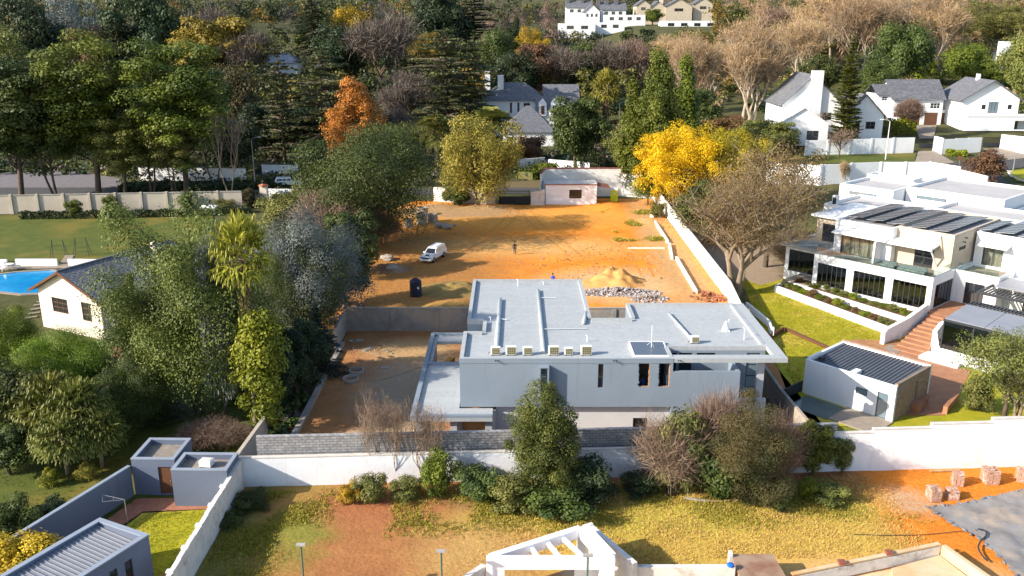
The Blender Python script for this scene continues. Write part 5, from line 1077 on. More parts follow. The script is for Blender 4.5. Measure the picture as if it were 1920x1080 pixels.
# ------------------------------------------------------------------ modern white house, right
UZ = math.atan2(-.748, .664); MO = (35.1, 98.8)
def UV(u, v): return (MO[0] + .664*u + .748*v, MO[1] - .748*u + .664*v)
def ub(b, name, mat, root, smooth=False): return b.build(name, MAT[mat], root, smooth)
mh = thing('modern_house', 'large white modern house with solar panels, terrace and folding glass doors', 'house', (*MO, 0), UZ)
B_ = B
ub(B().shell(0, 13.7, 0, 17, 0, 5.15, .25, f=[(.55,4.1,1.6,4.2),(4.95,8.65,1.6,4.2),(9.5,13.15,1.6,4.2)], r=[(.9,5.2,1.6,4.2)]), 'ground_floor_wall', 'white_render', mh)
ub(B().box(.25,13.45,.25,16.75,1.3,1.58), 'floor', 'wood_deck', mh); ub(B().box(.25,13.45,.25,16.75,4.5,4.8), 'terrace_floor', 'paving', mh); ub(B().box(.3,13.4,7.5,7.7,1.6,4.5), 'inner_wall', 'interior', mh)
for a, b2 in ((.55,4.1),(4.95,8.65),(9.5,13.15)): window(mh, (a,0), (b2,0), 1.6, 4.2, 6, 1, pm='glass', name='folding_door')
window(mh, (13.7,.9), (13.7,5.2), 1.6, 4.2, 5, 1, pm='glass', name='folding_door')
ub(B().shell(.27, 7.2, 3.6, 17.02, 4.81, 8.85, .25, f=[(.9,5.4,4.83,7.0)]), 'upper_wall', 'white_render', mh); window(mh, (1.17,3.6), (5.67,3.6), 4.83, 7.0, 4, 1, pm='glass_mid')
ub(B().shell(7.21, 13.43, 4.6, 17.03, 4.81, 9.0, .25, f=[(2.2,4.3,4.83,7.1)], r=[(1.6,3.4,7.0,7.4)]), 'tan_wall', 'tan_stone', mh); window(mh, (9.41,4.6), (11.51,4.6), 4.83, 7.1, 2, 2, pm='glass_dark'); window(mh, (13.43,6.2), (13.43,8.0), 7.0, 7.4, 3, 1)
for z_ in (7.9, 8.3): ub(B().tube([(13.44,7+z_-7.9,z_),(13.75,7+z_-7.9,z_)], .06, 8), 'wall_spout', 'charcoal', mh)
ub(B().shell(13.71, 28, 9.8, 17.04, 0, 8.7, .25, f=[(.9,3.0,4.83,7.2),(7.0,10,1.6,3.9)]), 'side_wing_wall', 'white_render', mh); window(mh, (14.61,9.8), (16.71,9.8), 4.83, 7.2, 2, 1, pm='glass_mid'); window(mh, (20.71,9.8), (23.71,9.8), 1.6, 3.9, 3, 1)
ub(B().shell(13.72, 18.2, 5.4, 9.79, 0, 5.1, .2, f=[(1.2,3.2,1.6,4.0)]), 'side_wing_wall', 'white_render', mh); ub(B().box(13.92,18,5.6,9.79,4.5,4.8), 'side_terrace_floor', 'paving', mh); window(mh, (14.92,5.4), (16.92,5.4), 1.6, 4.0, 2, 1, pm='glass_dark')
for (x0,x1,y0,y1,z) in ((.52,6.95,3.85,16.77,8.4),(7.46,13.18,4.85,16.78,8.6),(13.96,27.75,10.05,16.79,8.3)): ub(B().box(x0,x1,y0,y1,z,z+.15), 'flat_roof', 'grey_deck_roof', mh)
for (a,b2,y0) in ((1.25,5.6,3.92),(14.7,16.6,10.12)):
    cb = B(); nn = int((b2-a)/.16); v = [(a + i*(b2-a)/nn, y0 + .07*math.sin(i*2.1), z) for i in range(nn+1) for z in (4.85, 7.1)]; cb.add(v, [(2*i,2*i+2,2*i+3,2*i+1) for i in range(nn)]); ub(cb, 'curtain', 'curtain', mh)
ub(B().slab([(.5,2.4,7.35),(7.0,2.4,7.35),(7.0,3.59,7.55),(.5,3.59,7.55)], .12), 'awning', 'white_paint', mh); ub(B().slab([(7.05,2.6,7.25),(12.0,2.6,7.25),(12.0,4.59,7.6),(7.05,4.59,7.6)], .12), 'awning', 'white_paint', mh); ub(B().slab([(14.3,8.6,7.35),(17.4,8.6,7.35),(17.4,9.79,7.6),(14.3,9.79,7.6)], .12), 'awning', 'white_paint', mh)
ub(B().bar((11.9,2.7,7.4),(12.0,4.5,8.7),.14,.14).bar((11.9,2.7,7.4),(12.0,4.5,5.3),.14,.14), 'awning_brace', 'white_paint', mh)
ub(B().box(5.9,6.1,2.0,3.59,4.81,7.3), 'terrace_screen', 'white_render', mh)
bal = ub(B().box(.2,13.55,.09,.15,5.152,5.2), 'balustrade', 'steel', mh)
for k in range(8): B().box(.22 + k*1.67, 1.85 + k*1.67, .105, .13, 5.2, 6.0).build('glass_panel', MAT['glass_clear'], bal)
bal = ub(B().box(13.55,13.61,.1,4.5,5.152,5.2), 'balustrade', 'steel', mh)
for k in range(3): B().box(13.57,13.59,.2 + k*1.45, 1.6 + k*1.45, 5.2, 6.0).build('glass_panel', MAT['glass_clear'], bal)
bal = ub(B().box(13.8,18.15,5.5,5.56,5.102,5.15), 'balustrade', 'steel', mh)
for k in range(3): B().box(13.85 + k*1.43, 15.2 + k*1.43, 5.52, 5.54, 5.15, 5.95).build('glass_panel', MAT['glass_clear'], bal)
# solar panels: each a part of its own
spm = B().box(0, 2.0, .02, 1.06, -.02, .02).mesh('solar_panel'); spm.materials.append(MAT['solar'])
sfm = B().box(-.03, 2.03, 0, .04, -.03, .03).box(-.03, 2.03, 1.04, 1.08, -.03, .03).box(-.03, 0, .04, 1.04, -.03, .03).box(2.0, 2.03, .04, 1.04, -.03, .03).mesh('panel_frame'); sfm.materials.append(MAT['steel'])
for k in range(11):
    u0 = .75 + k * 2.42; v0, nvv = (5.2, 10) if u0 < 12.5 else (10.4, 6)
    zz = 8.95 if u0 < 12.5 else 8.75
    for j in range(nvv):
        o = link('solar_panel', spm, mh); o.location = (u0, v0 + j * 1.1, zz); o.rotation_euler = (0, R(-6), 0); f_ = link('panel_frame', sfm, o)
# left wing
ub(B().shell(-6.2, -.02, 4.2, 12, 0, 4.3, .25, f=[(.5,5.6,1.2,3.9)], l=[(1,5,1.2,3.8)]), 'left_wing_wall', 'white_render', mh); window(mh, (-5.7,4.2), (-.6,4.2), 1.2, 3.9, 7, 1, pm='glass', name='folding_door'); ub(B().box(-6.6,-.02,3.6,12,4.305,4.6), 'left_wing_roof', 'grey_deck_roof', mh)
cb = B(); [cb.box(-5.6 + i*.85, -5.2 + i*.85, 4.6, 4.65, 1.25, 3.85) for i in range(6)]; ub(cb, 'curtain', 'curtain', mh)
bal = ub(B().box(-6.55,-.1,3.65,3.71,4.605,4.65), 'balustrade', 'steel', mh); [B().box(-6.5 + k*1.6, -5.0 + k*1.6, 3.67, 3.69, 4.65, 5.5).build('glass_panel', MAT['glass_clear'], bal) for k in range(4)]
ub(B().shell(-4.6, -.02, 8.2, 18, 4.61, 7.7, .25, f=[(.8,3.8,4.65,6.9)]), 'left_wing_upper_wall', 'tan_stone', mh); window(mh, (-3.8,8.2), (-.8,8.2), 4.65, 6.9, 4, 1, pm='glass_dark'); ub(B().box(-5.2,.24,7.6,18.3,7.705,7.95), 'left_wing_upper_roof', 'white_render', mh)
# rear wings
def wing(x0,x1,y0,y1,z1,slits=(),drop=.4):
    ub(B().shell(x0,x1,y0,y1,0,z1,.25), 'rear_wing_wall', 'white_render', mh); ub(B().box(x0+.25,x1-.25,y0+.25,y1-.25,z1-drop-.1,z1-drop), 'flat_roof', 'grey_deck_roof', mh)
    for a,b2,za,zb in slits: window(mh, (a,y0-.09), (b2,y0-.09), za, zb, 1, 1, fw=.05, pm='glass_blue', inset=0)
wing(-12.6,-4.6,28,36.5,8.4,((-11,-7,7.1,7.5),)); wing(-12.9,-5.8,36.51,39.5,8.8); wing(-4.4,8.6,31.5,44,8.6,((-2.8,1.2,7.2,7.6),(4,8,7.2,7.6))); wing(-9.5,2.0,18.4,27.9,7.2); wing(2.02,13.2,18.6,20.2,7.9); wing(2.6,13.4,24.5,31.4,7.6,((3.4,12.6,5.0,7.1),)); wing(13.45,22,20,31,7.8); wing(9,17,32,40,7.0); wing(17.4,27.5,17.2,19.8,7.6)
wdw = ub(B().box(3.4,12.6,24.39,24.42,6.0,6.06), 'window_bar', 'charcoal', mh)
ub(B().box(-9.0,-8.3,19.5,20.2,6.8,8.2), 'roof_unit', 'white_render', mh); ub(B().box(-8.9,-8.4,19.47,19.5,7.0,8.0), 'roof_unit_grille', 'charcoal', mh)
# terraces, planters, steps
def tier(a, b2, h, t, lb):
    A, C = UV(*a), UV(*b2); return B().wall(C, A, 0, h, -t) if False else B().wall(A, C, 0, h, t)
plr = thing('planter', 'two tier white planter wall with shrubs below the glass doors', 'planter', (*MO, 0), UZ)
B().wall((-3.4,-1.9),(13.9,-6.6),0,.85,.22).wall((-3.6,-.6),(-3.4,-1.9),0,.85,-.22).build('planter_wall', MAT['white_render'], plr); B().wall((-2.6,-.6),(13.6,-3.4),.3,1.3,.2).build('planter_wall', MAT['white_render'], plr)
B().prism([(-3.3,-1.6),(13.8,-6.3),(13.6,-3.41),(-2.6,-.62)], 0, .72).build('planter_soil', MAT['mulch'], plr); B().prism([(-2.5,-.38),(13.5,-3.15),(13.5,-.02),(0,-.02)], .2, 1.15).build('planter_soil', MAT['mulch'], plr)
B().box(-3.5,-.05,-.55,3.5,0,1.35).build('side_terrace', MAT['paving'], plr)
st = thing('garden_steps', 'brown wide garden steps between two curved white walls', 'steps', (*MO, 0), UZ)
for k in range(10): B().box(14.2 + k*.06, 17.1 + k*.06, -1.3 - k*.95, -.35 - k*.95, 0, 1.55 - k*.155).build('step', MAT['wood_deck'], st)
B().box(13.71,19,-.34,5.39,1.3,1.58).build('landing', MAT['wood_deck'], st)
def cwall(pts, zt_, lb):
    b = B(); n_ = len(pts)
    for i in range(n_ - 1): b.wall(pts[i], pts[i+1], 0, 1, .4)
    for i in range(len(b.v)):
        pass
    m = b; k = 0
    for i in range(n_ - 1):
        for q in range(8):
            x_, y_, z_ = m.v[k]
            if z_ > .5: m.v[k] = (x_, y_, zt_[i + (1 if q % 4 in (1, 2) else 0)])
            k += 1
    o = b.build('curved_wall', MAT['white_render']); o.location = (*MO, 0); o.rotation_euler = (0, 0, UZ); tag(o, lb, 'wall')
cwall([(13.75,-.4),(13.9,-2.5),(13.95,-5),(13.7,-7),(13.5,-8.6),(13.6,-9.4)][::-1], [1.3,1.5,1.7,2.0,2.3,2.4], 'curved white wall on the left of the brown steps')
cwall([(17.9,-2.0),(17.7,-3.5),(17.3,-5.0),(17.5,-6.8),(18.2,-8.2),(18.6,-8.8)][::-1], [1.5,1.7,1.9,2.3,2.5,2.6], 'curved white wall on the right of the brown steps')
def upatch(name, pts, mat, z): patch(name, pts, mat, z)
upatch('timber_deck', [P(1565,650), P(1600,637), P(1700,640), P(1735,655), P(1760,680), P(1820,695), P(1800,740), P(1770,780), P(1690,780), P(1690,700)], 'wood_deck', .06)
upatch('stone_slab', [P(1655,655), P(1668,647), P(1692,655), P(1680,667)], 'paving', .085)
lbx = B().prism([P(1722,673), P(1740,665), P(1800,688), P(1795,693)], 0, .4); solo(lbx, 'bench_wall', 'white_render', 'low white bench wall beside the timber deck', 'bench')
dk = B().prism([P(1690,765), P(1712,748), P(1740,755), P(1722,778)], 0, .8); solo(dk, 'deck_box', 'wood_deck', 'brown timber box on the deck right of the pool house', 'box')
dk = B().wall(P(1775,778), P(1797,752), 0, .7, .35); solo(dk, 'deck_kerb', 'wood_deck', 'brown timber kerb at the far edge of the deck', 'kerb')
# glazed garden room
gz = thing('garden_room', 'glazed garden room with grey panel roof and dark frame', 'garden room', (*MO, 0), UZ)
B().box(18.6,30,-9.2,-2.6,0,1.2).build('base', MAT['white_render'], gz)
for k in range(3): B().slab([(19 + k*3.6,-9.3,4.15),(22.55 + k*3.6,-9.3,4.15),(22.55 + k*3.6,-4.6,4.5),(19 + k*3.6,-4.6,4.5)], .08).build('roof_panel', MAT['grey_metal_roof'], gz)
fr = B().box(18.9,30,-9.4,-9.2,3.95,4.14).box(18.9,19.05,-9.2,-2.9,3.95,4.14).box(18.9,30,-3.0,-2.85,4.4,4.55)
for x_ in (18.9, 21.6, 24.3, 27.0): fr.box(x_, x_+.12, -9.3, -9.18, 1.2, 3.95)
fr.box(18.9,19.02,-3.1,-2.98,1.2,4.4); fr.build('frame', MAT['charcoal'], gz)
for k in range(3): B().box(19.03 + k*2.7, 21.58 + k*2.7, -9.25, -9.23, 1.2, 3.9).build('glass_panel', MAT['glass'], gz)
B().box(18.95,18.97,-9.1,-3.2,1.2,3.9).build('glass_panel', MAT['glass'], gz); B().box(19.4,30,-2.7,-2.6,1.2,4.3).build('back_wall', MAT['tan_stone'], gz)
sl = B(); [sl.box(18.95 + i*.33, 19.1 + i*.33, -4.55, -3.0, 4.42, 4.54) for i in range(33)]; tag(sl.build('roof_slats', MAT['charcoal'], gz), kind='stuff')
B().box(20.5,26,-6.6,-5.6,1.2,2.0).build('counter', MAT['dark_wood'], gz)
pg = thing('louvre_pergola', 'dark louvred pergola roof beside the white house', 'pergola', (*MO, 0), UZ)
fr = B().box(17.6,30,1.4,1.6,4.1,4.35).box(17.6,17.8,1.6,6.8,4.1,4.35)
for x_ in (17.6, 23): fr.box(x_, x_+.18, 1.42, 1.58, 1.4, 4.1)
fr.build('frame', MAT['charcoal'], pg); sl = B(); [sl.box(17.82 + i*.36, 17.98 + i*.36, 1.6, 4.0, 4.2, 4.32) for i in range(33)]; tag(sl.build('louvres', MAT['charcoal'], pg), kind='stuff'); B().slab([(18.3,4.05,4.45),(30,4.05,4.45),(30,7.4,4.7),(18.3,7.4,4.7)], .1).build('roof_panel', MAT['grey_metal_roof'], pg)
B().box(18.21,30,7.5,9.75,0,4.4).build('back_wall', MAT['white_render'], pg); B().box(20.2,22.4,7.4,7.49,1.5,3.6).build('doorway', MAT['interior'], pg)
# terrace furniture
def sofa(u, v, rz, w_, label):
    s = thing('outdoor_sofa', label, 'sofa', (*UV(u, v), 4.81), UZ + rz, 'terrace sofas'); B().box(0,w_,0,.8,.12,.32).build('base', MAT['outdoor_seat'], s); B().box(0,w_,.62,.8,.321,.8).build('backrest', MAT['outdoor_seat'], s)
    for k in range(int(w_/.75)): B().box(.04 + k*.75, .72 + k*.75, .04, .6, .322, .46).build('cushion', MAT['concrete'], s)
    for x_ in (.05, w_-.12): B().box(x_,x_+.07,.05,.75,0,.119).build('leg', MAT['charcoal'], s)
sofa(7.4, 1.0, 0, 1.55, 'grey green sofa on the terrace, left of two'); sofa(9.3, .9, 0, 3.0, 'long grey green sofa on the terrace, right of two')
lg = thing('sun_lounger', 'pale sun lounger on the terrace before the curtained window', 'lounger', (*UV(2.6, 1.2), 4.81), UZ + .2); B().box(0,1.3,0,.6,.3,.38).build('seat', MAT['concrete'], lg); B().slab([(1.3,0,.3),(1.9,0,.85),(1.9,.6,.85),(1.3,.6,.3)], .07).build('backrest', MAT['concrete'], lg); [B().box(x_,x_+.05,y_,y_+.05,0,.3).build('leg', MAT['steel'], lg) for x_ in (.05,1.2) for y_ in (.02,.53)]

# pool house with ribbed roof
oh = thing('pool_house', 'white pool house with dark ribbed metal roof and brick end wall', 'building', (25.26, 70.6, 0), UZ)
B().wall((0,0),(8.0,0),0,3.15,.25,[(4.7,5.7,1.55,2.15),(6.55,7.45,.1,2.3)]).wall((8.0,6.3),(0,6.3),0,3.35,.25).wall((0,6.05),(0,.25),0,3.3,.25).build('wall', MAT['white_render'], oh); B().wall((8.0,.25),(8.0,6.05),0,3.3,.25,[(3.4,3.7,1.0,2.6)]).build('brick_wall', MAT['tan_brick'], oh)
B().slab([(.25,.25,2.85),(7.75,.25,2.85),(7.75,6.05,3.1),(.25,6.05,3.1)], .05).build('roof', MAT['charcoal_roof'], oh)
rm_ = B().bar((0,.27,2.93),(0,6.03,3.18),.07,.06).mesh('rib')
for k in range(23): o = link('roof_rib', rm_, oh, MAT['charcoal_roof']); o.location = (.42 + k*.325, 0, 0)
B().box(0,8,6.02,6.34,3.352,3.42).build('coping', MAT['brick_red'], oh); B().box(.6,1.0,1.0,1.4,2.93,3.3).build('roof_vent', MAT['charcoal'], oh); B().box(4.0,4.5,.1,1.1,2.9,3.25).build('parapet_step', MAT['white_render'], oh)
window(oh, (4.7,0), (5.7,0), 1.55, 2.15, 1, 1, pm='glass_blue', fw=.05); window(oh, (6.55,0), (7.45,0), .1, 2.3, 1, 1, pm='glass_blue', fw=.05, name='door'); window(oh, (8.0,3.4), (8.0,3.7), 1.0, 2.6, 1, 1, fw=.03)
wt = [UV(*q) for q in ((0,0),)]
pu, pv = (.664,-.748), (.748,.664)
def OH(u, v): return (25.26 + .664*u + .748*v, 70.6 - .748*u + .664*v)
M('pond', (.10,.14,.13), (.07,.10,.09), .6, rough=.05, bump=.08, spec=.5)
patch('plunge_pool', [OH(.6,-.3), OH(.6,-3.4), OH(4.2,-3.4), OH(4.2,-.3)], 'pond', .07); solo(B().prism([OH(4.21,-.01), OH(4.21,-3.2), OH(8.1,-3.2), OH(8.1,-.01)][::-1], 0, .12), 'stone_terrace', 'paving', 'pale stone terrace before the door of the pool house', 'terrace')
fn = B(); A, C = OH(-.3,-3.6), OH(-.3,.4); solo(B().bar((*A,.5),(*C,.5),.05,1.0), 'mesh_fence', 'charcoal', 'dark low mesh fence left of the plunge pool', 'fence'); solo(B().tube([(*A,0),(*A,1.6)], .06, 8), 'fence_post', 'white_paint', 'white post at the corner of the plunge pool fence', 'post')
solo(B().wall(P(1470,620), P(1560,660), 0, .35, .25).wall(P(1440,640), P(1470,622), 0, .5, .2), 'lawn_edging', 'dark_wood', 'brown edging wall across the sunny lawn behind the grey house', 'kerb')
cw2 = [P(1398,568,.6), P(1425,590,.6), P(1440,603,.6), P(1445,620,.6)]; b = B(); [b.wall(cw2[i], cw2[i+1], 0, .7, .25) for i in range(3)]; solo(b, 'curved_planter', 'white_render', 'curved white planter edge right of the grey roof', 'planter')

# ------------------------------------------------------------------ neighbours at the back
def gwall(b, x0, x1, y, z, h, t=.25):
    m = (x0 + x1) / 2; b.add([(x0,y,z),(x1,y,z),(m,y,z+h),(x0,y+t,z),(x1,y+t,z),(m,y+t,z+h)], [(0,1,2),(5,4,3),(1,4,5,2),(2,5,3,0)])
def at(px, Y): return (px - 960) / FPX * (Y * _c + (CAMH - 10) * _s)
gz_ = 8.0; Yg = 203
g1 = thing('garage_house', 'white two storey garage wing with dark slate roof and brown arched doors', 'house', (at(1712,Yg), Yg, gz_)); x0, x1 = at(1671,Yg) - at(1712,Yg), at(1765,Yg) - at(1712,Yg); e = ZC(184, Yg) - gz_
B().shell(x0, x1, 0, 9, 0, e, .25, f=[(.5,6.6,.05,3.0),(7.6,10.6,.05,3.0),(1,2.6,4.0,5.0),(4.6,6,4.0,5.0),(8.6,10.8,3.9,5.1)]).build('wall', MAT['white_render'], g1); B().gable(x0, x1, 0, 9, e, ZC(150, Yg+4) - gz_ - e, 'x', .5).build('roof', MAT['slate_tiles'], g1)
for a, b2 in ((.5,6.6),(7.6,10.6)):
    d = B().box(x0+a, x0+b2, .1, .18, .05, 2.98).build('garage_door', MAT['dark_wood'], g1)
    for k in range(5): B().box(x0+a+.05, x0+b2-.05, .07, .098, .15+k*.57, .62+k*.57).build('door_panel', MAT['dark_wood'], d)
for a, b2, za, zb in ((1,2.6,4.0,5.0),(4.6,6,4.0,5.0),(8.6,10.8,3.9,5.1)): window(g1, (x0+a,0), (x0+b2,0), za, zb, 3, 2, fm='white_paint')
for sg in (0, 1): b = B(); gwall(b, 0, 9, 0, e, ZC(150, Yg+4) - gz_ - e); o = b.build('gable_wall', MAT['white_render'], g1); o.rotation_euler = (0,0,R(90)); o.location = (x0 + .25 if sg == 0 else x1, 0, 0)
x2 = at(1645,Yg) - at(1712,Yg); e2 = ZC(176, Yg+2) - gz_; B().shell(x2, x0-.01, 1, 8, 0, e2, .25, f=[(1,2.2,e2-1.4,e2-.5),(1.1,2.3,.3,2.4)]).build('wall', MAT['white_render'], g1); B().gable(x2, x0-.5, 1, 8, e2, 1.9, 'x', .4).build('roof', MAT['slate_tiles'], g1); window(g1, (x2+1,1), (x2+2.2,1), e2-1.4, e2-.5, 2, 2, fm='white_paint'); window(g1, (x2+1.1,1), (x2+2.3,1), .3, 2.4, 2, 2, fm='dark_wood')
B().shell(x1+.01, x1+5.6, 2.2, 8, 0, 3.4, .25, f=[(.8,4.2,.05,2.7)]).build('garage_wall', MAT['white_render'], g1); B().box(x1+.3,x1+5.4,2.4,7.8,3.0,3.15).build('flat_roof', MAT['grey_deck_roof'], g1); B().box(x1+.8,x1+4.2,2.3,2.4,.05,2.7).build('garage_door', MAT['dark_wood'], g1)
Yh = 198; g2 = thing('gabled_house', 'white gabled house with balcony at the right edge', 'house', (at(1853,Yh), Yh, 7.8)); hw = at(1853,Yh) - at(1800,Yh); e = ZC(186, Yh) - 7.8; pk = ZC(152, Yh) - 7.8
b = B().shell(-hw, hw, 0, 12, 0, e, .25, f=[(hw*.7,hw*.7+.9,e-2.2,e-1.2),(hw-.4,hw+1.8,e-3.1,e-.6),(hw*1.62,hw*1.62+.9,e-2.2,e-1.2),(hw*1.55,hw*2-.4,.1,2.2)]); gwall(b, -hw, hw, 0, e, pk - e); b.build('wall', MAT['white_render'], g2)
B().gable(-hw, hw, 0, 12, e, pk - e, 'y', .7, .2).build('roof', MAT['slate_tiles'], g2); B().box(-.7,.0,6,6.7,pk-.8,pk+1.2).build('chimney', MAT['white_render'], g2)
window(g2, (-hw*.3,0), (-hw*.3+.9,0), e-2.2, e-1.2, 2, 1); window(g2, (-.4,0), (1.8,0), e-3.1, e-.6, 3, 1, pm='glass_blue'); window(g2, (hw*.62,0), (hw*.62+.9,0), e-2.2, e-1.2, 2, 1); window(g2, (hw*.55,0), (hw-.4,0), .1, 2.2, 3, 1)
B().box(-hw, hw+8, -3, -.01, e-3.5, e-3.2).build('balcony', MAT['white_render'], g2); B().shell(-hw, hw+8, -2.9, -.02, 0, e-3.5, .25, f=[(hw*1.7,hw*2.6,.3,2.2)]).build('lower_wall', MAT['white_render'], g2)
rl = B().box(-hw,hw+8,-2.98,-2.94,e-2.3,e-2.24); [rl.box(-hw+i*1.4,-hw+i*1.4+.05,-2.98,-2.94,e-3.2,e-2.3) for i in range(16)]; rl.build('railing', MAT['steel'], g2)
Yl = 186; g0 = thing('gabled_house', 'white gabled house with broad chimney behind the tall column conifer', 'house', (at(1540,Yl), Yl, 6.6)); s_ = (Yl + 8) / FPX
b = B().shell(-7, 3, 0, 12, 0, 6.2, .25, f=[(.8,2.4,3.6,4.8),(7,8.6,3.6,4.8),(4.6,6.2,.4,2.4)]); gwall(b, -7, 3, 0, 6.2, 4.6); b.build('wall', MAT['white_render'], g0); B().gable(-7, 3, 0, 12, 6.2, 4.6, 'y', .4).build('roof', MAT['slate_tiles'], g0); B().box(-2.6,-.6,-.7,-.01,0,11.6).build('chimney', MAT['white_render'], g0)
b = B().shell(3.01, 9.5, -3, 8, 0, 4.6, .25, f=[(1,2.6,1.0,3.4),(3.6,5.2,2.4,3.6)]); gwall(b, 3.01, 9.5, -3, 4.6, 3.2); b.build('wing_wall', MAT['white_render'], g0); B().gable(3.01, 9.5, -3, 8, 4.6, 3.2, 'y', .4).build('wing_roof', MAT['slate_tiles'], g0)
b = B().shell(-9, -.5, -6, -.75, 0, 3.4, .25, f=[(1,2.6,.4,2.4),(5,7,.4,2.4)]); gwall(b, -9, -.5, -6, 3.4, 2.6); b.build('wing_wall', MAT['white_render'], g0); B().gable(-9, -.5, -6, -.8, 3.4, 2.6, 'y', .3).build('wing_roof', MAT['white_render'], g0)
for a, b2, y_, za, zb in ((-6.2,-4.6,0,3.6,4.8),(0,1.6,0,3.6,4.8),(4.01,5.61,-3,1.0,3.4),(6.61,8.21,-3,2.4,3.6),(-8,-6.4,-6,.4,2.4),(-4,-2,-6,.4,2.4)): window(g0, (a,y_), (b2,y_), za, zb, 2, 2, fm='slate')
g0.scale = (1.22, 1.0, 1.26)
def roadwall(name, pts, h, label, mat='white_render', piers=True, seg=5.0):
    """wall whose top passes through photo points; follows the slope in steps"""
    q = [PTH(px, py, h) for px, py in pts]; r = thing(name, label, 'wall', q[0])
    for i in range(len(q) - 1):
        a, b2 = Vector(q[i][:2]), Vector(q[i+1][:2]); L = (b2 - a).length; n_ = max(1, round(L / seg))
        for k in range(n_):
            A, C = a.lerp(b2, k / n_), a.lerp(b2, (k+1) / n_); m_ = (A + C) / 2; zt2 = max(TZ(A.x, A.y), TZ(C.x, C.y)) + h; zb = min(TZ(A.x, A.y), TZ(C.x, C.y)) - .3
            wp(B().wall(A, C, zb, zt2, .25), 'wall_panel', mat, r)
            if piers: dd = (C - A).normalized() * .2; wp(B().wall(A - dd, A + dd, zb, zt2 + .12, -.12), 'pier', mat, r)
roadwall('white_wall', [(1512,264), (1716,258)], 3.0, 'long white street wall below the column conifer'); roadwall('white_wall', [(1440,312), (1540,311), (1652,304), (1745,304), (1800,318), (1850,338)], 3.4, 'white pier wall behind the modern house', seg=5.5)
roadwall('white_wall', [(1752,255), (1768,262), (1842,258)], 2.9, 'curved white wall between the two driveways', piers=False, seg=3); roadwall('white_wall', [(1878,252), (1930,262)], 2.9, 'white wall with planting at the right edge above the road', piers=False)
for (p0, p1, lb) in (((1722,278),(1750,278),'black driveway gate left of the curved white wall'), ((1842,276),(1876,274),'black driveway gate right of the curved white wall')):
    a, b2 = PT(*p0), PT(*p1); r = thing('driveway_gate', lb, 'gate', a); L = math.dist(a[:2], b2[:2]); B().box(0,L,-.04,.04,.1,.9).build('gate_panel', MAT['charcoal'], r); bb = B(); [bb.box(i*.2,i*.2+.05,-.05,.05,.9,1.9) for i in range(int(L/.2))]; tag(bb.build('gate_bars', MAT['black'], r), kind='stuff'); B().box(0,L,-.05,.05,1.9,2.0).build('top_rail', MAT['black'], r)
def tpatch(name, pts, mat, z=.08): patch(name, [PT(*p)[:2] for p in pts], mat, z, 3, follow=True)
tpatch('road', [(1700,322), (1760,308), (1935,292), (1935,312), (1870,322), (1890,345), (1935,360), (1935,395), (1880,372), (1830,350)], 'asphalt', .1)
tpatch('driveway', [(1722,284), (1752,284), (1790,306), (1745,312), (1715,306)], 'paving', .14); tpatch('driveway', [(1842,280), (1878,278), (1935,296), (1880,302)], 'paving', .14); tpatch('driveway', [(1715,236), (1756,236), (1750,262), (1724,262)], 'paving', .14)
tpatch('verge', [(1508,292), (1718,288), (1715,305), (1600,308), (1520,306)], 'lawn', .12); tpatch('traffic_island', [(1893,322), (1935,316), (1935,345), (1905,340)], 'lawn_sun', .16)
for k in range(9): px, py = 1892 + (k if k < 4 else 4 + (k-4)*6), 322 + k*2.4; x, y, z = PT(px, py); o = B().box(-.35,.35,-.2,.2,0,.2).build('kerb_stone', MAT['kerb_white']); o.location = (x, y, z + .05); o.rotation_euler = (0,0,k*.3); tag(o, ['first', 'second', 'third', 'fourth', 'fifth', 'sixth', 'seventh', 'eighth', 'last'][k] + ' whitewashed kerb stone along the traffic island, counted from the road', 'kerb stone', 'whitewashed kerb stones')
x, y, z = PT(1797, 318); sg = thing('road_sign', 'small round dark red road sign by the street', 'sign', (x, y, z)); B().tube([(0,0,0),(0,0,2.4)], .04, 6).build('post', MAT['steel'], sg); o = B().lathe([(.38,0),(.38,.04)], 14).build('sign_plate', MAT['red_oxide'], sg); o.rotation_euler = (R(90),0,0); o.location = (0,0,2.2)
pts = [PT(1798,228), PT(1860,238), PT(1905,244)]; hedge('hedge', [(p[0], p[1], p[2]) for p in pts], 2.2, 2.4, 'leaf_mid', 'clipped green hedge in front of the gabled house at right', 5, 240, .4)
pts = [PT(1650,250), PT(1712,250)]; hedge('hedge', [(p[0], p[1], p[2]) for p in pts], 3, 2.6, 'leaf_lime', 'bushy green hedge beside the driveway of the garage house', 6, 240, .4)
pts = [PT(1772,290), PT(1812,292)]; hedge('hedge', pts, 2, .9, 'leaf_lime', 'low lime green hedge under the curved white wall', 7, 240, .35); pts = [PT(1900,280), PT(1935,287)]; hedge('hedge', pts, 2, .9, 'leaf_lime', 'low lime green hedge under the white wall at the right edge', 8, 240, .35)

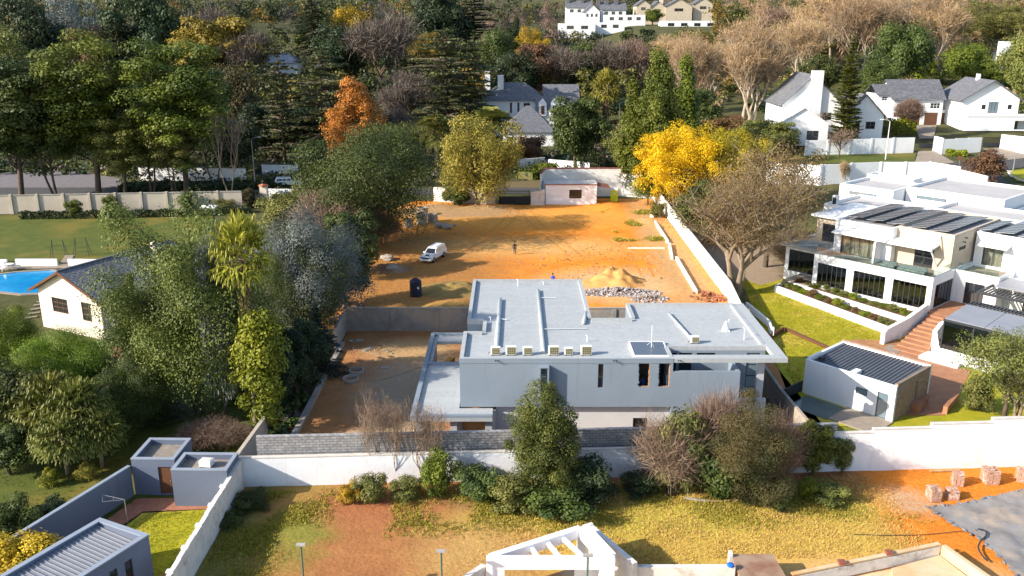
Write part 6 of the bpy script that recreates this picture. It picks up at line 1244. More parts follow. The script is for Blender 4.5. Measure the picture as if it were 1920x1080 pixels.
# white house with slate roofs, centre back
Ym = 246; mm = thing('slate_roof_house', 'white house with slate roofs, dormers and chimneys among the trees', 'house', (at(960,Ym), Ym, 0)); K = at(961,Ym)
def mz(py, dy=0): return ZC(py, Ym + dy)
e = mz(189); B().shell(-58*K, 62*K, 0, 11, 0, e, .25, f=[(54*K,58*K,e-3.4,e-.5),(68*K,72*K,e-3.4,e-.5),(80*K,92*K,e-3.2,e-.6)]).build('wall', MAT['white_render'], mm); B().hip(-58*K, 62*K, 0, 11, e, 4.6, .8).build('roof', MAT['slate_tiles'], mm)
for a, b2 in ((-4,0),(10,14),(22,34)): window(mm, (a*K,0), (b2*K,0), e-3.3, e-.55, 2, 2, fm='dark_wood', fw=.12)
B().shell(62.2*K, 125*K, 3, 12, 0, e+.6, .25).build('wing_wall', MAT['white_render'], mm); B().gable(62.2*K, 125*K, 3, 12, e+.6, 3.2, 'x', .5).build('wing_roof', MAT['slate_tiles'], mm)
e2 = mz(206); B().shell(44*K, 100*K, -3, -.02, 0, e2, .25).build('wing_wall', MAT['white_render'], mm); B().slab([(43*K,-3.4,e2),(101*K,-3.4,e2),(101*K,-.02,e2+3.4),(43*K,-.02,e2+3.4)], .15).build('wing_roof', MAT['slate_tiles'], mm)
for a in (50, 72, 92):
    b = B().box(a*K, (a+14)*K, -3.7, -1.2, e2-1.2, e2+2.0); gwall(b, a*K, (a+14)*K, -3.7, e2+2.0, 1.3, 2.4); d = b.build('dormer', MAT['white_render'], mm); B().box((a+4)*K,(a+10)*K,-3.78,-3.71,e2-.9,e2+1.4).build('dormer_window', MAT['dark_wood'], d)
B().box(-27*K, -16*K, 3, 5, e, e+6.6).build('chimney', MAT['white_render'], mm); B().box(-52*K,-42*K,6,8,e,e+7.4).build('chimney', MAT['white_render'], mm)
b = B().shell(-85*K, -60*K, -4, 6, 0, e-2, .25, f=[(4*K,12*K,e-6,e-3)]); gwall(b, -85*K, -60*K, -4, e-2, 3); b.build('gable_wing_wall', MAT['white_render'], mm); B().gable(-85*K,-60*K,-4,6,e-2,3,'y',.5).build('gable_wing_roof', MAT['slate_tiles'], mm)
fw_ = thing('slate_roof_wing', 'low front wing with steep dark slate hip roof and white chimney', 'house', (at(985,232), 228, 0)); e3 = ZC(248, 228); B().shell(-5.8, 7.4, 0, 12, 0, e3, .25, f=[(1.2,2.6,.6,2.4),(4.2,5.6,.6,2.4)]).build('wall', MAT['white_render'], fw_); B().hip(-5.8,7.4,0,12,e3,6.2,.6).build('roof', MAT['slate'], fw_); B().box(6.2,8.4,2.5,4.2,0,ZC(208,231)).build('chimney', MAT['white_render'], fw_); [window(fw_, (a,0), (a+1.4,0), .6, 2.4, 2, 2, fm='dark_wood') for a in (-4.6,-1.6)]
for (p0, p1, lb, h) in (((972,318),(1022,314),'pale blue shaded wall behind the black gate road',2.2), ((1028,316),(1105,322),'cream garden wall under the dark tree behind the guard house',2.0)):
    a, b2 = P(*p0), P(*p1); solo(B().wall(a, b2, 0, h, .25), 'garden_wall', 'white_wall_old', lb, 'wall')
patch('garden_path', [P(1000,300), P(1035,285), P(1045,290), P(1020,310)], 'paving', .05)
# house far left back, roofs on the hill
def hillhouse(px0, px1, Y, ey, ry, label, wall='white_render', roof='slate_tiles', dep=9, kind='hip', axis='x', chim=(), flat=False, by=None, name='house', wins=3, base=None):
    xc = at((px0+px1)/2, Y); hw = (at(px1,Y) - at(px0,Y)) / 2; z0 = TZ(xc, Y + dep/2) - .6; e = ZC(ey, Y) - z0; r = thing(name, label, 'house', (xc, Y, z0)); ww_ = 2*hw/(wins*2+1)
    o_ = [((2*i+1)*ww_, (2*i+2)*ww_, e-2.3, e-.9) for i in range(wins)]
    b = B().shell(-hw, hw, 0, dep, 0, e, .3, f=o_)
    if kind == 'gable' and axis == 'y': gwall(b, -hw, hw, 0, e, ZC(ry, Y) - z0 - e)
    b.build('wall', MAT[wall], r); h = ZC(ry, Y + (0 if axis == 'y' else dep/2)) - z0 - e
    if flat: B().box(-hw+.3, hw-.3, .3, dep-.3, e-.5, e-.3).build('roof', MAT['grey_deck_roof'], r)
    elif kind == 'hip': B().hip(-hw, hw, 0, dep, e, h, .5).build('roof', MAT[roof], r)
    else:
        B().gable(-hw, hw, 0, dep, e, h, axis, .4, .2).build('roof', MAT[roof], r)
        if axis == 'x':
            for q in (-hw + .3, hw):
                g_ = B(); gwall(g_, 0, dep, 0, e, h, .3); o = g_.build('gable_wall', MAT[wall], r); o.rotation_euler = (0,0,R(90)); o.location = (q,0,0)
    for i in range(wins): window(r, (-hw+(2*i+1)*ww_,0), (-hw+(2*i+2)*ww_,0), e-2.3, e-.9, 2, 1, fm='slate', fw=.12)
    for cpx, cty, cw_, cm in chim: x_ = at(cpx, Y) - xc; B().box(x_-cw_/2, x_+cw_/2, dep*.3, dep*.3+cw_, e*.5, ZC(cty, Y + dep*.3) - z0).build('chimney', MAT[cm], r)
    return r
hillhouse(449, 560, 322, 118, 99, 'pale blue roofed house behind the dark cedars', roof='grey_metal_roof', chim=((463,93,4.2,'cream_render'),)); hillhouse(436, 488, 300, 149, 124, 'grey brown roofed wing below the cream chimney', roof='roof_gravel'); hillhouse(590, 655, 330, 118, 100, 'pale roofed house right of the cedars', roof='grey_metal_roof')
hillhouse(1048, 1114, 385, 44, 40, 'white flat roofed house on the hill, left of two', flat=True, dep=14, name='flat_house', wins=2); hillhouse(1114, 1168, 392, 42, 40, 'white flat roofed house on the hill, right of two', flat=True, dep=10, name='flat_house', wins=2); hillhouse(1132, 1206, 408, 28, 26, 'long white flat block behind the flat houses on the hill', flat=True, dep=8, name='flat_house', wins=4); hillhouse(1236, 1345, 400, 39, 36, 'low white flat building behind the bare tan trees', flat=True, dep=8, name='flat_house', wins=4)
hillhouse(1060, 1108, 440, 14, 2, 'white terrace house with grey roof, leftmost on the hill', kind='gable', axis='x', chim=((1064,-6,1.5,'slate'),(1090,-6,1.5,'slate'))); hillhouse(1093, 1122, 428, 22, 8, 'white gabled terrace house in front on the hill', kind='gable', axis='y', dep=14); hillhouse(1124, 1170, 440, 18, 5, 'white terrace house with slate roof and dark chimneys on the hill', kind='gable', axis='x', chim=((1120,0,1.8,'slate'),(1135,-2,1.8,'slate'),(1153,-5,1.8,'slate')))
for a, b2, ey, ry, lb in ((1189,1215,10,0,'tan gabled house, left of the tan group on the hill'), (1216,1242,14,2,'tan gabled house with cream chimney, middle of the tan group'), (1243,1292,12,-2,'largest tan gabled house on the hill'), (1294,1330,8,-4,'tan gabled house, right of the tan group on the hill')): hillhouse(a, b2, 436 + (a % 7), ey, ry, lb, wall='tan_stone', roof='slate', kind='gable', axis='y', dep=12, wins=1, chim=(((a+b2)/2 + 8, ry - 2, 1.6, 'cream_render'),) if a == 1216 else ())
hillhouse(1846, 1880, 275, 128, 122, 'white flat house with chimney among trees at upper right', flat=True, dep=8, chim=((1884,78,3,'white_render'),)); hillhouse(1880, 1925, 282, 103, 86, 'pale roofed house at the upper right edge', roof='grey_metal_roof')

# ------------------------------------------------------------------ trees and shrubs, each a thing of its own
T = tree
# foreground, along the white wall
T('feature', 1022, 938, 728, 154, 'tall dense dark green tree in front of the grey house facade', cmat='leaf_front', rz=1)
for a in (('thin_bare', 703, 900, 722, 88, 'thin bare tree before the white wall, leftmost of the three'), ('thin_bare', 742, 905, 728, 60, 'thinnest bare tree, middle of the three by the white wall'), ('thin_bare', 800, 908, 738, 105, 'wider reddish bare tree, right of the three by the white wall')): T(*a, tmat='bark_light')
T('bare_bush', 1255, 930, 768, 190, 'tangled bare grey brown bush left of the dark red leaved tree'); T('bare_bush', 1335, 905, 712, 150, 'bare pinkish brown bush rising against the grey house wall', rz=2)
T('big_a', 1405, 945, 758, 150, 'dark tree with reddish leaves in front of the white wall', cmat='leaf_redbrown'); T('shrub_a', 1345, 935, 815, 130, 'dark green bush under the bare bushes by the white wall', 'shrub', cmat='leaf_dark'); T('shrub_b', 1265, 925, 775, 90, 'olive green bush behind the tangled bare bush', 'shrub', cmat='leaf_olive'); T('bare_bush', 1455, 930, 760, 110, 'reddish bare bush at the right of the dark bushes', rz=4)
T('round_b', 1523, 892, 795, 92, 'glossy green bush standing against the right part of the white wall', 'shrub', cmat='leaf_mid'); T('shrub_b', 1577, 886, 822, 34, 'thin sparse sapling right of the glossy green bush', 'shrub', cmat='leaf_olive')
for a in (('shrub_a', 822, 930, 848, 66, 'green bush at the foot of the reddish bare tree', 'leaf_mid'), ('shrub_a', 905, 938, 878, 90, 'spreading green bush left of the tall dense tree', 'leaf_dark'), ('shrub_b', 960, 955, 895, 90, 'olive bush at the left foot of the tall dense tree', 'leaf_olive'), ('shrub_a', 1035, 965, 905, 120, 'dark grey green bush at the foot of the tall dense tree', 'leaf_dark'), ('shrub_b', 1105, 945, 865, 90, 'dark low bush right of the tall dense tree', 'leaf_deep'), ('shrub_b', 698, 940, 893, 62, 'grey green bush below the leftmost thin bare tree', 'leaf_olive'), ('shrub_a', 655, 945, 905, 40, 'small bush with yellow flowers on the bare earth', 'leaf_gold'), ('shrub_b', 760, 935, 895, 60, 'dry bush between the thin bare trees', 'leaf_olive'), ('shrub_b', 1512, 935, 900, 40, 'bright green weed clump below the glossy bush', 'leaf_lime'), ('shrub_a', 1550, 940, 905, 70, 'grassy weed clump right of the dark bushes', 'leaf_olive'), ('shrub_b', 1200, 925, 885, 70, 'low dark bush under the tangled bare bush', 'leaf_deep'), ('shrub_a', 1450, 950, 905, 70, 'low dark bush under the reddish bare bush', 'leaf_dark'), ('shrub_b', 470, 950, 925, 70, 'rank dark weeds in the corner below the white wall', 'leaf_dark'), ('shrub_a', 430, 985, 965, 60, 'dark weed patch along the stained whitish wall', 'leaf_dark')): T(*a[:5], a[5], 'shrub', cmat=a[6])
# left garden
T('big_a', 372, 775, 388, 288, 'huge dark olive tree left of the fan palm', cmat='leaf_bigolive', rz=.5); T('tall_c', 372, 775, 600, 130, 'bright green tree in front of the huge olive tree', cmat='leaf_lime'); T('column', 500, 815, 565, 95, 'slender lime green tree hanging over the courtyard corner', cmat='leaf_lime')
T('big_b', 590, 640, 400, 190, 'wide silver grey tree right of the fan palm', cmat='leaf_silver'); T('round_c', 425, 790, 470, 70, 'small silver tree in front of the fan palm trunk', cmat='leaf_silver'); T('fan_palm', 482, 800, 428, 122, 'tall fan palm with brown frond skirt among grey trees', 'palm')
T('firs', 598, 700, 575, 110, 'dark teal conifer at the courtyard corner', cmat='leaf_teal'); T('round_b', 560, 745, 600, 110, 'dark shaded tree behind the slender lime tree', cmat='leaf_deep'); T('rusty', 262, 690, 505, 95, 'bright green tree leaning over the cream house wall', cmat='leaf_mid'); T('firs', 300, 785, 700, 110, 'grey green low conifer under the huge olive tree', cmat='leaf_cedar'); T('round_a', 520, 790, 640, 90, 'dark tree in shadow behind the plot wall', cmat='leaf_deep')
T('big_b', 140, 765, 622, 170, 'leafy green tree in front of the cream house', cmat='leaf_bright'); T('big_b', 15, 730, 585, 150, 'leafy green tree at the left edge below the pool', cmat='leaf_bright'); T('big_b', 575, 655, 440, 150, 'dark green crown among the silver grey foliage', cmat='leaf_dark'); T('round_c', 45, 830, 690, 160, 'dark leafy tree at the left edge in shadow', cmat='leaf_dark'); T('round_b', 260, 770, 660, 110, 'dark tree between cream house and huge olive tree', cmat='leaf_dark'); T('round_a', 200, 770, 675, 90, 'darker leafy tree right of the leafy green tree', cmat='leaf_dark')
for a in ((110, 850, 740, 150, 'yellow green tree fern, left of the clump'), (160, 862, 752, 140, 'yellow green tree fern, middle of the clump'), (192, 875, 795, 110, 'yellow green tree fern, right of the clump'), (128, 890, 806, 120, 'yellow green tree fern at the front of the clump')): T('low_palm', *a, 'palm', 'tree_fern')
for a in ((97, 912, 878, 34, 'lime ball bush on the shaded lawn, left of two', 'leaf_lime'), (166, 898, 868, 36, 'yellow green ball bush on the shaded lawn, right of two', 'leaf_palelime'), (100, 975, 935, 56, 'dark round bush beside the blue grey yard wall', 'leaf_deep')): T('ball', *a[:4], a[4], 'shrub', cmat=a[5])
T('ball', 62, 1095, 1003, 130, 'bush with yellow blossom in the bottom left corner', 'shrub', cmat='leaf_gold'); T('shrub_a', 20, 1000, 940, 80, 'dark bush by the yard wall at the left edge', 'shrub', cmat='leaf_dark')
T('bare_bush', 385, 838, 785, 130, 'pile of dry brush and branches behind the gravel roof', 'shrub', rz=3); T('bare_bush', 430, 838, 790, 110, 'heap of bare sticks behind the gravel roof', 'shrub')
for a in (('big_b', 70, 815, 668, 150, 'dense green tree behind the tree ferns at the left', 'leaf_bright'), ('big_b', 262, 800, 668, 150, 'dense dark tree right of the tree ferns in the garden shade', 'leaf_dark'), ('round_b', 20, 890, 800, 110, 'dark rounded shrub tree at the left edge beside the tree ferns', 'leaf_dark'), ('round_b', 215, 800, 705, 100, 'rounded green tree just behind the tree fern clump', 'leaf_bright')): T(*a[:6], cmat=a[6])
# trees at the left of the dirt yard
T('big_b', 690, 455, 240, 270, 'broad dark green tree at the far left corner of the dirt yard', cmat='leaf_dark'); T('bare_round2', 620, 478, 345, 190, 'grey brown half bare tree left of the dirt yard'); T('round_c', 545, 450, 360, 120, 'yellowish olive bush behind the silver tree', 'shrub', cmat='leaf_olive'); T('round_b', 660, 520, 395, 120, 'dark bushy tree beside the pickup side of the yard', cmat='leaf_dark'); T('bare_bush', 715, 460, 385, 110, 'bare scrub left of the concrete rings', 'shrub'); T('round_b', 645, 575, 455, 110, 'dark tree at the left edge of the dirt yard', cmat='leaf_deep')
T('lumpy', 893, 388, 232, 158, 'lush pale yellow green tree at the back of the dirt yard', cmat='leaf_palelime'); T('shrub_a', 858, 384, 350, 60, 'dark shrubs at the foot of the pale yellow green tree', 'shrub', cmat='leaf_dark')
T('feather_palm', 818, 330, 222, 95, 'feathery palm left of the pale yellow green tree', 'palm'); T('feather_palm', 920, 310, 208, 110, 'feathery palm behind the pale yellow green tree', 'palm'); T('round_c', 750, 330, 238, 110, 'olive tree behind the broad dark green tree', cmat='leaf_olive'); T('shrub_a', 990, 300, 252, 60, 'brownish shrub by the slate roofed front wing', 'shrub', cmat='leaf_brown')
T('ball', 470, 388, 350, 38, 'dark round clipped bush by the pinkish gate pillar', 'shrub', cmat='leaf_redbrown'); T('shrub_b', 140, 408, 375, 30, 'small green shrub against the beige wall, left', 'shrub', cmat='leaf_mid'); T('shrub_b', 208, 402, 366, 26, 'climber shrub on the beige wall, middle', 'shrub', cmat='leaf_mid'); T('shrub_b', 350, 398, 360, 30, 'climber shrub on the beige wall, right', 'shrub', cmat='leaf_dark'); T('shrub_a', 425, 396, 372, 40, 'pale shrub behind the white plinth', 'shrub', cmat='leaf_olive')
# right of the yard
T('golden', 1275, 412, 234, 165, 'bright golden yellow tree at the back right of the dirt yard', cmat='leaf_yellow', tmat='bark_light'); T('golden', 1365, 410, 236, 140, 'golden green tree right of the bright golden yellow tree', cmat='leaf_goldgreen', tmat='bark_light', rz=2); T('great_tree', 1380, 552, 246, 345, 'great half bare tree with forked trunk beside the cream wall', cmat='leaf_dryolive', rz=.7); T('airy', 1435, 500, 280, 200, 'olive leafed tree mixed into the great half bare tree', cmat='leaf_dryolive'); T('round_b', 1330, 455, 340, 120, 'dark green tree behind the cream wall by the great tree', cmat='leaf_dark'); T('round_c', 1215, 385, 330, 60, 'green bush under the golden tree', 'shrub', cmat='leaf_mid'); T('shrub_a', 1232, 408, 378, 30, 'grey green shrub at the start of the kerb walls', 'shrub', cmat='leaf_olive'); T('bare_bush', 1478, 510, 420, 110, 'bare grey shrub in front of the left wing of the modern house', 'shrub')
T('rusty', 1228, 372, 78, 150, 'tall loose dark green conifer right of the fan palm', cmat='leaf_pine', rz=2); T('spire', 1180, 368, 150, 62, 'slimmer dark green conifer left of the tall loose conifer', cmat='leaf_pine'); T('spire', 1275, 350, 105, 70, 'dark green conifer beside the tall loose conifer', cmat='leaf_pine'); T('round_b', 1080, 322, 178, 110, 'dark green tree in front of the slate roofed house', cmat='leaf_dark'); T('fan_palm', 1132, 320, 142, 62, 'tall fan palm with tan skirt right of the slate roofed house', 'palm'); T('round_a', 1175, 330, 240, 90, 'green tree beneath the tall loose conifer', cmat='leaf_olive')
T('great_tree', 1905, 790, 630, 150, 'airy olive leafed tree at the right edge by the garden room', cmat='leaf_olive', rz=1); T('airy', 1880, 790, 625, 190, 'olive leafed tree crown over the deck at the right edge', cmat='leaf_olive'); T('shrub_b', 1830, 770, 705, 60, 'sparse shrub below the olive leafed tree', 'shrub', cmat='leaf_olive')
T('ball', 1845, 345, 280, 70, 'round red brown tree at the road bend', cmat='leaf_brown'); T('small_bare', 1573, 296, 236, 62, 'small bare tree before the long white street wall'); T('bare_up', 1582, 345, 298, 26, 'tiny bare tree against the white pier wall'); T('bare_round2', 1700, 250, 178, 70, 'bare tree in front of the garage house'); T('sparse_bare', 1515, 268, 195, 70, 'bare tree before the gabled house with broad chimney')
T('araucaria', 1580, 278, 74, 62, 'tall narrow column conifer in front of the white gabled house', cmat='leaf_pine'); T('round_b', 1450, 292, 225, 90, 'green bushy tree left of the white gabled house', cmat='leaf_olive'); T('shrub_a', 1600, 262, 222, 80, 'dark shrubs at the foot of the column conifer', 'shrub', cmat='leaf_dark'); T('round_c', 1350, 260, 215, 90, 'brown leafed tree before the field at the back', cmat='leaf_brown')
# planter shrubs of the modern house
_rp = random.Random(12); _ORD = 'first second third fourth fifth sixth seventh eighth ninth tenth eleventh twelfth thirteenth'.split()
for i in range(26):
    t = (i + .5) / 26; row = i % 2; u = -2.6 + 16 * t; v = (-1.6 - 4.6 * t + .7) if row == 0 else (-.4 - 2.7 * t + 1.0)
    x, y = UV(u, v); copy_scaled('ball' if i % 3 else 'shrub_b', (x, y, .68 if row == 0 else 1.1), .45 + .45 * _rp.random(), .9 + .8 * _rp.random(), _rp.random() * 6, 'shrub', _ORD[i // 2] + (' shrub from the left in the lower bed of the white planter' if row == 0 else ' shrub from the left in the upper bed of the white planter'), 'shrub', 'shrubs in the lower planter bed' if row == 0 else 'shrubs in the upper planter bed', ['leaf_mid', 'leaf_olive', 'leaf_lime', 'leaf_brown', 'leaf_mid'][_rp.randrange(5)])
# tall trees on the left
for a in (('tall_a', 40, 372, 105, 190, 'tall dark brownish green tree at the left edge', 'leaf_dark'), ('tall_b', 185, 365, 62, 175, 'tall dark pine with bright top, second tall tree from left', 'leaf_pine'), ('tall_a', 350, 362, 74, 185, 'tall dark pine with rounded bright top right of the second', 'leaf_pine'), ('tall_c', 105, 368, 170, 140, 'leaning dark pine between the two left tall trees', 'leaf_dark'), ('tall_c', 285, 362, 200, 120, 'smaller dark pine under the two bright topped pines', 'leaf_pine'), ('tall_b', 235, 368, 215, 100, 'small olive pine low in front of the tall pines', 'leaf_olive'), ('tall_c', 330, 366, 225, 90, 'pale olive pine before the white wall', 'leaf_olive')): T(*a[:6], cmat=a[6])
T('sparse_bare', 432, 366, 185, 90, 'pale bare tree with curved trunk before the shaded white wall', tmat='bark_light'); T('sparse_bare', 405, 350, 180, 100, 'grey bare tree behind the pale bare tree', cmat='twigs_grey', tmat='bark')
T('cedar_a', 535, 312, 72, 105, 'dark pointed cedar left of the spreading cedars', cmat='leaf_cedar'); T('cedar_b', 612, 312, 100, 135, 'dark layered cedar right of the pointed cedar', cmat='leaf_cedar'); T('rusty', 672, 322, 138, 160, 'rust orange cone shaped conifer', cmat='leaf_rust'); T('bare_round', 760, 262, 138, 120, 'grey bare tree right of the rust orange conifer'); T('cedar_b', 838, 262, 66, 150, 'layered green cedar, left of two before the slate roofed house', cmat='leaf_cedar'); T('cedar_a', 890, 262, 72, 110, 'layered green cedar, right of two before the slate roofed house', cmat='leaf_cedar')
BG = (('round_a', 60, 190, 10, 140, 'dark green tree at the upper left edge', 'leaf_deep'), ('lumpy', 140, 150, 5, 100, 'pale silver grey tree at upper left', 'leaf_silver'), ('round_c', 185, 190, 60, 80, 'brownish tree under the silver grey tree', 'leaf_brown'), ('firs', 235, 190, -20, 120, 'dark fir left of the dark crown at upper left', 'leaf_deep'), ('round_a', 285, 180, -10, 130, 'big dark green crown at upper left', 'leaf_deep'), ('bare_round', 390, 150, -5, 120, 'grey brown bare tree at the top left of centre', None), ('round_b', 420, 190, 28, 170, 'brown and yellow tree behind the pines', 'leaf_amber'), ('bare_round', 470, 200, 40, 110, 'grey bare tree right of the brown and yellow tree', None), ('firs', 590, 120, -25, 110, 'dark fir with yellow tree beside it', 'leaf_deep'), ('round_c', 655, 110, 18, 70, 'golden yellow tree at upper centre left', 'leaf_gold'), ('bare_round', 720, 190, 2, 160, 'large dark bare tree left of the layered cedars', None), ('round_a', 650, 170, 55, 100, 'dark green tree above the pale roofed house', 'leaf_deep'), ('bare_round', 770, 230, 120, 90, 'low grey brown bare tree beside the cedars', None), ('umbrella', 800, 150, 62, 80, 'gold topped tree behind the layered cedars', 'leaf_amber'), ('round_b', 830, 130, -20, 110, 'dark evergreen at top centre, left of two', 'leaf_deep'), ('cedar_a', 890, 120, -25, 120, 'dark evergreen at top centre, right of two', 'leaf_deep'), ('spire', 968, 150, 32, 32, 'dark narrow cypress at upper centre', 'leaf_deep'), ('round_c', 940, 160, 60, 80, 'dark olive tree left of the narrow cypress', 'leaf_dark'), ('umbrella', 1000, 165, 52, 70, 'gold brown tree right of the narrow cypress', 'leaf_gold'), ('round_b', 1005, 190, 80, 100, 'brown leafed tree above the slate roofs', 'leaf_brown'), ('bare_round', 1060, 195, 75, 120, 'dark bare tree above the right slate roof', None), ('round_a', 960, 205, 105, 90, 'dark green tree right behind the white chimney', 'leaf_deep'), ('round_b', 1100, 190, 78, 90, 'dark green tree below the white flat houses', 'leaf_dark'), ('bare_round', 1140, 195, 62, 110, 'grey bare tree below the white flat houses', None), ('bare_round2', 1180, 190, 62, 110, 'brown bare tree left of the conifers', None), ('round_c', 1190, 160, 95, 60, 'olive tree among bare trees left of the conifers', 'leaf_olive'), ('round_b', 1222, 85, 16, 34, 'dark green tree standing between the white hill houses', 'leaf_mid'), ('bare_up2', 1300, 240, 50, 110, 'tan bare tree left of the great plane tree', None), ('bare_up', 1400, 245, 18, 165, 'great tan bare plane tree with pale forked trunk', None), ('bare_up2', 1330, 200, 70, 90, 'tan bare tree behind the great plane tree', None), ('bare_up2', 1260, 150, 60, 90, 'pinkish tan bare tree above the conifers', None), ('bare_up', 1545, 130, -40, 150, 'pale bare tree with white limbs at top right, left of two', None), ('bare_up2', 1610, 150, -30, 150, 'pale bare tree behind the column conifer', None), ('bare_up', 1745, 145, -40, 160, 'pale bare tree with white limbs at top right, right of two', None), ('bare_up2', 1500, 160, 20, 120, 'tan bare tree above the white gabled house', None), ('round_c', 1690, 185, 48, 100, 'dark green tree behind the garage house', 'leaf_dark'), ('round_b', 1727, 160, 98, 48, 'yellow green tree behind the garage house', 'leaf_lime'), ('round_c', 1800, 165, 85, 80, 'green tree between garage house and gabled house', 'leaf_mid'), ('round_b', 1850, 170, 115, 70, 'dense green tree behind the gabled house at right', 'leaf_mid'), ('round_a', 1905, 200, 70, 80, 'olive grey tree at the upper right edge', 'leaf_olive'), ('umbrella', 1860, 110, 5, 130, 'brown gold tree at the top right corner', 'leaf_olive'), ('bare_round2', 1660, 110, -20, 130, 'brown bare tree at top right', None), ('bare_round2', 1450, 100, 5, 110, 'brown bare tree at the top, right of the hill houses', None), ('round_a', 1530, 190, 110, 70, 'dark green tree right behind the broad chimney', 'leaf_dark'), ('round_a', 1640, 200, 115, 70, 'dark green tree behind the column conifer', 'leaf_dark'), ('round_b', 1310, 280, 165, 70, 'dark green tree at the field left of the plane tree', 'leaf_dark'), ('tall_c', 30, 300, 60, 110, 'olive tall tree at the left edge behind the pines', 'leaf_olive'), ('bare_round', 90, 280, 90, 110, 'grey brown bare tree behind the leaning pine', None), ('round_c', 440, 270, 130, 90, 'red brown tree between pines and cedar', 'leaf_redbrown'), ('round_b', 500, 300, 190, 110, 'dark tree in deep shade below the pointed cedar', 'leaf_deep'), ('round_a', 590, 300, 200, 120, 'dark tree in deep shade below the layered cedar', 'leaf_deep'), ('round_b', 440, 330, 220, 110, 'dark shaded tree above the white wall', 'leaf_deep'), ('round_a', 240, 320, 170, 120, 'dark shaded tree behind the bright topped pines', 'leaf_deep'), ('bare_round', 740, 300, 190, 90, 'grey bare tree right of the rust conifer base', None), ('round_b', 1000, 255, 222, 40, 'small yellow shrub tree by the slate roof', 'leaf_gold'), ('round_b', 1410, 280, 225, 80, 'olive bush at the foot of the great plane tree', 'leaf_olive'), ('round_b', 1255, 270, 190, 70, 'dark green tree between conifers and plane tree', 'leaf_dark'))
for a in BG: T(*a[:6], cmat=a[6])

# far wood on the hill: one mass
def far_wood():
    rng = np.random.default_rng(77); groups = {}
    mats = ['leaf_deep', 'leaf_dark', 'leaf_olive', 'twigs_grey', 'twigs_tan', 'leaf_gold', 'leaf_brown']
    cand = []
    for _ in range(5000):
        y = 258 + 400 * rng.random() ** 1.15; x = rng.uniform(-.64, .64) * y
        cand.append((x, y))
    cell = {}; keep = []
    for x, y in cand:
        px = 960 + FPX * x / (y * _c + 15 * _s)
        if 250 < y < 272 and abs(x) < 30: continue
        if y > 372 and y < 455 and 1040 < px < 1340: continue
        low = 318 < y <= 372 and 1040 < px < 1340
        if 285 < y < 335 and 425 < px < 665: continue
        if y < 300 and px > 1440: continue
        k = (int(x // 8), int(y // 9)) if y < 350 else (int(x // 10), int(y // 12))
        if k in cell: continue
        cell[k] = 1; keep.append((x, y, px, low))
    for x, y, px, low in keep:
        left = px < 900; r_ = rng.random()
        if left: mt = ('leaf_deep', 'leaf_dark', 'twigs_grey', 'leaf_deep', 'leaf_olive', 'leaf_amber', 'leaf_deep', 'leaf_dark')[int(r_ * 8)]
        elif px < 1250: mt = ('leaf_deep', 'leaf_dark', 'twigs_brown', 'leaf_olive', 'twigs_grey')[int(r_ * 5)]
        else: mt = ('twigs_tan', 'leaf_olive', 'twigs_brown', 'leaf_olive', 'twigs_tan', 'leaf_dark', 'leaf_amber')[int(r_ * 7)]
        H = rng.uniform(9, 16) * (1.15 if left else .95); W = rng.uniform(8, 13); H *= .5 if low else 1; n_ = 11 if y < 420 else 6; far = y > 420; per = 34 if not far else 18
        d = norm(rng.normal(size=(n_, 3))); cen = d * np.array([W * .36, W * .36, H * .34]) * rng.random((n_, 1)) ** .4 + np.array([x, y, TZ(x, y) + H * .58]); rad = W * rng.uniform(.16, .26, n_)
        tw = mt.startswith('twig'); V, rn = clump_leaves(rng, cen, rad * (1.25 if tw else 1), per * (2 if tw else 1), (1.7 if tw else .85) * (1.25 if far else 1), asp=.07 if tw else .7, hollow=.2 if tw else .5)
        groups.setdefault(mt, []).append((V, rn))
    allV = []; allR = []; mi = []; me_m = []
    for i, (mt, lst) in enumerate(groups.items()):
        V = np.concatenate([q[0] for q in lst]); allV.append(V); allR.append(np.concatenate([q[1] for q in lst])); mi.append(np.full(len(V) // 4, i)); me_m.append(mt)
    me = npmesh('far_wood', np.concatenate(allV), np.concatenate(allR))
    for mt in me_m: me.materials.append(MAT[mt])
    me.polygons.foreach_set('material_index', np.concatenate(mi).astype(np.int32))
    o = link('far_wood', me); tag(o, 'far mixed wood covering the hillside at the top of the view', 'wood', kind='stuff')
far_wood()

# undergrowth under the trees, as one mass
def undergrowth(name, n, region, mats, label, seed, keep, hmin=.5, hmax=2.2):
    rng = np.random.default_rng(seed); lst = {}
    c = 0
    while c < n:
        x, y = rng.uniform(region[0], region[1]), rng.uniform(region[2], region[3])
        if not keep(x, y): continue
        c += 1; h = rng.uniform(hmin, hmax); k = 3; cen = np.array([x, y, TZ(x, y) + h * .35]) + rng.normal(size=(k, 3)) * np.array([h * .6, h * .6, h * .15])
        V, rn = clump_leaves(rng, cen, rng.uniform(.45, .8, k) * h, 46, .34 if y < 100 else .6, .8); lst.setdefault(mats[rng.integers(len(mats))], []).append((V, rn))
    ks = list(lst); me = npmesh(name, np.concatenate([v for q in ks for v, _ in lst[q]]), np.concatenate([r for q in ks for _, r in lst[q]]))
    for q in ks: me.materials.append(MAT[q])
    me.polygons.foreach_set('material_index', np.concatenate([np.full(sum(len(v) // 4 for v, _ in lst[q]), i) for i, q in enumerate(ks)]).astype(np.int32))
    tag(link(name, me), label, 'undergrowth', kind='stuff')
undergrowth('undergrowth', 620, (-150, 40, 168, 262), ('leaf_deep', 'leaf_dark', 'twigs_grey', 'leaf_olive', 'leaf_deep'), 'dark undergrowth below the trees behind the road', 1, lambda x, y: not (-16 < x < 14 and y > 222) and not (x < -75 and y < 182) and not (x > -12 and y < 180 and x < 8) and y > 170 + .02 * x, .6, 3.6)
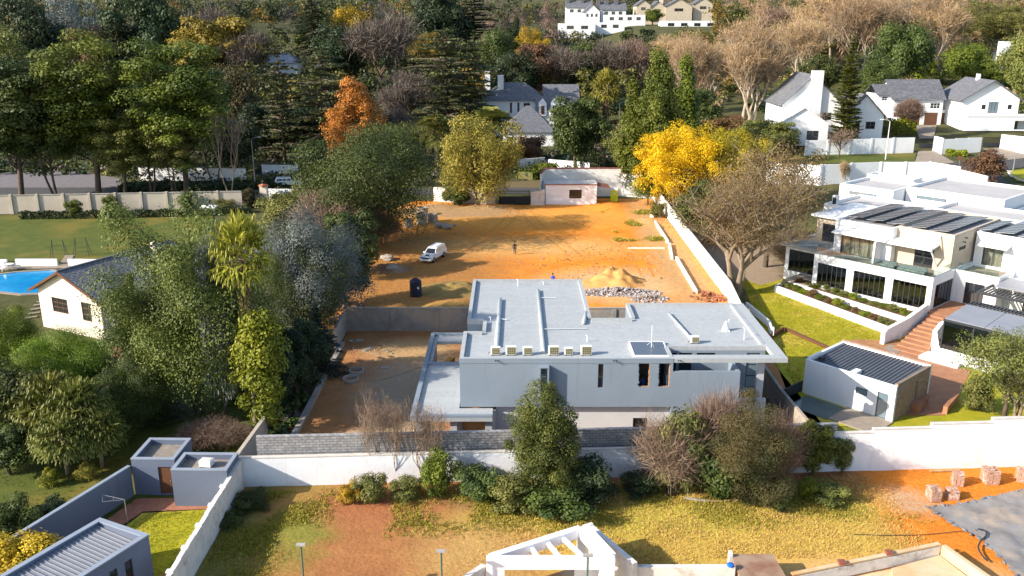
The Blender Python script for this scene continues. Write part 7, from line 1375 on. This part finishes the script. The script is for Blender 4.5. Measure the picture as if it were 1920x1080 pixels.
undergrowth('undergrowth', 420, (26, 62, 162, 262), ('leaf_dark', 'leaf_olive', 'twigs_tan', 'leaf_brown', 'twigs_brown'), 'brown and green undergrowth below the bare trees on the right', 2, lambda x, y: x < 27 + (y - 160) * .36, .5, 2.4)
undergrowth('undergrowth', 260, (62, 190, 213, 300), ('leaf_dark', 'leaf_mid', 'twigs_tan', 'leaf_olive'), 'undergrowth behind the white houses on the right', 3, lambda x, y: y > 216, .8, 3)
undergrowth('undergrowth', 130, (-34, -17.8, 62, 84), ('leaf_deep', 'leaf_dark', 'twigs_grey'), 'shaded undergrowth below the trees left of the courtyard', 4, lambda x, y: x > -19.5 - (y - 62) * .55 , .3, .9)
undergrowth('undergrowth', 120, (-28, -17, 88, 150), ('leaf_deep', 'leaf_dark', 'twigs_brown', 'leaf_olive'), 'scrub along the left edge of the dirt yard', 5, lambda x, y: x < -17.5 - .1 * (y - 88), .4, 1.6)

# grass and weeds as one mass each
def blades(name, n, region, size, mat, label, seed, w_=.03, z=.06, dens=None, lean=.5):
    rng = np.random.default_rng(seed); xs = []; 
    while len(xs) < n:
        x, y = rng.uniform(region[0], region[1]), rng.uniform(region[2], region[3])
        if dens is None or dens(x, y) > rng.random(): xs.append((x, y))
    Pq = np.array(xs); k = 4; idx = np.repeat(np.arange(n), k); N = len(idx); s = size * (.5 + rng.random(N)); D = norm(np.stack([rng.normal(size=N) * lean, rng.normal(size=N) * lean, np.ones(N)], 1))
    C = np.zeros((N, 3)); C[:, :2] = Pq[idx] + rng.normal(size=(N, 2)) * size * .35; C[:, 2] = z; C += D * (s / 2)[:, None]; Tn = norm(np.cross(D, rng.normal(size=(N, 3)))); rn = .6 * rng.random(n)[idx] + .4 * rng.random(N)
    o = link(name, npmesh(name, quads(C, D, Tn, s, np.full(N, w_)), rn), None, MAT[mat]); tag(o, label, 'grass', kind='stuff')
def inlot(x, y): return y < 54.0 + (x + 19.2) * .0525 - .4
blades('dry_grass', 13000, (-3, 26.5, 42.5, 56.2), .16, 'grass_dry', 'short dry yellow grass over the vacant lot', 1, .03, .05, lambda x, y: inlot(x, y) * (max(0, min(1, (x + 3) / 7)) * max(0, min(1, (26.5 - x) / 3)) * (.35 + .9 * max(0, nz(x, y, .35) + .2)) if not (-1.6 < x < 6.8 and y < 46.4) and not (11 < x < 27 and y < 45.9) else 0), .8)
blades('green_grass', 10000, (-18.3, 27, 40, 56.3), .2, 'grass_blade', 'greener grass and weeds along the foot of the white wall', 2, .04, .05, lambda x, y: inlot(x, y) * max(0, min(1, (nz(x, y, .3) + .25) * 2.2)) * (max(0, 1 - abs(y - (51.5 + x * .04)) / 3.5) if x > -8 else max(0, 1 - abs(x + 15.5) / 4) * 1.3), .8)
blades('weeds', 700, (15, 25, 125, 152), .4, 'grass_blade', 'scattered green weeds at the right side of the dirt yard', 3, .08, .1, lambda x, y: max(0, nz(x, y, .25) * 2 - .25), .8)

from mathutils.geometry import intersect_point_tri_2d
def in_poly(x, y, poly):
    c = False; j = len(poly) - 1
    for i in range(len(poly)):
        if (poly[i][1] > y) != (poly[j][1] > y) and x < (poly[j][0] - poly[i][0]) * (y - poly[i][1]) / (poly[j][1] - poly[i][1]) + poly[i][0]: c = not c
        j = i
    return c
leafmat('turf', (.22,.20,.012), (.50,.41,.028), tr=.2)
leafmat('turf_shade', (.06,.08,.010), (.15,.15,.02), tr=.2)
_tl = [P(1385, 520), P(1425, 535), P(1500, 528), P(1700, 640), P(1640, 655), P(1560, 640), P(1510, 675), P(1500, 740), P(1440, 640)]
blades('lawn_turf', 9000, (24, 42, 68, 106), .09, 'turf', 'short mown turf of the sunny lawn below the modern house', 4, .03, .03, lambda x, y: .6 + .4 * nz(x, y, .5) if in_poly(x, y, _tl) else 0, 1.0)
_tl2 = [(-24.1, 50.9), (-19.0, 51.5), (-19.0, 44.4), (-20, 43), (-25.2, 46.7)]
blades('lawn_turf', 3000, (-25.5, -18.9, 43, 52), .07, 'turf', 'short turf of the small walled lawn at lower left', 5, .025, .05, lambda x, y: .7 + .3 * nz(x, y, .8) if in_poly(x, y, _tl2) else 0, 1.0)
_tl3 = [(-45, 44), (-32, 44), (-21, 58), (-19.2, 63), (-21, 75), (-34, 78), (-45, 78)]
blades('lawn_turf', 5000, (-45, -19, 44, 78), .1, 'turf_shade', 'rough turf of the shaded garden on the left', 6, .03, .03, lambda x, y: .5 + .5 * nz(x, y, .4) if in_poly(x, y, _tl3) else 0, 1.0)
